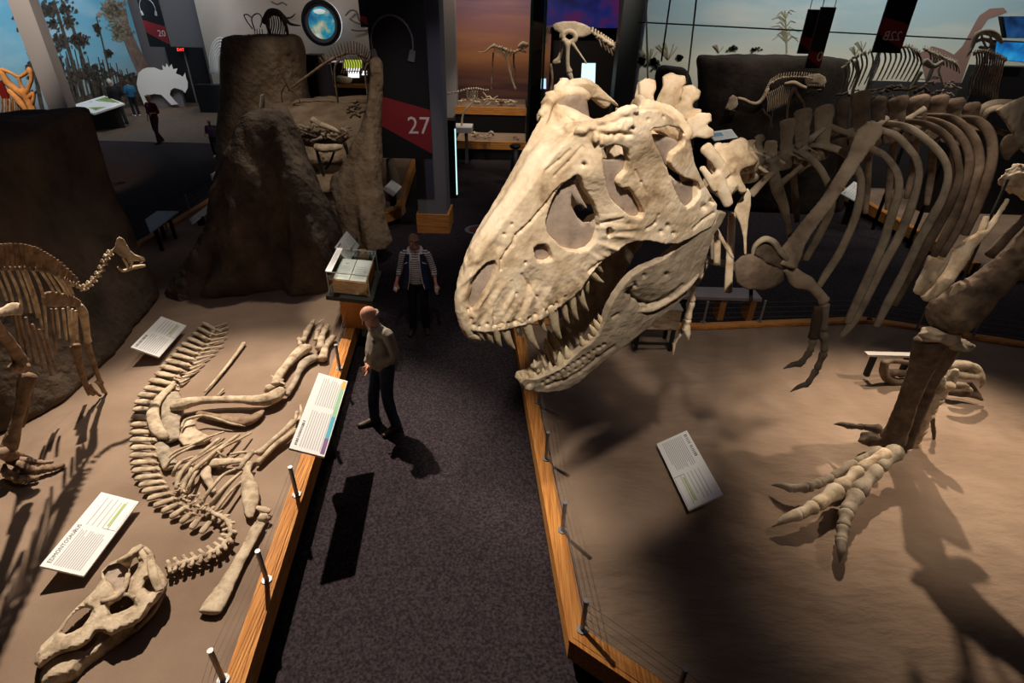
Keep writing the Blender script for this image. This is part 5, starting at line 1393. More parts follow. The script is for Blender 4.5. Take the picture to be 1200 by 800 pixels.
# hips
lp('hip_bone', lambda bm: lt(bm, [(204,450,4,.09),(194,459,5,.10),(183,472,5.5,.11),(179,485,7,.12),(183,500,7.5,.12),(190,509,6,.1),(197,512,3.5,.08)], fl=.5, seg=12), vox=.01, nz=(.004,14))
lp('hip_bone', lambda bm: (lt(bm, [(200,462,9,.05),(202,480,12,.05),(200,500,10,.04),(203,516,8,.03)], fl=.35, seg=12), lt(bm, [(186,520,6,.05),(195,535,9,.04),(200,548,8,.03)], fl=.4)), M['bone_grey'], vox=.012, nz=(.008,16))
lp('pubis', lambda bm: slab(bm, [(220,490),(228,492),(230,502),(238,507),(247,511),(240,517),(228,519),(215,521),(209,514),(213,502)], [], lambda x, y: gz(x, y, .05), lambda P, x, y: P-Vector((0,0,.045)), 5), vox=.009, nz=(.003,16))
lp('ischium', lambda bm: lt(bm, [(213,501,1.6,.10),(216,493,1.8,.12),(226,489,1.8,.13),(240,487,1.7,.12),(256,491,1.6,.1),(270,496,1.5,.07),(287,499,1.3,.04)], fl=.9))
lp('ischium', lambda bm: lt(bm, [(286,402,2.6,.03),(276,416,2.2,.03),(262,434,1.8,.03),(240,459,1.3,.03)], fl=.8))
lp('ischium', lambda bm: lt(bm, [(262,456,1.6,.03),(255,463,1.0,.02)], fl=.8))
lp('thigh_bone', lambda bm: (lt(bm, [(203,476,7,.12),(212,474,9,.13),(224,471,7.5,.13),(238,469,5.6,.12),(262,468,5.2,.11),(285,468,5.6,.11),(300,469,7.5,.11),(312,468,9,.11),(322,464,9,.11),(330,457,6,.1)], fl=.75, seg=12),), vox=.01, nz=(.004,14))
lp('thigh_bone', lambda bm: lt(bm, [(232,484,4,.05),(250,488,5,.05),(270,492,6,.05),(288,494,7,.05),(300,488,6,.05),(308,481,3,.05)], fl=.6, seg=12), M['hadro_dark'], vox=.01, nz=(.004,14))
lp('shin_bone', lambda bm: lt(bm, [(322,450,5,.09),(327,440,5.5,.09),(336,428,5,.09),(347,416,6.5,.09),(356,409,8,.09),(363,408,6,.08)], fl=.75, seg=12), vox=.009, nz=(.003,16))
lp('shin_bone', lambda bm: lt(bm, [(336,462,4,.06),(345,448,3.5,.06),(350,436,4,.06),(356,426,6,.06),(364,421,6.5,.06),(371,418,5,.05)], fl=.7, seg=12), M['bone_grey'], vox=.009, nz=(.003,16))
lp('knee_cap', lambda bm: (blob(bm, gz(316,455,.08), (.07,.06,.05), 2, .3), blob(bm, gz(327,447,.08), (.06,.05,.04), 2, .3), lt(bm, [(318,440,1,.1),(326,446,2,.1),(334,450,1.5,.08)])))
for segs in ([(355,400,4.2),(360,388,4.5),(365,380,3.5),(368,375,2.5)], [(375,408,6),(377,394,4.5),(381,386,4.5),(384,381,3)], [(378,420,6.5),(381,408,4.5),(386,400,5),(391,394,4)], [(370,398,3),(372,388,3.5),(378,380,2)], [(352,404,3),(350,396,3)]):
    for a, b in zip(segs, segs[1:]):
        lp('toe_bone', lambda bm: lt(bm, [(a[0],a[1],a[2]*.95,.07),((a[0]+b[0])/2,(a[1]+b[1])/2,a[2]*.72,.07),(b[0]*.9+a[0]*.1,b[1]*.9+a[1]*.1,b[2],.06)], fl=.8))
lp('toe_bone', lambda bm: lt(bm, [(371,380,1.6,.08),(376,376,1.3,.07),(379,374,.8,.06)]))
# ribs
for pts, w in [([(262,506),(247,511),(225,521),(206,529),(196,538)],1.6),([(247,513),(230,521),(212,530),(200,538),(194,548)],1.7),([(257,514),(247,522),(231,535),(216,549),(209,561),(207,572)],2.6),([(260,519),(242,530),(225,541),(215,551),(212,560)],1.8),
               ([(226,535),(212,541),(205,550),(203,557)],2.0),([(280,509),(269,517),(255,527),(241,539),(229,549),(220,559),(215,570),(214,577)],2.5),([(294,507),(280,515),(262,524),(248,535)],1.6),([(254,526),(257,531),(265,536)],1.6),
               ([(275,550),(262,556),(250,569),(241,581),(236,590)],2.2),([(283,553),(272,562),(262,572),(252,584),(247,591)],2.4),([(290,559),(275,571),(264,583),(255,596),(252,602)],1.9),([(225,545),(222,556),(218,568)],2.4),([(236,545),(228,556),(222,568),(221,576)],2.2)]:
    n = len(pts)
    lp('rib', lambda bm: lt(bm, [(p[0],p[1],w*(.8+.4*i/(n-1)),.05+.07*math.sin(PI*i/(n-1))) for i, p in enumerate(pts)], fl=.9))
# shoulder girdle and arms
lp('shoulder_blade', lambda bm: lt(bm, [(243,541,6,.05),(252,542,7,.06),(264,541,6,.07),(276,540,4.5,.08),(287,539,3.6,.09)], fl=.5, seg=12), vox=.009, nz=(.003,16))
lp('shoulder_blade', lambda bm: lt(bm, [(239,544,6.5,.05),(240,551,7,.05),(243,560,5.2,.05),(248,570,4,.04),(251,576,3,.03)], fl=.5, seg=12), vox=.009, nz=(.003,16))
lp('upper_arm_bone', lambda bm: lt(bm, [(296,529,4.2,.1),(289,537,4,.1),(284,544,3,.09),(281,549,2,.08)], fl=.8), nz=None)
lp('upper_arm_bone', lambda bm: lt(bm, [(293,542,5,.08),(289,552,4.5,.07),(290,562,7.5,.07),(293,574,10,.06),(294,588,9.5,.06),(293,600,6,.05),(294,606,3,.05)], fl=.5, seg=12), vox=.01, nz=(.004,14))
lp('upper_arm_bone', lambda bm: lt(bm, [(300,594,2.5,.05),(309,597,4.5,.05),(316,599,3.5,.04)], fl=.6))
lp('forearm_bone', lambda bm: lt(bm, [(303,531,5,.09),(312,523,3.2,.09),(322,514,3.2,.09),(334,504,3.6,.09),(344,494,4.5,.09)], fl=.8))
lp('forearm_bone', lambda bm: lt(bm, [(302,542,4,.05),(311,533,3.4,.06),(322,522,3.4,.07),(336,512,3.6,.07),(347,504,4,.07)], fl=.8))
lp('forearm_bone', lambda bm: lt(bm, [(270,532,1.6,.09),(282,530,2,.1),(294,530,2.2,.1),(303,530,2,.1)], fl=.8))
lp('hand_bone', lambda bm: (lt(bm, [(350,492,2.5,.08),(353,484,2,.07),(352,474,1.2,.05)]), lt(bm, [(346,492,2,.08),(348,482,2,.07)])))
rnd = random.Random(5)
for i in range(26):
    x = rnd.uniform(206, 246); y = 572 + (x-206)*.62 + rnd.uniform(-7, 8); a = rnd.uniform(-1, 1); l_ = rnd.uniform(3, 6)
    lp('bone_splinter', lambda bm: lt(bm, [(x,y,1.5,.07),(x+l_*math.cos(a)*.5,y+l_*math.sin(a)*.5,1.1,.08),(x+l_*math.cos(a),y+l_*math.sin(a),1.5,.06)]))
# neck
NK = [(246,598),(253,602),(261,606),(267,612),(270,620),(268,629),(263,636),(256,642),(247,647),(237,651),(227,655),(217,658),(207,661),(199,664)]
for i, (x, y) in enumerate(NK):
    a = NK[max(0,i-1)]; b = NK[min(len(NK)-1,i+1)]; dx, dy = b[0]-a[0], b[1]-a[1]; l_ = math.hypot(dx, dy); nx, ny = -dy/l_, dx/l_
    def f(bm):
        s = gpx(gz(x, y)); blob(bm, gz(x, y, .05), (4.4*s, 4.0*s, 3.2*s), 2, .35)
        lt(bm, [(x-dx*.2-nx*2,y-dy*.2-ny*2,2,.08),(x+nx*6,y+ny*6,2.2,.06),(x+nx*9,y+ny*8,2,.05)])
        lt(bm, [(x+nx*2,y+ny*2,2,.08),(x-nx*5+dx*.2,y-ny*5+dy*.2,2.4,.08),(x-nx*7+dx*.3,y-ny*7+dy*.3,1.6,.07)])
        lt(bm, [(x-dx*.3,y-dy*.3,2.6,.08),(x+dx*.3,y+dy*.3,2.6,.08)])
    lp('neck_vertebra', f)
# skull
SKO = [(165,637),(172,641),(174,646),(183,660),(191,671),(197,680),(195,688),(189,698),(183,706),(177,711),(172,719),(165,727),(155,734),(142,738),(130,745),(118,739),(112,742),(106,750),(98,757),(90,761),(80,763),(70,766),(60,772),(52,778),(46,783),(41,777),(42,767),(48,757),(57,748),(68,737),(79,723),(90,711),(101,701),(112,690),(118,680),(119,669),(127,660),(138,655),(148,650),(155,642)]
HOL = [[(120,670),(127,663),(138,659),(147,663),(151,667),(148,681),(144,688),(134,693),(132,686),(126,680)],
       [(72,741),(79,727),(89,716),(99,711),(108,713),(105,722),(97,734),(86,740),(77,743)],
       [(128,710),(134,706),(141,703),(145,698),(151,699),(157,704),(157,709),(148,714),(138,718),(130,720)],
       [(169,688),(171,680),(176,677),(181,677),(184,683),(182,690),(175,694)],
       [(160,652),(163,658),(161,666),(156,674),(150,680),(148,680),(152,669),(153,662),(156,654)]]
def sdist(x, y, polys):
    d = 1e9
    for poly in polys:
        for i in range(len(poly)):
            a = poly[i]; b = poly[(i+1)%len(poly)]; dx, dy = b[0]-a[0], b[1]-a[1]; t = max(0, min(1, ((x-a[0])*dx+(y-a[1])*dy)/(dx*dx+dy*dy+1e-9)))
            d = min(d, math.hypot(x-a[0]-t*dx, y-a[1]-t*dy))
    return d
def skmap(base, dome):
    def f(x, y):
        e = min(1, sdist(x, y, [SKO]+HOL)/6.); lx = max(0, min(1, (190-x)/150.))
        z = base*(1-.3*lx) + dome*math.sqrt(max(0, 1-(1-e)**2))
        return gz(x, y, z)
    return f
lsk = None
def f(bm): slab(bm, SKO, HOL, skmap(.16, .05), lambda P, x, y: P - (P-EYEP).normalized()*-.07 , 4.5)
lsk = lp('skull', f, HB, vox=.005, nz=(.004, 16), relax=1)
for hh in (HOL[0], HOL[3]):
    cx_ = sum(q[0] for q in hh)/len(hh); cy_ = sum(q[1] for q in hh)/len(hh)
    b2 = BM(); slab(b2, [(cx_+(q[0]-cx_)*1.1, cy_+(q[1]-cy_)*1.1) for q in hh], [], lambda x, y: gz(x, y, .10), lambda P, x, y: P - Vector((0,0,.02)), 5)
    obj('eye_socket_filling', b2, M['infill'], lsk, smooth=True)
b2 = BM(); lt(b2, [(176,650,4,.2),(178,665,5,.23),(182,680,5,.22),(187,692,4,.2)], fl=.5); lt(b2, [(165,640,4,.2),(152,650,3.5,.22),(138,657,2.6,.2)], fl=.6); lt(b2, [(150,672,3,.2),(146,688,3.5,.22),(136,700,3,.21),(118,704,2.6,.2)], fl=.6); lt(b2, [(158,700,3,.19),(150,696,3,.2),(142,698,2.4,.2)], fl=.6)
obj('skull_ridge', b2, HB, lsk, vox=.006, relax=2, nz=(.003,16))
lp('skull_cheek', lambda bm: (lt(bm, [(150,730,7,.06),(130,742,8,.05),(112,755,6,.04),(100,765,4,.04)], fl=.7), lt(bm, [(190,690,6,.06),(178,715,6,.05),(160,735,5,.04)], fl=.7)), M['hadro_dark'], vox=.01)
JO_ = [(176,711),(168,724),(161,732),(150,740),(140,747),(128,756),(118,764),(108,771),(97,779),(90,788),(80,795),(66,798),(50,803),(47,797),(47,788),(51,781),(60,774),(70,769),(80,765),(92,762),(100,762),(106,756),(111,748),(113,740),(124,734),(138,727),(152,722),(164,716)]
lp('lower_jaw', lambda bm: slab(bm, JO_, [], lambda x, y: gz(x, y, .05+.05*min(1, sdist(x, y, [JO_])/8.)), lambda P, x, y: Vector((P.x, P.y, SZ-.01)), 4.5), HB, vox=.005, nz=(.004, 16), relax=1)
lp('skull_tab', lambda bm: lt(bm, [(170,642,2,.2),(176,648,2.6,.2),(180,654,2,.18)], fl=.6))
# separate long shin bone by the kerb
sb = empty('leg_bone', G(275,665,SZ), 'single long pale leg bone lying by the kerb, right of the neck', 'bone')
bonepart('shaft', lambda bm: lt(bm, [(305,613,7,.05),(299,622,7.5,.05),(290,640,7,.045),(280,658,7.5,.04),(268,680,9.5,.04),(258,697,12.5,.035),(250,710,14,.03),(246,717,13.5,.03)], fl=.35, seg=14), HB, sb, vox=.009, nz=(.003,14))
bonepart('knuckle', lambda bm: (blob(bm, gz(309,607,.05), (.06,.05,.035), 2, .25),), HB, sb)

# ================================================================== mounted crested skeleton at the left edge
had = empty('mounted_skeleton', G(40,560,SZ), 'mounted crested duck-billed dinosaur skeleton standing before the dark rock wall', 'dinosaur skeleton')
HD = M['hadro_dark']
def hY(x): return 3.95 + x*.0118
def hp(name, pts, mat=HD, depth=.5, vox=None, nz=None, sub=3):
    return bonepart(name, lambda bm: tp(bm, [(p[0], p[1], hY(p[0])+(p[3] if len(p) > 3 else 0), p[2]) for p in pts], sub, 8, 1, None, depth), mat, had, vox=vox, nz=nz)
top = [(-12,286),(0,286),(14,285),(30,286),(42,289),(52,294),(62,300),(72,307),(82,316),(91,325)]
bot = [(-12,313),(0,313),(15,312),(30,312),(45,313),(54,315),(62,318),(70,323),(78,327),(86,332)]
def along(P, t):
    f_ = t*(len(P)-1); i = min(int(f_), len(P)-2); u = f_-i; return (P[i][0]*(1-u)+P[i+1][0]*u, P[i][1]*(1-u)+P[i+1][1]*u)
for i in range(24):
    t = i/23; a = along(top, t); b = along(bot, t)
    hp('neural_spine', [(a[0]-1.5,a[1],1.9),(a[0]*.5+b[0]*.5,a[1]*.5+b[1]*.5,2.1),(b[0],b[1],1.7)], M['hadro_dark'], .35)
    bonepart('back_vertebra', lambda bm: blob(bm, Q(b[0], b[1]+2, hY(b[0])), (.022,.03,.022), 1, .3), HB if i > 16 else HD, had)
for (x, y, w) in [(90,333,3),(95,337,3.5),(100,336,4),(105,332,4),(110,327,4.2),(115,321,4.2),(119,314,4.2),(122,307,4.2),(125,301,4.2),(129,296,4)]:
    def f(bm):
        Y = hY(x); s = px(0, Q(x, y, Y))*w
        blob(bm, Q(x, y, Y), (s*.6,s*.6,s*.6), 1, .4); tp(bm, [(x-3,y-3,Y,1.4),(x+1,y+1,Y,1.6),(x+4,y+3,Y,1.2)]); tp(bm, [(x+2,y-3,Y,1.2),(x,y+4,Y,1.2)]); tp(bm, [(x-4,y,Y,1.2),(x,y-1,Y,1)])
    bonepart('neck_vertebra', f, M['hadro'], had)
hs = bonepart('skull', lambda bm: ppoly(bm, [(131,293),(135,288),(136,281),(140,277),(145,280),(149,287),(153,294),(158,298),(165,302),(167,306),(160,306),(154,305),(151,309),(148,303),(141,300)], hY(148), .03, 3, .02), M['hadro'], had, vox=.008, nz=(.003, 20))
hp('lower_jaw', [(138,313,1.5),(143,317,1.7),(150,316,1.8),(157,313,2.2),(164,312,2.2),(170,311,1.4)], M['hadro'])
hp('skull_strut', [(144,302,1.2),(148,309,1.3),(151,315,1.2)], M['hadro']); hp('skull_strut', [(155,305,1.2),(154,310,1.2),(153,315,1.1)], M['hadro'])
hp('skull_strut', [(158,299,1.4),(166,302,1.6),(169,306,1.2),(165,308,1)], M['hadro'])
for (x0, y0, x1, y1, x2, y2) in [(-8,316,2,336,8,352),(2,316,10,336,15,352),(10,316,20,338,26,362),(20,316,31,345,36,366),(30,316,42,350,50,386),(38,316,50,344,55,396),(46,315,58,332,66,348),(54,317,66,335,73,349),(62,320,74,336,80,351),(68,323,78,336,85,350),(74,325,82,337,86,346),(26,316,36,342,44,372)]:
    hp('rib', [(x0,y0,1.5),(x1,y1,1.7),(x2,y2,1.2)], HB, .8)
for (x0, y0, x1, y1, x2, y2) in [(30,372,36,400,40,424),(38,380,46,410,50,432),(46,386,54,414,60,440),(54,392,60,416,66,434),(22,366,28,396,32,418),(60,362,62,384,66,412),(14,352,20,384,24,412)]:
    hp('rib', [(x0,y0,1.5,.35),(x1,y1,1.6,.35),(x2,y2,1.2,.3)], HD, .8)
for (x0, y0, x1, y1) in [(74,362,78,398),(80,360,84,404),(85,362,86,402),(89,364,90,398),(66,362,70,396)]:
    hp('sternal_rib', [(x0,y0,1.6),((x0+x1)/2,(y0+y1)/2,1.8),(x1,y1,1.2)], HB, .8)
hp('shoulder_blade', [(51,347,6),(56,350,10),(66,351,10),(78,352,8),(88,354,6),(93,357,5)], HD, .25, vox=.01, nz=(.003,14))
hp('upper_arm_bone', [(93,358,4),(97,366,5),(100,380,4),(102,394,3.4),(103,400,4)], HB, .8); hp('upper_arm_bone', [(84,364,3,.3),(88,384,3,.3),(90,402,3,.3)], HD)
hp('forearm_bone', [(89,404,5),(92,420,3.6),(96,438,3.2),(101,452,3)], HD); hp('forearm_bone', [(102,402,3.5),(108,420,2.6),(114,438,2.4),(119,450,2.4)], HD); hp('forearm_bone', [(84,406,2.5,.2),(90,424,2.2,.2),(98,446,2,.2)], HD)
for pts in ([(101,452,2.8),(105,459,2),(110,463,1.6)], [(104,450,2.4),(110,458,2),(118,464,1.4)], [(118,450,2.4),(122,458,2),(127,464,1.2)], [(112,446,2),(118,452,2),(121,460,1.4)], [(97,444,2.2),(101,455,1.8),(104,463,1.2)]): hp('finger', pts, HD)
hp('pubic_bone', [(-6,368,4),(4,365,6),(14,362,8),(22,362,8.5),(25,364,6)], HB, .3, vox=.01, nz=(.003,14))
hp('thigh_bone', [(-14,372,8),(-4,384,7),(8,398,6.5),(18,412,6.5),(25,424,8)], HD, .8, vox=.01, nz=(.004,12))
hp('knee_bone', [(12,432,5),(22,430,8),(30,430,7)], HD, .8, vox=.01, nz=(.004,12))
hp('shin_bone', [(34,440,9),(30,450,8.5),(26,470,6.5),(20,494,6),(14,514,8),(10,526,9)], HD, .8, vox=.01, nz=(.004,12)); hp('shin_bone', [(38,444,3,.2),(34,470,2.4,.2),(26,500,2.2,.2)], HD)
hp('ankle_bone', [(2,530,7),(14,534,8),(24,536,6)], HD, .8)
for pts in ([(10,538,6,),(26,546,6),(40,551,5),(50,550,5),(62,549,4),(75,545,1.5)], [(0,546,6),(10,556,6),(22,562,6),(34,560,4),(44,560,1.5)], [(14,536,5),(34,540,4),(50,542,3),(62,541,1.2)]):
    def f(bm):
        P = [(G(p[0], p[1], SZ+.12-.02*i), p[2]) for i, p in enumerate(pts)]
        for (a, wa), (b, wb) in zip(P, P[1:]): longbone(bm, a.lerp(b,.04), a.lerp(b,.96), wa*px(0,a)*.72, 1.3, 1.2)
    bonepart('toe', f, HD, had)

# ================================================================== people
def person(loc_, heading, H_, label, P, skin, hair, shirt, trousers, shoes, extras=None, detail=True, vox=.011):
    """P: joint overrides in a 1.7 m body frame, x right, y forward, z up"""
    J = dict(hipL=(-.09,0,.92), hipR=(.09,0,.92), kneeL=(-.1,.03,.49), kneeR=(.1,.03,.49), ankL=(-.11,-.02,.09), ankR=(.11,-.02,.09), toeL=(-.13,.16,.04), toeR=(.13,.16,.04),
             pelvis=(0,0,.95), waist=(0,.01,1.08), chest=(0,.0,1.28), neck=(0,.0,1.46), head=(0,.03,1.6), shL=(-.185,0,1.40), shR=(.185,0,1.40),
             elL=(-.25,-.02,1.12), elR=(.25,-.02,1.12), haL=(-.27,.06,.88), haR=(.27,.06,.88), look=(0,1,-.1), fL=(0,0,-1), fR=(0,0,-1), belly=.0)
    J.update(P); k = H_/1.7
    R = rotz(heading); base = Vector((loc_[0], loc_[1], loc_[2] if len(loc_) > 2 else 0))
    def T(v): return base + R @ (Vector(v)*k)
    def D(v): return (R @ Vector(v)).normalized()
    g = {n: T(v) for n, v in J.items() if n not in ('look','fL','fR','belly')}
    root = empty('person', base, label, 'person')
    fwd = D((0,1,0)); rgt = D((1,0,0)); lk = D(J['look']); 
    side = lk.cross(Vector((0,0,1))).normalized(); up = side.cross(lk).normalized()
    hd = g['head']
    def hl(a, b, c): return hd + (side*a + lk*b + up*c)*k
    # body: one continuous surface
    bm = BM()
    RH = Matrix((side, lk, up)).transposed()
    blob(bm, hl(0,-.012,.025), (.074*k,.092*k,.098*k), 3, .0, rot=RH)
    blob(bm, hl(0,.022,-.045), (.056*k,.066*k,.068*k), 3, .0, rot=RH)
    tube(bm, [hl(0,.078,.02), hl(0,.103,-.02), hl(0,.088,-.032)], [.008*k,.015*k,.012*k], 8, 2)
    for s in (-1, 1):
        blob(bm, hl(.076*s,-.01,-.012), (.010*k,.020*k,.032*k), 2, 0, rot=RH)
        blob(bm, hl(.03*s,.066,.03), (.022*k,.014*k,.008*k), 1, 0, rot=RH)
    blob(bm, hl(0,.078,-.062), (.024*k,.012*k,.010*k), 1, 0, rot=RH); blob(bm, hl(0,.07,-.095), (.022*k,.018*k,.016*k), 1, 0, rot=RH)
    tube(bm, [g['chest'], g['neck'], hl(0,-.02,-.06)], [.07*k,.056*k,.052*k], 12, 3)
    tube(bm, [g['pelvis'], g['waist'], g['chest'], g['neck']-Vector((0,0,.04*k))], [(.145*k,.10*k),(.135*k,.095*k),(.155*k,.10*k),(.06*k,.05*k)], 14, 3, flat=rgt)
    for s in 'LR':
        tube(bm, [g['sh'+s], g['el'+s], g['ha'+s]], [.046*k,.036*k,.024*k], 10, 3)
        tube(bm, [g['neck']-Vector((0,0,.05*k)), g['sh'+s]], [.05*k,.05*k], 10, 3)
        tube(bm, [g['hip'+s], g['knee'+s], g['ank'+s]], [.08*k,.053*k,.036*k], 10, 3)
        # hand: palm, four fingers, thumb
        f = D(J['f'+s]); fa = (g['ha'+s]-g['el'+s]).normalized(); pn = f; c = g['ha'+s] + f*.05*k
        sd = f.cross(fwd); sd = (sd if sd.length > .1 else rgt).normalized(); nn = sd.cross(f).normalized()
        tube(bm, [g['ha'+s], c, c+f*.03*k], [(.028*k,.018*k),(.036*k,.016*k),(.036*k,.014*k)], 10, 2, flat=sd)
        for i in range(4):
            o_ = sd*((i-1.5)*.0185*k); l_ = (.07,.078,.072,.056)[i]*k
            tube(bm, [c+f*.02*k+o_, c+f*(.03*k+l_*.5)+o_+nn*.008*k, c+f*(.03*k+l_*.85)+o_+nn*.026*k], [.0088*k,.008*k,.0068*k], 6, 2)
        tube(bm, [c-f*.015*k-sd*.025*k, c+f*.02*k-sd*.052*k+nn*.01*k, c+f*.05*k-sd*.05*k+nn*.02*k], [.012*k,.0105*k,.008*k], 6, 2)
    body = obj('body', bm, plain('skin', skin, .6), root, vox=vox*.62 if detail else vox, relax=2)
    for s in (-1, 1):
        b2 = BM(); blob(b2, hl(.03*s,.079,.014), (.010*k,.006*k,.0065*k), 2, 0, rot=RH); obj('eye', b2, plain('eye', (.03,.02,.02), .3), body, smooth=True)
    # shirt
    bm = BM(); bl_ = J['belly']*k
    tube(bm, [g['pelvis']+Vector((0,0,-.02*k)), g['waist']+fwd*bl_*.6, g['chest'], g['neck']-Vector((0,0,.05*k))], [(.165*k,.125*k+bl_*.5),(.165*k,.13*k+bl_),(.178*k,.128*k),(.085*k,.075*k)], 16, 4, flat=rgt)
    for s in 'LR':
        tube(bm, [g['neck']-Vector((0,0,.065*k)), g['sh'+s]], [.062*k,.066*k], 12, 3)
        e = g['el'+s]; h = e.lerp(g['ha'+s], shirt.get('sleeve', .8))
        if shirt.get('sleeve', .8) < .05: h = g['sh'+s].lerp(e, .7); tube(bm, [g['sh'+s], h], [.064*k,.058*k], 12, 3)
        else: tube(bm, [g['sh'+s], e, h], [.064*k,.052*k,.042*k], 12, 3)
    tube(bm, [g['neck']-Vector((0,0,.06*k)), g['neck']-Vector((0,0,.005*k))], [.075*k,.066*k], 12, 2)
    obj('shirt', bm, shirt['mat'], root, vox=vox, relax=2, nz=(.004*k, 9))
    # trousers
    bm = BM()
    tube(bm, [g['waist']-Vector((0,0,.06*k)), g['pelvis'], g['pelvis']-Vector((0,0,.07*k))], [(.15*k,.115*k),(.158*k,.12*k),(.15*k,.11*k)], 16, 3, flat=rgt)
    for s in 'LR': tube(bm, [g['hip'+s]+Vector((0,0,.02*k)), g['knee'+s], g['ank'+s]-Vector((0,0,.01*k))], [.097*k,.072*k,.062*k], 12, 4)
    obj('trousers', bm, trousers, root, vox=vox, relax=2, nz=(.004*k, 8))
    for s in 'LR':
        bm = BM(); a = g['ank'+s]; t = g['toe'+s]; d = (t-a); d.z = 0; d.normalize(); z0 = base.z
        tube(bm, [Vector((a.x,a.y,z0+.045*k))-d*.055*k, Vector((a.x,a.y,z0+.05*k))+d*.04*k, Vector((t.x,t.y,z0+.035*k))-d*.02*k, Vector((t.x,t.y,z0+.03*k))+d*.04*k], [(.036*k,.044*k),(.04*k,.046*k),(.044*k,.032*k),(.034*k,.026*k)], 12, 3, flat=d.cross(Vector((0,0,1))))
        obj('shoe', bm, shoes, root, smooth=True)
    if hair:
        bm = BM(); kind = hair['kind']
        if kind == 'fringe':
            for i in range(-9, 10):
                a = i/9*1.75; blob(bm, hl(.074*math.sin(a), -.014-.088*math.cos(a), -.012-.02*math.cos(a)), (.016*k,.016*k,.036*k), 1, .2)
        elif kind == 'short':
            blob(bm, hl(0,-.024,.045), (.084*k,.096*k,.092*k), 3, .1, rot=RH)
            blob(bm, hl(0,-.05,-.0), (.08*k,.07*k,.085*k), 3, .1, rot=RH)
            for i in range(10):
                a = -.9+1.8*i/9; blob(bm, hl(.07*math.sin(a), .052*math.cos(a)+.012, .085), (.024*k,.026*k,.022*k), 1, .3)
        elif kind == 'cap':
            blob(bm, hl(0,-.012,.05), (.085*k,.1*k,.075*k), 3, .0, rot=RH); tube(bm, [hl(-.05,.08,.05), hl(0,.13,.04), hl(.05,.08,.05)], [.03*k,.03*k,.03*k], 8, 3)
        obj('hair' if kind != 'cap' else 'cap', bm, hair['mat'], root, vox=vox*.7, relax=1, nz=(.004*k, 30))
    return root, g, T, D, k
def fabric(name, col, sc=60): return mottled(name, [tuple(c*.75 for c in col), tuple(min(1,c*1.2) for c in col)], 12, .9, .2, sc, spec=.15)
skin1 = (.50,.24,.16)
f0 = G(459,498,0)
root, g, T, D, k = person((f0.x-.02, f0.y, 0), math.radians(132), 1.70, 'bald man in a grey-brown long-sleeved shirt and jeans looking down at a panel',
    dict(ankL=(-.12,-.02,.09), ankR=(.15,.12,.09), toeL=(-.15,.14,.04), toeR=(.2,.28,.04), kneeL=(-.1,.04,.49), kneeR=(.13,.1,.49), head=(0,.1,1.575), neck=(0,.035,1.45), chest=(0,.0,1.28),
         elL=(-.23,-.03,1.12), elR=(.23,-.03,1.12), haL=(-.05,.17,.98), haR=(.05,.18,.96), fL=(.7,.35,-.55), fR=(-.7,.35,-.55), look=(.05,1,-.62), belly=.03),
    (.55,.27,.19), dict(kind='fringe', mat=mottled('grey_hair', [(.16,.12,.10),(.30,.25,.22)], 40, .9, .3)), dict(mat=fabric('taupe_shirt', (.27,.23,.19)), sleeve=.92), fabric('jeans', (.035,.055,.10)), plain('brown_leather', (.05,.03,.02), .5))
bm = BM(); c = T((-.09,.125,1.30)); bx(bm, c, (.05,.012,.03), rotz(math.radians(132))); obj('pocket_mark', bm, M['print_dark'], root)

f1 = G(493,387,0)
def stripes():
    mt, nt, b = newmat('striped_knit')
    gq = nt.nodes.new('ShaderNodeNewGeometry'); s = nt.nodes.new('ShaderNodeSeparateXYZ'); L(nt, gq.outputs['Position'], s.inputs[0])
    w = nt.nodes.new('ShaderNodeMath'); w.operation = 'MULTIPLY'; w.inputs[1].default_value = 190; L(nt, s.outputs['Z'], w.inputs[0])
    sn = nt.nodes.new('ShaderNodeMath'); sn.operation = 'SINE'; L(nt, w.outputs[0], sn.inputs[0])
    r_ = nt.nodes.new('ShaderNodeValToRGB'); r_.color_ramp.elements[0].position = .0; r_.color_ramp.elements[0].color = (.62,.58,.62,1); r_.color_ramp.elements[1].position = .6; r_.color_ramp.elements[1].color = (.05,.045,.07,1)
    L(nt, sn.outputs[0], r_.inputs[0]); L(nt, r_.outputs[0], b.inputs['Base Color']); b.inputs['Roughness'].default_value = .9; return mt
root, g, T, D, k = person((f1.x, f1.y, 0), math.radians(180+4), 1.60, 'woman in striped top, navy vest with white collar and black trousers, walking the aisle',
    dict(elL=(-.27,-.01,1.14), elR=(.26,-.01,1.14), haL=(-.31,.12,.93), haR=(.32,.1,.95), fL=(-.1,.45,-.85), fR=(.15,.45,-.85), look=(-.15,1,-.35), ankL=(-.11,0,.09), ankR=(.12,.05,.09), toeR=(.15,.2,.04)),
    (.48,.23,.18), dict(kind='short', mat=mottled('brown_hair', [(.12,.07,.04),(.30,.20,.12)], 40, .9, .3)), dict(mat=stripes(), sleeve=.45), fabric('black_cloth', (.012,.012,.014)), plain('dark_shoe', (.02,.018,.02), .5))
navy = fabric('navy_cloth', (.02,.03,.075)); wht = plain('white_trim', (.6,.58,.6), .8)
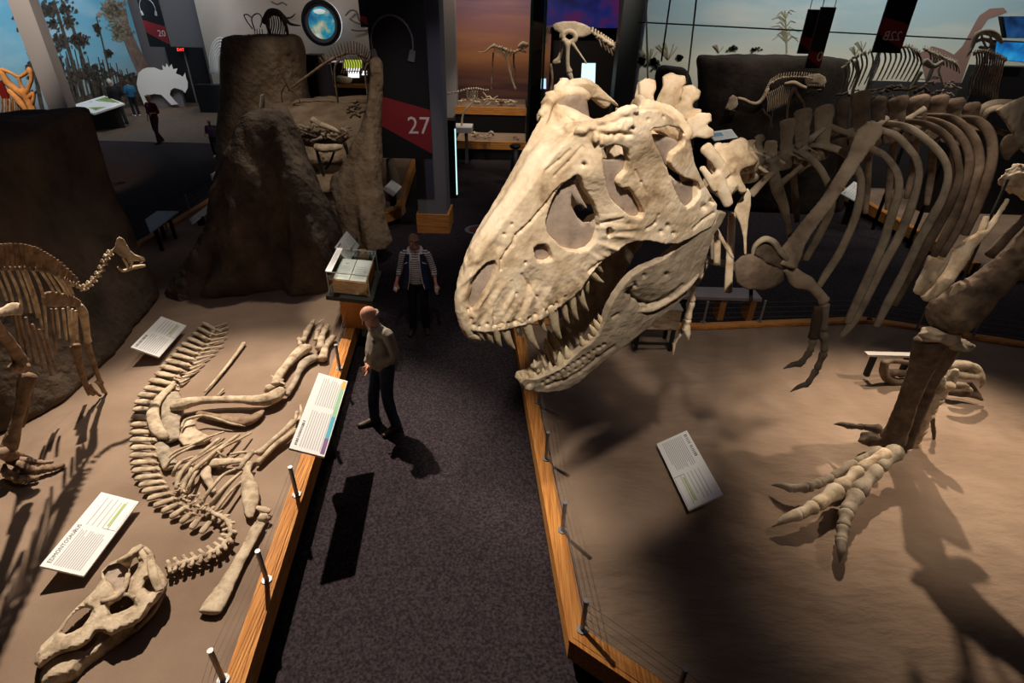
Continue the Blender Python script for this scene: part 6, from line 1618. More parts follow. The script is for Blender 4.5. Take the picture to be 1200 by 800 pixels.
for s in (-1, 1):
    def vp(a, b_, c): return T((a*s, b_, c))
    bm = BM()
    rowsv = []
    for z, xo, yo, xi, yi in ((1.43,.15,.05,.075,.105),(1.30,.185,.075,.075,.145),(1.15,.185,.08,.085,.15),(1.0,.195,.09,.10,.165),(.86,.225,.10,.13,.18)):
        rowsv.append([vp(xo*.95,-.09,z), vp(xo,0,z), vp(xo,yo,z), vp((xo+xi)/2,(yo+yi)/2+.02,z), vp(xi,yi,z)])
    A = [[bm.verts.new(p) for p in r_] for r_ in rowsv]; B = [[bm.verts.new(p + D((0,-1,0))*.012) for p in r_] for r_ in rowsv]
    for i in range(4):
        for j in range(4):
            bm.faces.new((A[i][j], A[i][j+1], A[i+1][j+1], A[i+1][j])); bm.faces.new((B[i][j], B[i+1][j], B[i+1][j+1], B[i][j+1]))
    obj('vest_front', bm, navy, root, smooth=True)
    bm = BM(); tube(bm, [vp(.075,.11,1.42), vp(.08,.155,1.30), vp(.088,.16,1.15), vp(.105,.175,1.0), vp(.135,.19,.86)], .006, 6, 3); obj('vest_piping', bm, wht, root, smooth=True)
    bm = BM(); tube(bm, [vp(.03,-.07,1.50), vp(.085,-.03,1.48), vp(.095,.05,1.42), vp(.07,.12,1.33)], [(.012,.03),(.014,.035),(.014,.04),(.01,.02)], 8, 3, flat=D((0,1,0))); obj('vest_collar', bm, wht, root, smooth=True)
    bm = BM(); tube(bm, [vp(.17,.09,1.27), vp(.12,.14,1.31)], .008, 6, 2); obj('vest_pocket_trim', bm, wht, root)
bm = BM()
tube(bm, [T((-.15,-.1,1.40)), T((0,-.13,1.43)), T((.15,-.1,1.40))], [.02,.02,.02], 8, 3)
for z in (1.3,1.15,1.0,.88): tube(bm, [T((-.18,-.06,z)), T((-.1,-.135,z)), T((.1,-.135,z)), T((.18,-.06,z))], [(.09,.012)]*4, 8, 2, flat=(0,0,1))
obj('vest_back', bm, navy, root, vox=.012, relax=2)
hp_ = T((-.325,.175,.84)); bm = BM(); bx(bm, hp_, (.035,.05,.11), rotz(.4)); tag(obj('leaflet', bm, wht), 'small white leaflet in the left hand of the woman in the navy vest', 'leaflet')
hp_ = T((.335,.15,.85)); bm = BM(); blob(bm, hp_, (.03,.035,.05), 2, .2); tag(obj('paper_cup', bm, wht, smooth=True), 'small pale cup in the right hand of the woman in the navy vest', 'cup')

hairg = plain('light_grey_hair', (.55,.48,.42), .9); hb = plain('dark_brown_hair', (.08,.05,.04), .9)
p = G(146,146,0)
person((p.x,p.y,0), math.radians(60), 1.72, 'grey-haired man in a dark jacket bending over the picture lectern', dict(head=(0,.12,1.56), neck=(0,.06,1.44), look=(0,1,-.5), haL=(-.1,.25,1.0), haR=(.1,.25,1.0)), skin1, dict(kind='short', mat=hairg), dict(mat=fabric('black_jacket', (.02,.02,.025)), sleeve=.95), fabric('grey_green_trousers', (.05,.06,.055)), M['black'], detail=False, vox=.02)
p = G(161,136,0)
person((p.x,p.y,0), math.radians(50), 1.45, 'boy in a blue shirt and dark trousers standing beside the white dinosaur cut-out', dict(haL=(-.1,.2,1.1), haR=(.1,.2,1.1)), skin1, dict(kind='short', mat=hb), dict(mat=fabric('blue_shirt', (.03,.14,.26)), sleeve=.3), fabric('dark_trousers', (.02,.02,.03)), M['white'], detail=False, vox=.02)
p = G(189,167,0)
person((p.x,p.y,0), math.radians(165), 1.58, 'person in a maroon top and dark trousers walking on the plank floor', dict(ankL=(-.1,.2,.09), toeL=(-.1,.36,.04), kneeL=(-.1,.16,.5), ankR=(.1,-.18,.09), toeR=(.1,-.02,.04), haL=(-.12,.24,1.12)), skin1, dict(kind='short', mat=plain('fair_hair', (.35,.22,.12), .9)), dict(mat=fabric('maroon_top', (.11,.02,.03)), sleeve=.3), fabric('plum_trousers', (.06,.03,.035)), M['black'], detail=False, vox=.02)
p = G(255,184,0)
person((p.x,p.y,0), math.radians(200), 1.18, 'small child in a striped cap and blue and red top running past the spire', dict(ankL=(-.1,.2,.09), kneeL=(-.1,.18,.5), ankR=(.1,-.15,.12), haR=(.3,.2,1.1)), skin1, dict(kind='cap', mat=plain('tan_cap', (.42,.25,.13), .9)), dict(mat=fabric('blue_red_top', (.10,.07,.14)), sleeve=.2), fabric('black_shorts', (.02,.02,.03)), plain('pale_shoe', (.4,.38,.36), .8), detail=False, vox=.018)
p = G(276,176,0)
person((p.x,p.y,0), math.radians(40), 1.66, 'dark-haired person in dark clothes half hidden behind the tall rock spire', {}, skin1, dict(kind='short', mat=plain('black_hair', (.02,.015,.02), .9)), dict(mat=fabric('charcoal_top', (.03,.03,.04)), sleeve=.9), fabric('charcoal_trousers', (.025,.025,.03)), M['black'], detail=False, vox=.02)
# ================================================================== skeletons and displays in the background
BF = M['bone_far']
def fpart(name, fn, mat, parent, smooth=True): bm = BM(); fn(bm); return obj(name, bm, mat, parent, smooth=smooth)
def beads(bm, pts, Y, w, n, spine=0, sw=.35, Yf=None):
    f_ = Yf or (lambda x: Y)
    for i in range(n):
        a = along(pts, i/(n-1)); q = Q(a[0], a[1], f_(a[0])); s = px(0, q)*w
        blob(bm, q, (s,s,s), 1, .5)
        if spine: tube(bm, [q, q+Vector((0,0,spine*px(0,q)))], [(s*sw,s*sw),(s*sw*.8,s*sw*.8)], 5, 1)
def fl(bm, pts, Y, w, dY=0): 
    tube(bm, [Q(p[0], p[1], Y+dY*i) for i, p in enumerate(pts)], [ (p[2] if len(p) > 2 else w)*px(0, Q(p[0],p[1],Y)) for p in pts], 7, 3)
# hindquarters skeleton behind the skull
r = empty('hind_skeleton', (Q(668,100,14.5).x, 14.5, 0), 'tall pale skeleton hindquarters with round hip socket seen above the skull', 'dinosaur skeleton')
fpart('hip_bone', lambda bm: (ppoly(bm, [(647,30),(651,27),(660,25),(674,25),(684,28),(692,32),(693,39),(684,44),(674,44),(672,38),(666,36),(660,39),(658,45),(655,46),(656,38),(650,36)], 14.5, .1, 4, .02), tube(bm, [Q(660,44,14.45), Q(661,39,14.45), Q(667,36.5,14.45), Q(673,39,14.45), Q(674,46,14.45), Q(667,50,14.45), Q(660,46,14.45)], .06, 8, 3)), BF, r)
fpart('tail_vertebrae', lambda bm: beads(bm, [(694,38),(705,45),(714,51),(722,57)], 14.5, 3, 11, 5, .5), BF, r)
fpart('tail_spines', lambda bm: [fl(bm, [(x,y),(x+3,y+9)], 14.5, .9) for x, y in ((702,46),(707,50),(711,53),(715,56),(719,58))], HD, r)
fpart('thigh_bone', lambda bm: fl(bm, [(659,48,3),(658,56,2),(655,68,2.4),(649,73,3),(656,72,2)], 14.6, 2), BF, r)
fpart('shin_bone', lambda bm: fl(bm, [(645,76,2.4),(647,92,1.6),(645,108,1.8),(643,116,2.5),(634,132,1.5),(630,150,1.5)], 14.6, 2), HD, r)
fpart('thigh_bone', lambda bm: fl(bm, [(665,50,4),(665,62,2.5),(665,76,2.5),(667,84,4)], 14.4, 2), BF, r)
fpart('shin_bone', lambda bm: fl(bm, [(667,86,3.5),(671,96,2.5),(677,106,2.4),(680,130,2.5),(683,246,2)], 14.4, 2), BF, r)
fpart('ischium', lambda bm: fl(bm, [(671,51,2),(678,61,1.3),(687,74,1)], 14.4, 2), BF, r)
fpart('ribs', lambda bm: [fl(bm, [(646-2*i,30),(643-2*i,38),(642-2*i,50)], 14.5, .7) for i in range(4)], HD, r)
# small skeleton before the sunset mural
r = empty('small_skeleton', (Q(592,100,22).x, 22.2, 1.1), 'small long-tailed dinosaur skeleton against the orange sunset mural', 'dinosaur skeleton')
fpart('backbone', lambda bm: (beads(bm, [(580,54),(588,56),(596,60),(604,61),(612,57),(618,52)], 22, 2, 16, 2), fl(bm, [(560,61,.5),(568,61,.9),(574,56,1.3),(580,53,2)], 22, 1)), BF, r)
fpart('skull', lambda bm: (fl(bm, [(608,55,2),(613,51,2.6),(619,54,1.5)], 22, 1), fl(bm, [(610,59,1.2),(616,61,1)], 22, 1)), BF, r)
fpart('ribs', lambda bm: [fl(bm, [(579+2.2*i,56),(581+2*i,63),(583+1.6*i,66)], 22, .5) for i in range(10)], BF, r)
fpart('leg', lambda bm: fl(bm, [(590,60,1.8),(595,72,1.2),(597,80,1.6),(600,93,1),(604,104,1.2)], 22, 1), BF, r)
fpart('leg', lambda bm: fl(bm, [(602,62,1.2),(602,76,1),(604,84,.8),(602,104,1)], 22.1, 1), HD, r)
fpart('leg', lambda bm: fl(bm, [(578,62,1),(577,78,.9),(576,104,1.2)], 22.1, 1), HD, r)
# stepped display with bones below the sunset mural
def deck(name, x0, x1, yf, Yf, Yb, label, top=M['sand'], face=M['wood_x'], fh=.25):
    a = Q(x0, yf, Yf); b = Q(x1, yf, Yf); rr = empty(name, ((a.x+b.x)/2, Yf, 0), label, 'platform')
    h = a.z; bm = BM(); bx(bm, ((a.x+b.x)/2, (Yf+Yb)/2, h/2), (b.x-a.x, Yb-Yf, h)); obj('deck', bm, top, rr)
    bm = BM(); bx(bm, ((a.x+b.x)/2, Yf-.04, h-fh/2+.02), (b.x-a.x+.06, .08, fh)); obj('oak_edge', bm, face, rr)
    bm = BM(); bx(bm, ((a.x+b.x)/2, Yf-.02, (h-fh)/2), (b.x-a.x, .04, max(.05, h-fh))); obj('dark_base', bm, M['toe'], rr); return h
h1 = deck('stepped_platform', 534, 616, 165, 19.6, 21.2, 'low oak-edged sand platform, front step below the sunset mural')
h2 = deck('stepped_platform', 534, 616, 125, 21.3, 23.6, 'raised oak-edged platform, rear step below the sunset mural')
def bonepile(name, cx, cy, w, h, Yc, n, label, seed, mat=BF, s=1.0, cat='fossil bones', z=None, group=None):
    def Q2(x, y, Y):
        q = Q(x, y, Y); return q if z is None else Vector((q.x, Y, z + .04 + .02*(h+cy-y)))
    rnd = random.Random(seed); rr = empty(name, Q2(cx, cy+h*.5, Yc), label, cat)
    for i in range(n):
        x = cx+rnd.uniform(-w, w); y = cy+rnd.uniform(-h, h)*(1-abs(x-cx)/w*.5); a = rnd.uniform(-.6,.6)+(PI if rnd.random()<.5 else 0); l_ = rnd.uniform(3,9)*s; Y_ = Yc+rnd.uniform(-.3,.3)
        bm = BM(); q = Q2(x, y, Y_); e = Q2(x+l_*math.cos(a), y+l_*math.sin(a), Y_+rnd.uniform(-.2,.2)); wd = rnd.uniform(.5,1.3)*s*px(0,q)
        tube(bm, [q, q.lerp(e,.2), q.lerp(e,.5)+Vector((0,0,rnd.uniform(-.5,1)*wd*2)), q.lerp(e,.85), e], [wd*1.2,wd*1.1,wd*.7,wd*1.1,wd*1.2], 7, 1)
        obj('bone', bm, mat if rnd.random() < .75 else HD, rr, smooth=True)
    return rr
bonepile('scattered_bones', 572, 101, 32, 5, 21.9, 26, 'scattered pale bones on the rear step below the sunset mural', 3, z=h2)
bonepile('scattered_bones', 575, 142, 34, 3, 20.3, 16, 'scattered pale bones on the front sand step below the sunset mural', 4, z=h1)
# white table with a slender neck and skull on it
a = Q(524,151,18.8); b = Q(553,151,18.8); r = empty('table', ((a.x+b.x)/2, 19, 0), 'small white table right of the grey square column', 'table')
bm = BM(); bx(bm, ((a.x+b.x)/2, 19.0, a.z), (b.x-a.x, .8, .16)); obj('table_top', bm, M['white'], r)
for t in (.15,.75): bm = BM(); bx(bm, (a.x+(b.x-a.x)*t, 19, a.z/2-.05), (.1,.1,a.z-.1)); obj('leg', bm, M['pillar'], r)
r = empty('slender_skeleton', Q(545,144,19), 'slender long-limbed skeleton rising from the white table', 'dinosaur skeleton')
fpart('neck', lambda bm: fl(bm, [(541,148,1.6),(542,136,1),(546,128,1),(554,120,.9),(556,112,.8)], 19, 1), BF, r)
fpart('backbone', lambda bm: beads(bm, [(522,110),(535,108),(548,104),(560,104),(572,106)], 19, 1.3, 18, 1.5), BF, r)
fpart('ribs', lambda bm: [fl(bm, [(548+2*i,106),(547+2*i,112),(550+2*i,118)], 19, .4) for i in range(7)], BF, r)
fpart('leg', lambda bm: fl(bm, [(566,108,1),(571,116,.8),(568,124,.8),(575,120,.5)], 19, .8), BF, r)
bm = BM(); cyl(bm, (Q(603,200,16).x, 16, 0), (Q(603,200,16).x, 16, 1.1), .12, 12); blob(bm, (Q(603,200,16).x, 16, 1.2), (.16,.16,.08), 2, 0); tag(obj('litter_bin', bm, M['black'], smooth=True), 'small black cylindrical bin standing left of the glass screen', 'bin')
# sail of spines on the sand rise
r = empty('sail_skeleton', (Q(400,100,14.8).x, 14.8, 1.0), 'reddish skeleton with a sail-like fan of tall back spines and long tail', 'dinosaur skeleton')
sp_ = [(352,94),(366,84),(380,75),(392,67),(404,63),(416,62),(426,66),(434,74),(438,88)]
fpart('tail', lambda bm: fl(bm, [(338,106,.8),(352,95,1.3),(366,85,1.6),(380,75,1.8),(392,68,2.2)], 14.8, 1), HD, r)
fpart('backbone', lambda bm: beads(bm, sp_[3:], 14.8, 2, 20), HD, r)
for i in range(22):
    t = i/21; a = along(sp_[2:], t*.93); an = math.radians(-125+62*t); l_ = 5+9*math.sin(PI*min(1,.15+.8*t))
    fpart('sail_spine', lambda bm: fl(bm, [(a[0],a[1],.9),(a[0]+l_*math.cos(an),a[1]+l_*math.sin(an),.6)], 14.8, .8), M['hadro_dark'], r)
fpart('ribs', lambda bm: [fl(bm, [(398+3*i,66),(402+3*i,76),(400+3*i,86)], 14.8, .6) for i in range(11)], HD, r)
fpart('leg', lambda bm: fl(bm, [(432,74,2),(428,84,1.4),(432,118,1.2)], 14.8, 1), HD, r); fpart('leg', lambda bm: fl(bm, [(398,70,1.6),(392,82,1.2),(396,120,1.2)], 14.8, 1), HD, r)
r = empty('twig_skeleton', Q(338,112,14.6), 'small wiry dark skeleton standing before the tan block', 'dinosaur skeleton')
fpart('backbone', lambda bm: (fl(bm, [(326,80,.6),(332,90,1),(338,103,1.2),(344,108,.9)], 14.6, 1), fl(bm, [(329,82,.4),(334,80,.6),(338,86,.5)], 14.6, 1)), M['bone_dark'], r)
for q in ([(336,98,.8),(330,108,.6),(331,120,.6)], [(340,104,.8),(348,112,.6),(352,120,.5)], [(333,92,.6),(342,92,.5),(346,98,.4)]): fpart('leg', lambda bm: fl(bm, q, 14.6, .7), M['bone_dark'], r)
# bone bed on a black stand, left bed
r = bonepile('bone_bed', 376, 157, 30, 12, 12.0, 46, 'jumbled block of dark bones on a black-legged stand beyond the tall spire', 11, M['bone_grey'], 1.5)
fpart('pale_jaw', lambda bm: (fl(bm, [(366,140,4),(376,146,3.4),(388,150,3),(396,154,2)], 11.8, 2), fl(bm, [(346,150,2),(352,147,2),(358,150,1.6)], 11.8, 1)), HB, r)
fpart('pale_slab', lambda bm: fl(bm, [(370,172,4),(380,174,5),(392,173,4.5),(400,172,3)], 11.7, 2), HB, r)
fpart('block_matrix', lambda bm: fl(bm, [(350,160,9),(365,163,9),(380,165,9),(396,162,8),(405,158,6)], 12.2, 3), M['bone_dark'], r)
fpart('stand_leg', lambda bm: fl(bm, [(371,176,1.6),(375,190,1.8),(380,208,1.4)], 11.8, 1), M['black_soft'], r); fpart('stand_leg', lambda bm: fl(bm, [(392,176,1.4),(388,188,1.4),(382,198,1.2)], 11.9, 1), M['black_soft'], r); fpart('stand_leg', lambda bm: fl(bm, [(404,168,2.4),(408,182,1.6),(410,196,1.2)], 12, 1), M['black_soft'], r)
bonepile('rubble_bones', 420, 128, 14, 10, 12.6, 14, 'loose reddish bones between the bone bed and the slender spire', 13, HD, 1.2)
# frilled skull at the far left edge
r = empty('frilled_skull', (Q(15,140,13).x, 13.2, 0), 'horned frilled skull lit orange at the far left edge', 'skull')
OB = mottled('orange_lit_bone', [(.45,.24,.10),(.75,.48,.25)], 6, .8, .3)  # orange light on the skull put into the bone colour
fpart('frill', lambda bm: (fl(bm, [(-8,82,2),(4,82,2.4),(14,86,1.8),(22,90,2),(30,86,2),(35,81,3)], 13, 2), fl(bm, [(35,82,3),(37,92,2),(34,102,2),(30,110,3)], 13, 2), fl(bm, [(22,90,2),(24,99,1.6),(29,106,2.4)], 13, 2), fl(bm, [(2,84,3),(8,96,4),(18,104,4),(28,112,4)], 13, 2)), OB, r)
fpart('face', lambda bm: (fl(bm, [(26,106,5),(33,118,4),(38,130,4),(33,140,4),(30,148,3)], 13, 2), fl(bm, [(12,106,4),(22,118,4),(30,128,3)], 13, 2), fl(bm, [(34,114,2.5),(40,108,1.6),(38,122,2)], 13, 2)), OB, r)
for i in range(10): fpart('rib', lambda bm: fl(bm, [(2+3*i,116,.9),(3+3*i,128,.9),(1+3*i,140,.7)], 13.2, .8), HB if i % 2 else HD, r)
fpart('pale_base', lambda bm: fl(bm, [(-10,152,5),(6,148,5),(20,152,3)], 13.2, 2), BF, r)
fpart('support_rod', lambda bm: cyl(bm, Q(18,130,13.3), Vector((Q(18,130,13.3).x, 13.3, 0)), .05, 8), M['black_soft'], r)
bm = BM(); a = Q(-10,95,13.6); b = Q(8,118,13.6); bx(bm, ((a.x+b.x)/2, 13.7, (a.z+b.z)/2), (abs(b.x-a.x), .05, abs(a.z-b.z))); cyl(bm, ((a.x+b.x)/2, 13.75, 0), ((a.x+b.x)/2, 13.75, b.z), .03, 8); tag(obj('red_panel', bm, M['red']), 'dark red panel beside the frilled skull at the far left edge', 'panel')
# white cut-out of a horned dinosaur
r = empty('dinosaur_cutout', Q(190,122,28.5), 'large white flat cut-out of a horned dinosaur standing before the painted forest', 'cut-out')
def f(bm): ppoly(bm, [(160,98),(162,86),(167,81),(173,79),(181,79),(188,82),(191,82),(190,76),(194,79),(195,74),(198,79),(201,75),(203,81),(208,80),(206,86),(211,88),(214,90),(217,85),(218,91),(220,96),(220,103),(217,109),(214,106),(209,104),(204,103),(200,106),(199,111),(206,119),(209,122),(201,123),(194,116),(189,111),(181,110),(172,112),(176,123),(169,123),(165,113),(162,106)], 28.5, .12, 3)
fpart('board', f, M['white'], r, False)
bm = BM(); q = Q(190,118,28.8); bx(bm, (q.x+.3, 28.75, .6), (1.6, .15, 1.2)); obj('prop', bm, M['pillar'], r)
# skeletons on top of the tan block
r = empty('block_top_skeleton', Q(322,45,16.6), 'dark ribbed skeleton crouching on top of the tan block', 'dinosaur skeleton')
fpart('backbone', lambda bm: (fl(bm, [(309,26,3),(316,15,4),(325,15,4),(332,20,3),(340,28,1.6),(352,30,.6)], 16.6, 2), fl(bm, [(330,20,1),(340,21,.8),(346,16,.5)], 16.6, 1)), M['bone_dark'], r)
for i in range(8): fpart('rib', lambda bm: fl(bm, [(314+2.6*i,17,.7),(316+2.7*i,28,.8),(313+2.8*i,42,.6)], 16.6, .8), M['bone_dark'] if i % 3 else BF, r)
fpart('leg', lambda bm: fl(bm, [(312,22,3),(314,32,2),(318,43,1.4)], 16.5, 1), M['bone_dark'], r); fpart('leg', lambda bm: fl(bm, [(330,20,2.4),(335,30,2),(338,44,1.5)], 16.5, 1), M['bone_dark'], r)
r = empty('wing_frame', Q(300,42,16.6), 'dark looping outline like folded wings on the tan block, left of the ribbed skeleton', 'sculpture')
fpart('loop', lambda bm: (fl(bm, [(296,34),(290,26),(286,18),(290,17),(295,21)], 16.6, .7), fl(bm, [(299,36),(295,24),(297,18),(303,16),(307,22),(305,32)], 16.6, .7)), M['bone_dark'], r)
fpart('post', lambda bm: [fl(bm, [(298+3*i,34),(299+3*i,44)], 16.6, .5) for i in range(4)], HD, r)
r = empty('white_skeleton', Q(262,50,16.7), 'low bright white curved bones on the left corner of the tan block', 'dinosaur skeleton')
for i in range(7): fpart('curved_bone', lambda bm: fl(bm, [(272+3.2*i,47,.5),(275+3.2*i,41+(i%2),.6),(281+2.6*i,43,.5),(284+2.4*i,46,.4)], 16.55, .6), M['white'], r)
r = empty('rib_relief', Q(254,60,28.2), 'glowing white nested arches of ribs on the beige wall beside the tan block', 'wall relief')
for i in range(6):
    k_ = 1-i*.15
    fpart('arch', lambda bm: fl(bm, [(258-11*k_,86,.7),(258-12*k_,66,.7),(258-8*k_,50+i*3,.6),(258,44+i*3.4,.6),(258+9*k_,50+i*3,.6),(258+13*k_,66,.7),(258+13*k_,86,.7)], 28.0-.05*i, .8), M['white'], r)
# cabinet, drum and lit display beyond the sand rise
bm = BM(); a = Q(355,64,17.2); b = Q(372,64,17.2); bx(bm, ((a.x+b.x)/2, 17.5, a.z/2), (b.x-a.x, .6, a.z)); tag(obj('cabinet', bm, M['black']), 'tall black cabinet right of the tan block', 'cabinet')
a = Q(367,75,17.0); b = Q(385,75,17.0); bm = BM(); cyl(bm, ((a.x+b.x)/2, 17.2, 0), ((a.x+b.x)/2, 17.2, a.z), (b.x-a.x)/2, 28); tag(obj('drum', bm, plain('drum_metal', (.12,.10,.13), .35, .6), smooth=False), 'grey cylindrical drum beside the tall black cabinet', 'drum')
r = empty('lit_showcase', Q(410,100,20), 'dark low showcase with yellow-green and white lit pictures', 'showcase')
a = Q(384,98,20); b = Q(440,98,20); bm = BM(); bx(bm, ((a.x+b.x)/2, 20.3, Q(400,72,20).z/2), (b.x-a.x, .6, Q(400,72,20).z)); obj('case', bm, plain('case_brown', (.03,.015,.015), .5), r)
bm = BM(); bx(bm, ((a.x+b.x)/2, 19.9, Q(400,100,19.9).z), (b.x-a.x, .12, .12)); obj('oak_rail', bm, M['wood_x'], r)
for (x0, y0, x1, y1, c, e) in [(403,70,424,80,(.45,.55,.05),.9),(406,79,422,83,(.8,.8,.8),1.2),(408,84,421,91,(.9,.88,.85),1.6),(424,83,430,88,(.9,.88,.85),1.4),(386,71,402,73,(.5,.4,.45),.7)]:
    bm = BM(); bm.faces.new([bm.verts.new(Q(*q, 19.96)) for q in ((x0,y0),(x1,y0),(x1,y1),(x0,y1))]); obj('lit_picture', bm, plain('lit_%d' % x0, (.1,.1,.1), .5, emis=c, es=e), r)
zr = Q(400,100,19.9).z+.06; bm = BM(); blob(bm, (Q(402,96,19.9).x, 19.88, zr+.12), (.28,.14,.13), 2, .3); tag(obj('white_fossil', bm, BF, smooth=True), 'small white lump of fossil on the oak rail of the lit showcase', 'fossil')
# crested skeleton before the black block
r = empty('small_crested_skeleton', Q(915,158,14.3), 'small crested skeleton with S-curved neck before the near-black rock block', 'dinosaur skeleton')
gm_ = mottled('dim_bone', [(.28,.20,.13),(.5,.38,.26)], 6, .8, .3)
fpart('skull', lambda bm: ppoly(bm, [(849,128),(853,120),(855,114),(859,111),(864,114),(865,122),(862,127),(858,128),(862,130),(855,130)], 14.3, .04, 3, .01), gm_, r)
fpart('neck', lambda bm: (fl(bm, [(865,115,1.6),(872,117,2),(880,121,2.2),(888,121,2.2),(894,115,2.2),(900,104,2)], 14.3, 1),), gm_, r)
fpart('backbone', lambda bm: beads(bm, [(896,110),(902,98),(912,92),(926,90),(940,90),(952,92)], 14.3, 1.5, 24, 5, .4), gm_, r)
for i in range(13): fpart('rib', lambda bm: fl(bm, [(898+2.1*i,110-1.1*i,.5),(900+2.1*i,120-1*i,.6),(899+2.1*i,132-.9*i,.4)], 14.27, .5), gm_, r)
fpart('hip_bone', lambda bm: fl(bm, [(920,98,1.5),(930,97,2.6),(938,101,2.6),(944,103,2)], 14.24, 2), gm_, r)
for q in ([(930,103,2),(926,115,1.4),(923,128,1.4),(922,150,1.2)], [(931,104,1.8),(937,114,1.3),(943,125,1.2),(942,150,1)], [(894,128,1.2),(898,134,1.2),(903,138,1),(904,150,.9)]): fpart('leg', lambda bm: fl(bm, q, 9.95, 1), gm_, r)
fpart('support_rod', lambda bm: cyl(bm, Q(915,95,14.35), Vector((Q(915,95,14.35).x, 14.35, 0)), .02, 6), M['black_soft'], r)
r = empty('toothed_skull', Q(956,104,14.4), 'small pale toothed skull before the right end of the near-black block', 'skull')
fpart('cranium', lambda bm: (ppoly(bm, [(943,90),(950,87),(960,86),(967,90),(969,96),(966,99),(958,99),(948,99),(943,98)], 14.4, .1, 3, .02)), gm_, r)
fpart('teeth', lambda bm: [fl(bm, [(946+2*i,99,.5),(946.3+2*i,102,.2)], 14.3, .4) for i in range(11)], BF, r)
fpart('lower_jaw', lambda bm: fl(bm, [(944,102,1.2),(952,105,1.2),(962,105,1)], 14.4, 1), HD, r)
fpart('support_rod', lambda bm: cyl(bm, Q(954,100,14.45), Vector((Q(954,100,14.45).x, 14.45, 0)), .02, 6), M['black_soft'], r)
# rear right bed and its skeletons
RB = [(9.15,10.3),(9.15,15.9),(12.8,15.9),(12.8,10.3)]
sandbed('sand_bed', RB, .03, .3, 'rear sand bed seen between the big ribs')
M['oak_dir'] = M['wood']
kerb('wooden_kerb', RB[1::-1], 'oak-capped kerb of the rear sand bed seen between the big ribs', side=-1 if False else 1)
PB = mottled('olive_bone', [(.30,.28,.20),(.55,.50,.38)], 5, .8, .3)
def cage(name, spine, Y, n, label, ribf, mat, w=2, sp=3, legs=(), base=None):
    rr = empty(name, Vector((Q(*spine[len(spine)//2], Y).x, Y, SZ)), label, 'dinosaur skeleton')
    fpart('backbone', lambda bm: beads(bm, spine, Y, w, int(n*1.4), sp, .4), mat, rr)
    for i in range(n):
        a = along(spine, (i+.5)/n); pts = ribf(a, i/n); fpart('rib', lambda bm: fl(bm, pts, Y-.15, .9), mat if i % 4 else HD, rr)
    for q in legs: fpart('leg', lambda bm: fl(bm, q, Y-.1, 2), mat, rr)
    q = Q(*spine[len(spine)//2], Y); fpart('support_rod', lambda bm: cyl(bm, (q.x, Y+.1, 0), (q.x, Y+.1, q.z), .04, 8), M['black_soft'], rr)
    return rr
cage('long_ribbed_skeleton', [(988,80),(1000,68),(1015,62),(1035,57),(1052,54),(1066,55),(1077,62)], 12.6, 17, 'pale olive skeleton with a long arched ribcage beneath the mirrored banner', lambda a, t: [(a[0],a[1],.9),(a[0]+1+4*t,a[1]+12,1.1),(a[0]-3+2*t,a[1]+26,1),(a[0]-8,a[1]+38,.7)], PB,
     legs=[[(1003,72,3),(1006,88,2.2),(1000,104,2),(998,122,1.6)], [(1078,85,3.5),(1072,96,2.4),(1066,106,2.2),(1064,122,1.6)], [(1084,72,4),(1094,78,3),(1104,72,2)]])
cage('short_ribbed_skeleton', [(1083,57),(1092,61),(1102,65),(1112,70),(1120,74)], 13.2, 10, 'second olive skeleton with short ribs right of the long arched ribcage', lambda a, t: [(a[0],a[1],.8),(a[0]+5,a[1]+5,.9),(a[0]+6,a[1]+12,.8)], PB, legs=[[(1105,72,2),(1100,82,1.6),(1106,100,1.2)]])
rr = cage('hanging_ribbed_skeleton', [(1142,62),(1152,60),(1162,62),(1170,66),(1178,70)], 12.0, 12, 'dark skeleton with long hanging ribs and a pierced pale skull, right of the long ribcage', lambda a, t: [(a[0],a[1],.9),(a[0]+1-4*t,a[1]+14,1),(a[0]-7,a[1]+32,.8),(a[0]-9,a[1]+50,.6)], HD)
fpart('skull', lambda bm: (fl(bm, [(1136,62,1.5),(1140,52,2.5),(1144,42,3.5),(1150,38,3),(1160,38,3.5),(1168,42,3),(1174,50,1.6)], 11.8, 2), fl(bm, [(1142,50,1.5),(1152,46,2),(1162,50,2),(1158,56,1.6),(1148,55,1.6)], 11.8, 2), fl(bm, [(1150,40,1.2),(1152,48,1.2),(1156,56,1.2)], 11.75, 1), fl(bm, [(1160,40,1.2),(1162,48,1.2),(1166,52,1.2)], 11.75, 1), fl(bm, [(1133,66,1),(1138,58,1.6)], 11.7, 1)), BF, rr)
bonepile('rear_bone_heap', 1045, 112, 55, 12, 11.8, 40, 'tangle of dark bones behind the back spines of the huge skeleton', 19, M['bone_dark'], 1.6)
bonepile('rear_bone_heap', 1100, 100, 26, 12, 12.4, 18, 'looser tangle of greyish bones right of the dark bone tangle', 23, M['bone_grey'], 1.3)
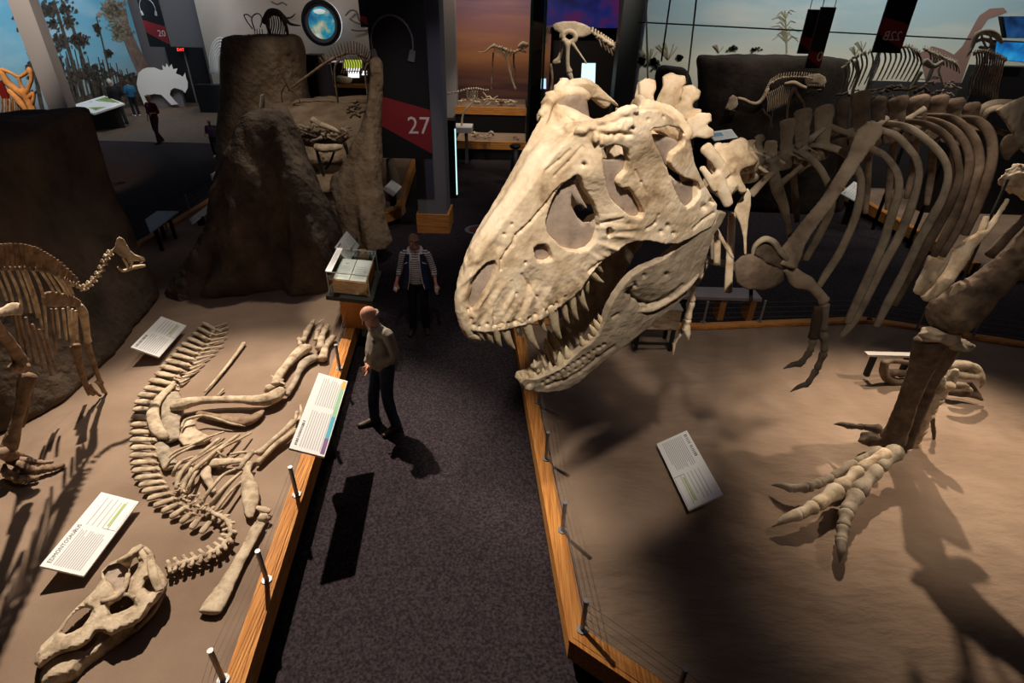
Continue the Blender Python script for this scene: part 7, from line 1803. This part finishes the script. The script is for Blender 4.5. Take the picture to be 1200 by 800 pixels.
# plants and far animal painted on the plain mural
mpr = Vector((0,16.4,0)); ny = Vector((0,-1,0))
def MR(x, y, e=.01): return Q(x, y, 16.4-e)
sm = [o for o in C.objects if o.name.startswith('wall_back') and o.data.materials[0] == M['mural_r']][0]
rnd = random.Random(4)
ps = [stroke([(922,62),(922,40),(920,12)], 1.6, .8)]
for i in range(22):
    y = rnd.uniform(14, 46); s_ = rnd.choice((-1,1)); l_ = rnd.uniform(7,18); ps.append(stroke([(921,y+4),(921+s_*l_*.5,y-3),(921+s_*l_,y+rnd.uniform(-2,4))], 1.4, .4))
for cx, cy, h_ in ((783,70,20),(842,62,10),(760,74,18),(1002,64,10),(1010,60,12)):
    for i in range(9): a_ = -PI/2+rnd.uniform(-.7,.7); ps.append(stroke([(cx,cy),(cx+h_*.6*math.cos(a_),cy+h_*.6*math.sin(a_)),(cx+h_*math.cos(a_*1.05),cy+h_*math.sin(a_))], 1.0, .4))
paint('painted_plants', ps, plain('painted_straw', (.34,.30,.18), .9), MR, ny, sm)
ps = leafy(752, 72, 5, 6, 14, 3, 4) + leafy(766, 74, 6, 6, 14, 4, 4) + leafy(797, 68, 4, 4, 9, 5, 3) + leafy(860, 57, 6, 4, 12, 6, 2.5) + leafy(885, 58, 6, 3, 10, 7, 2.2)
paint('painted_trees', ps, plain('painted_dark_green', (.05,.06,.045), .9), lambda x, y: MR(x, y, .018), ny, sm)
paint('painted_animal', [[(1078,62),(1092,54),(1106,58),(1118,64),(1128,54),(1138,36),(1148,18),(1160,10),(1176,9),(1180,14),(1170,18),(1158,22),(1150,34),(1142,52),(1134,74),(1126,98),(1086,98)]], plain('painted_pinkbrown', (.26,.16,.14), .9), lambda x, y: MR(x, y, .014), ny, sm)
# dark stands running from the floating blocks to the floor

GR = {'sign': 'white label boards', 'banner': 'hanging banners', 'kerb': 'oak-capped kerbs', 'railing': 'steel post and wire railings', 'person': 'visitors in the hall', 'cable': 'suspension cables', 'wall relief': 'reliefs on the beige wall', 'screen': 'lit screens', 'platform': 'stepped platforms', 'fossil bones': 'heaps of loose fossil bones'}
for o in C.objects:
    if o.parent is None and o.get('category') in GR and 'group' not in o: o['group'] = GR[o['category']]
# ================================================================== lights
def spot(name, loc_, target, power, size=50, col=(1,.87,.72), rad=.1, blend=.4):
    l = bpy.data.lights.new(name, 'SPOT'); l.energy = power; l.spot_size = math.radians(size); l.spot_blend = blend; l.color = col; l.shadow_soft_size = rad
    o = bpy.data.objects.new(name, l); C.objects.link(o); o.location = loc_
    d = (Vector(target)-Vector(loc_)).normalized(); o.rotation_euler = d.to_track_quat('-Z', 'Y').to_euler(); return o
spot('ceiling_or_fill_spot', (.1, -.4, 7.1), (.35, 2.45, 3.75), 1150, 26)
# left bed
spot('ceiling_or_fill_spot', (-4.7, 9.2, 10.2), (-2.75, 3.7, .4), 8500, 37, blend=.6, col=(1,.86,.70))
spot('ceiling_or_fill_spot', (-3.0, 11.0, 7.3), (-3.9, 6.6, .4), 700, 40, blend=.9)
spot('ceiling_or_fill_spot', (-3.2, 3.2, 7.3), (-4.4, 5.2, 1.0), 60, 50, blend=.9)
# right bed
spot('ceiling_or_fill_spot', (4.9, 9.4, 7.3), (4.9, 4.2, .4), 3200, 38, blend=.9, col=(1,.83,.64))
spot('ceiling_or_fill_spot', (8.2, 5.2, 7.3), (4.7, 4.9, .4), 1900, 34, blend=.9, col=(1,.83,.64))
spot('ceiling_or_fill_spot', (2.6, 3.2, 7.3), (3.0, 6.2, .4), 420, 36, blend=.9)
spot('ceiling_or_fill_spot', (1.0, -1.0, 7.3), (3.2, 4.0, 2.6), 260, 34, blend=.9)  # added fill on the body from the camera side
# murals and rear
def area(name, loc_, target, power, sx, sy, col):
    l = bpy.data.lights.new(name, 'AREA'); l.energy = power; l.shape = 'RECTANGLE'; l.size = sx; l.size_y = sy; l.color = col
    o = bpy.data.objects.new(name, l); C.objects.link(o); o.location = loc_
    d = (Vector(target)-Vector(loc_)).normalized(); o.rotation_euler = d.to_track_quat('-Z', 'Y').to_euler(); return o
area('wall_washer', (-14.5, 24, 7.2), (-19, 25, 2.5), 330, 8, .5, (.9,.95,1))
area('wall_washer', (-9.5, 24.5, 7.2), (-10.5, 28.2, 3.6), 70, 5, .5, (1,.88,.78))
area('wall_washer', (-1.2, 21, 7.2), (-1.2, 24.2, 3.0), 130, 3, .5, (1,.8,.6))
area('wall_washer', (8.5, 13, 7.2), (8.5, 16.4, 4.0), 250, 9, .5, (1,.95,.85))
spot('ceiling_or_fill_spot', (-15, 24, 7.2), (-16.5, 28.5, .5), 420, 34)
spot('ceiling_or_fill_spot', (-6, 13, 7.2), (-5, 15, .5), 380, 60, blend=.8)
spot('ceiling_or_fill_spot', (-1, 17.5, 7.2), (-1.0, 21, .5), 900, 40, blend=.8)
spot('ceiling_or_fill_spot', (11, 10, 7.2), (11, 13, .5), 400, 60, blend=.8)
spot('ceiling_or_fill_spot', (2, 12.0, 7.2), (1.6, 14.8, 3.5), 700, 36, blend=.8)
spot('ceiling_or_fill_spot', (-2.2, 6, 7.3), (-2.65, 7.6, 1.1), 900, 11, blend=.5)  # added narrow spot to brighten the pages in the case
w = bpy.data.worlds.new('world'); SC.world = w; w.use_nodes = True
w.node_tree.nodes['Background'].inputs[0].default_value = (.010,.009,.013,1)
w.node_tree.nodes['Background'].inputs[1].default_value = 1
area('carpet_fill', (0, 8, 10.3), (0, 8, 0), 60, 14, 12, (.85,.75,.95))  # added soft fill for the carpet, not a hall fitting
SC.view_settings.view_transform = 'Standard'; SC.view_settings.look = 'None'; SC.view_settings.exposure = 0; SC.view_settings.gamma = 1

spot('ceiling_or_fill_spot', (-9.5, 9.5, 7.2), (-11.8, 13.0, 3.0), 1500, 34, col=(1,.62,.35))
spot('ceiling_or_fill_spot', (-1.2, 8.0, 7.3), (-2.6, 11.2, 2.0), 420, 34, blend=.8)  # added to brighten the slender spire
spot('ceiling_or_fill_spot', (-3.8, 9.0, 7.3), (-4.4, 12.2, 1.4), 420, 22, blend=.8)  # put in to lift the dark bone bed
spot('ceiling_or_fill_spot', (1.2, 4.6, 7.3), (4.3, 4.2, 2.0), 380, 16, blend=.5, col=(1,.8,.58))
spot('ceiling_or_fill_spot', (4.6, 11.2, 7.3), (5.2, 14.8, 3.2), 260, 34, blend=.8)  # extra spot added so the small crested skeleton reads lighter
spot('ceiling_or_fill_spot', (-.8, 4.4, 7.3), (-1.4, 6.9, .5), 250, 28, blend=.9)  # soft aisle fill added for the woman
spot('ceiling_or_fill_spot', (-9.0, 16.2, 7.3), (-10.2, 19.2, .4), 160, 20, blend=.9)  # weak light added on the running child
spot('ceiling_or_fill_spot', (-.6, 9.0, 7.3), (-1.8, 12.3, 2.2), 160, 30, blend=.9, col=(.85,.82,1))  # added soft light on the column front

spot('ceiling_or_fill_spot', (-13.5, 15, 7.3), (-16.0, 19.6, 3.6), 1000, 36, blend=.8)  # added front light to make the pale pillar stand out
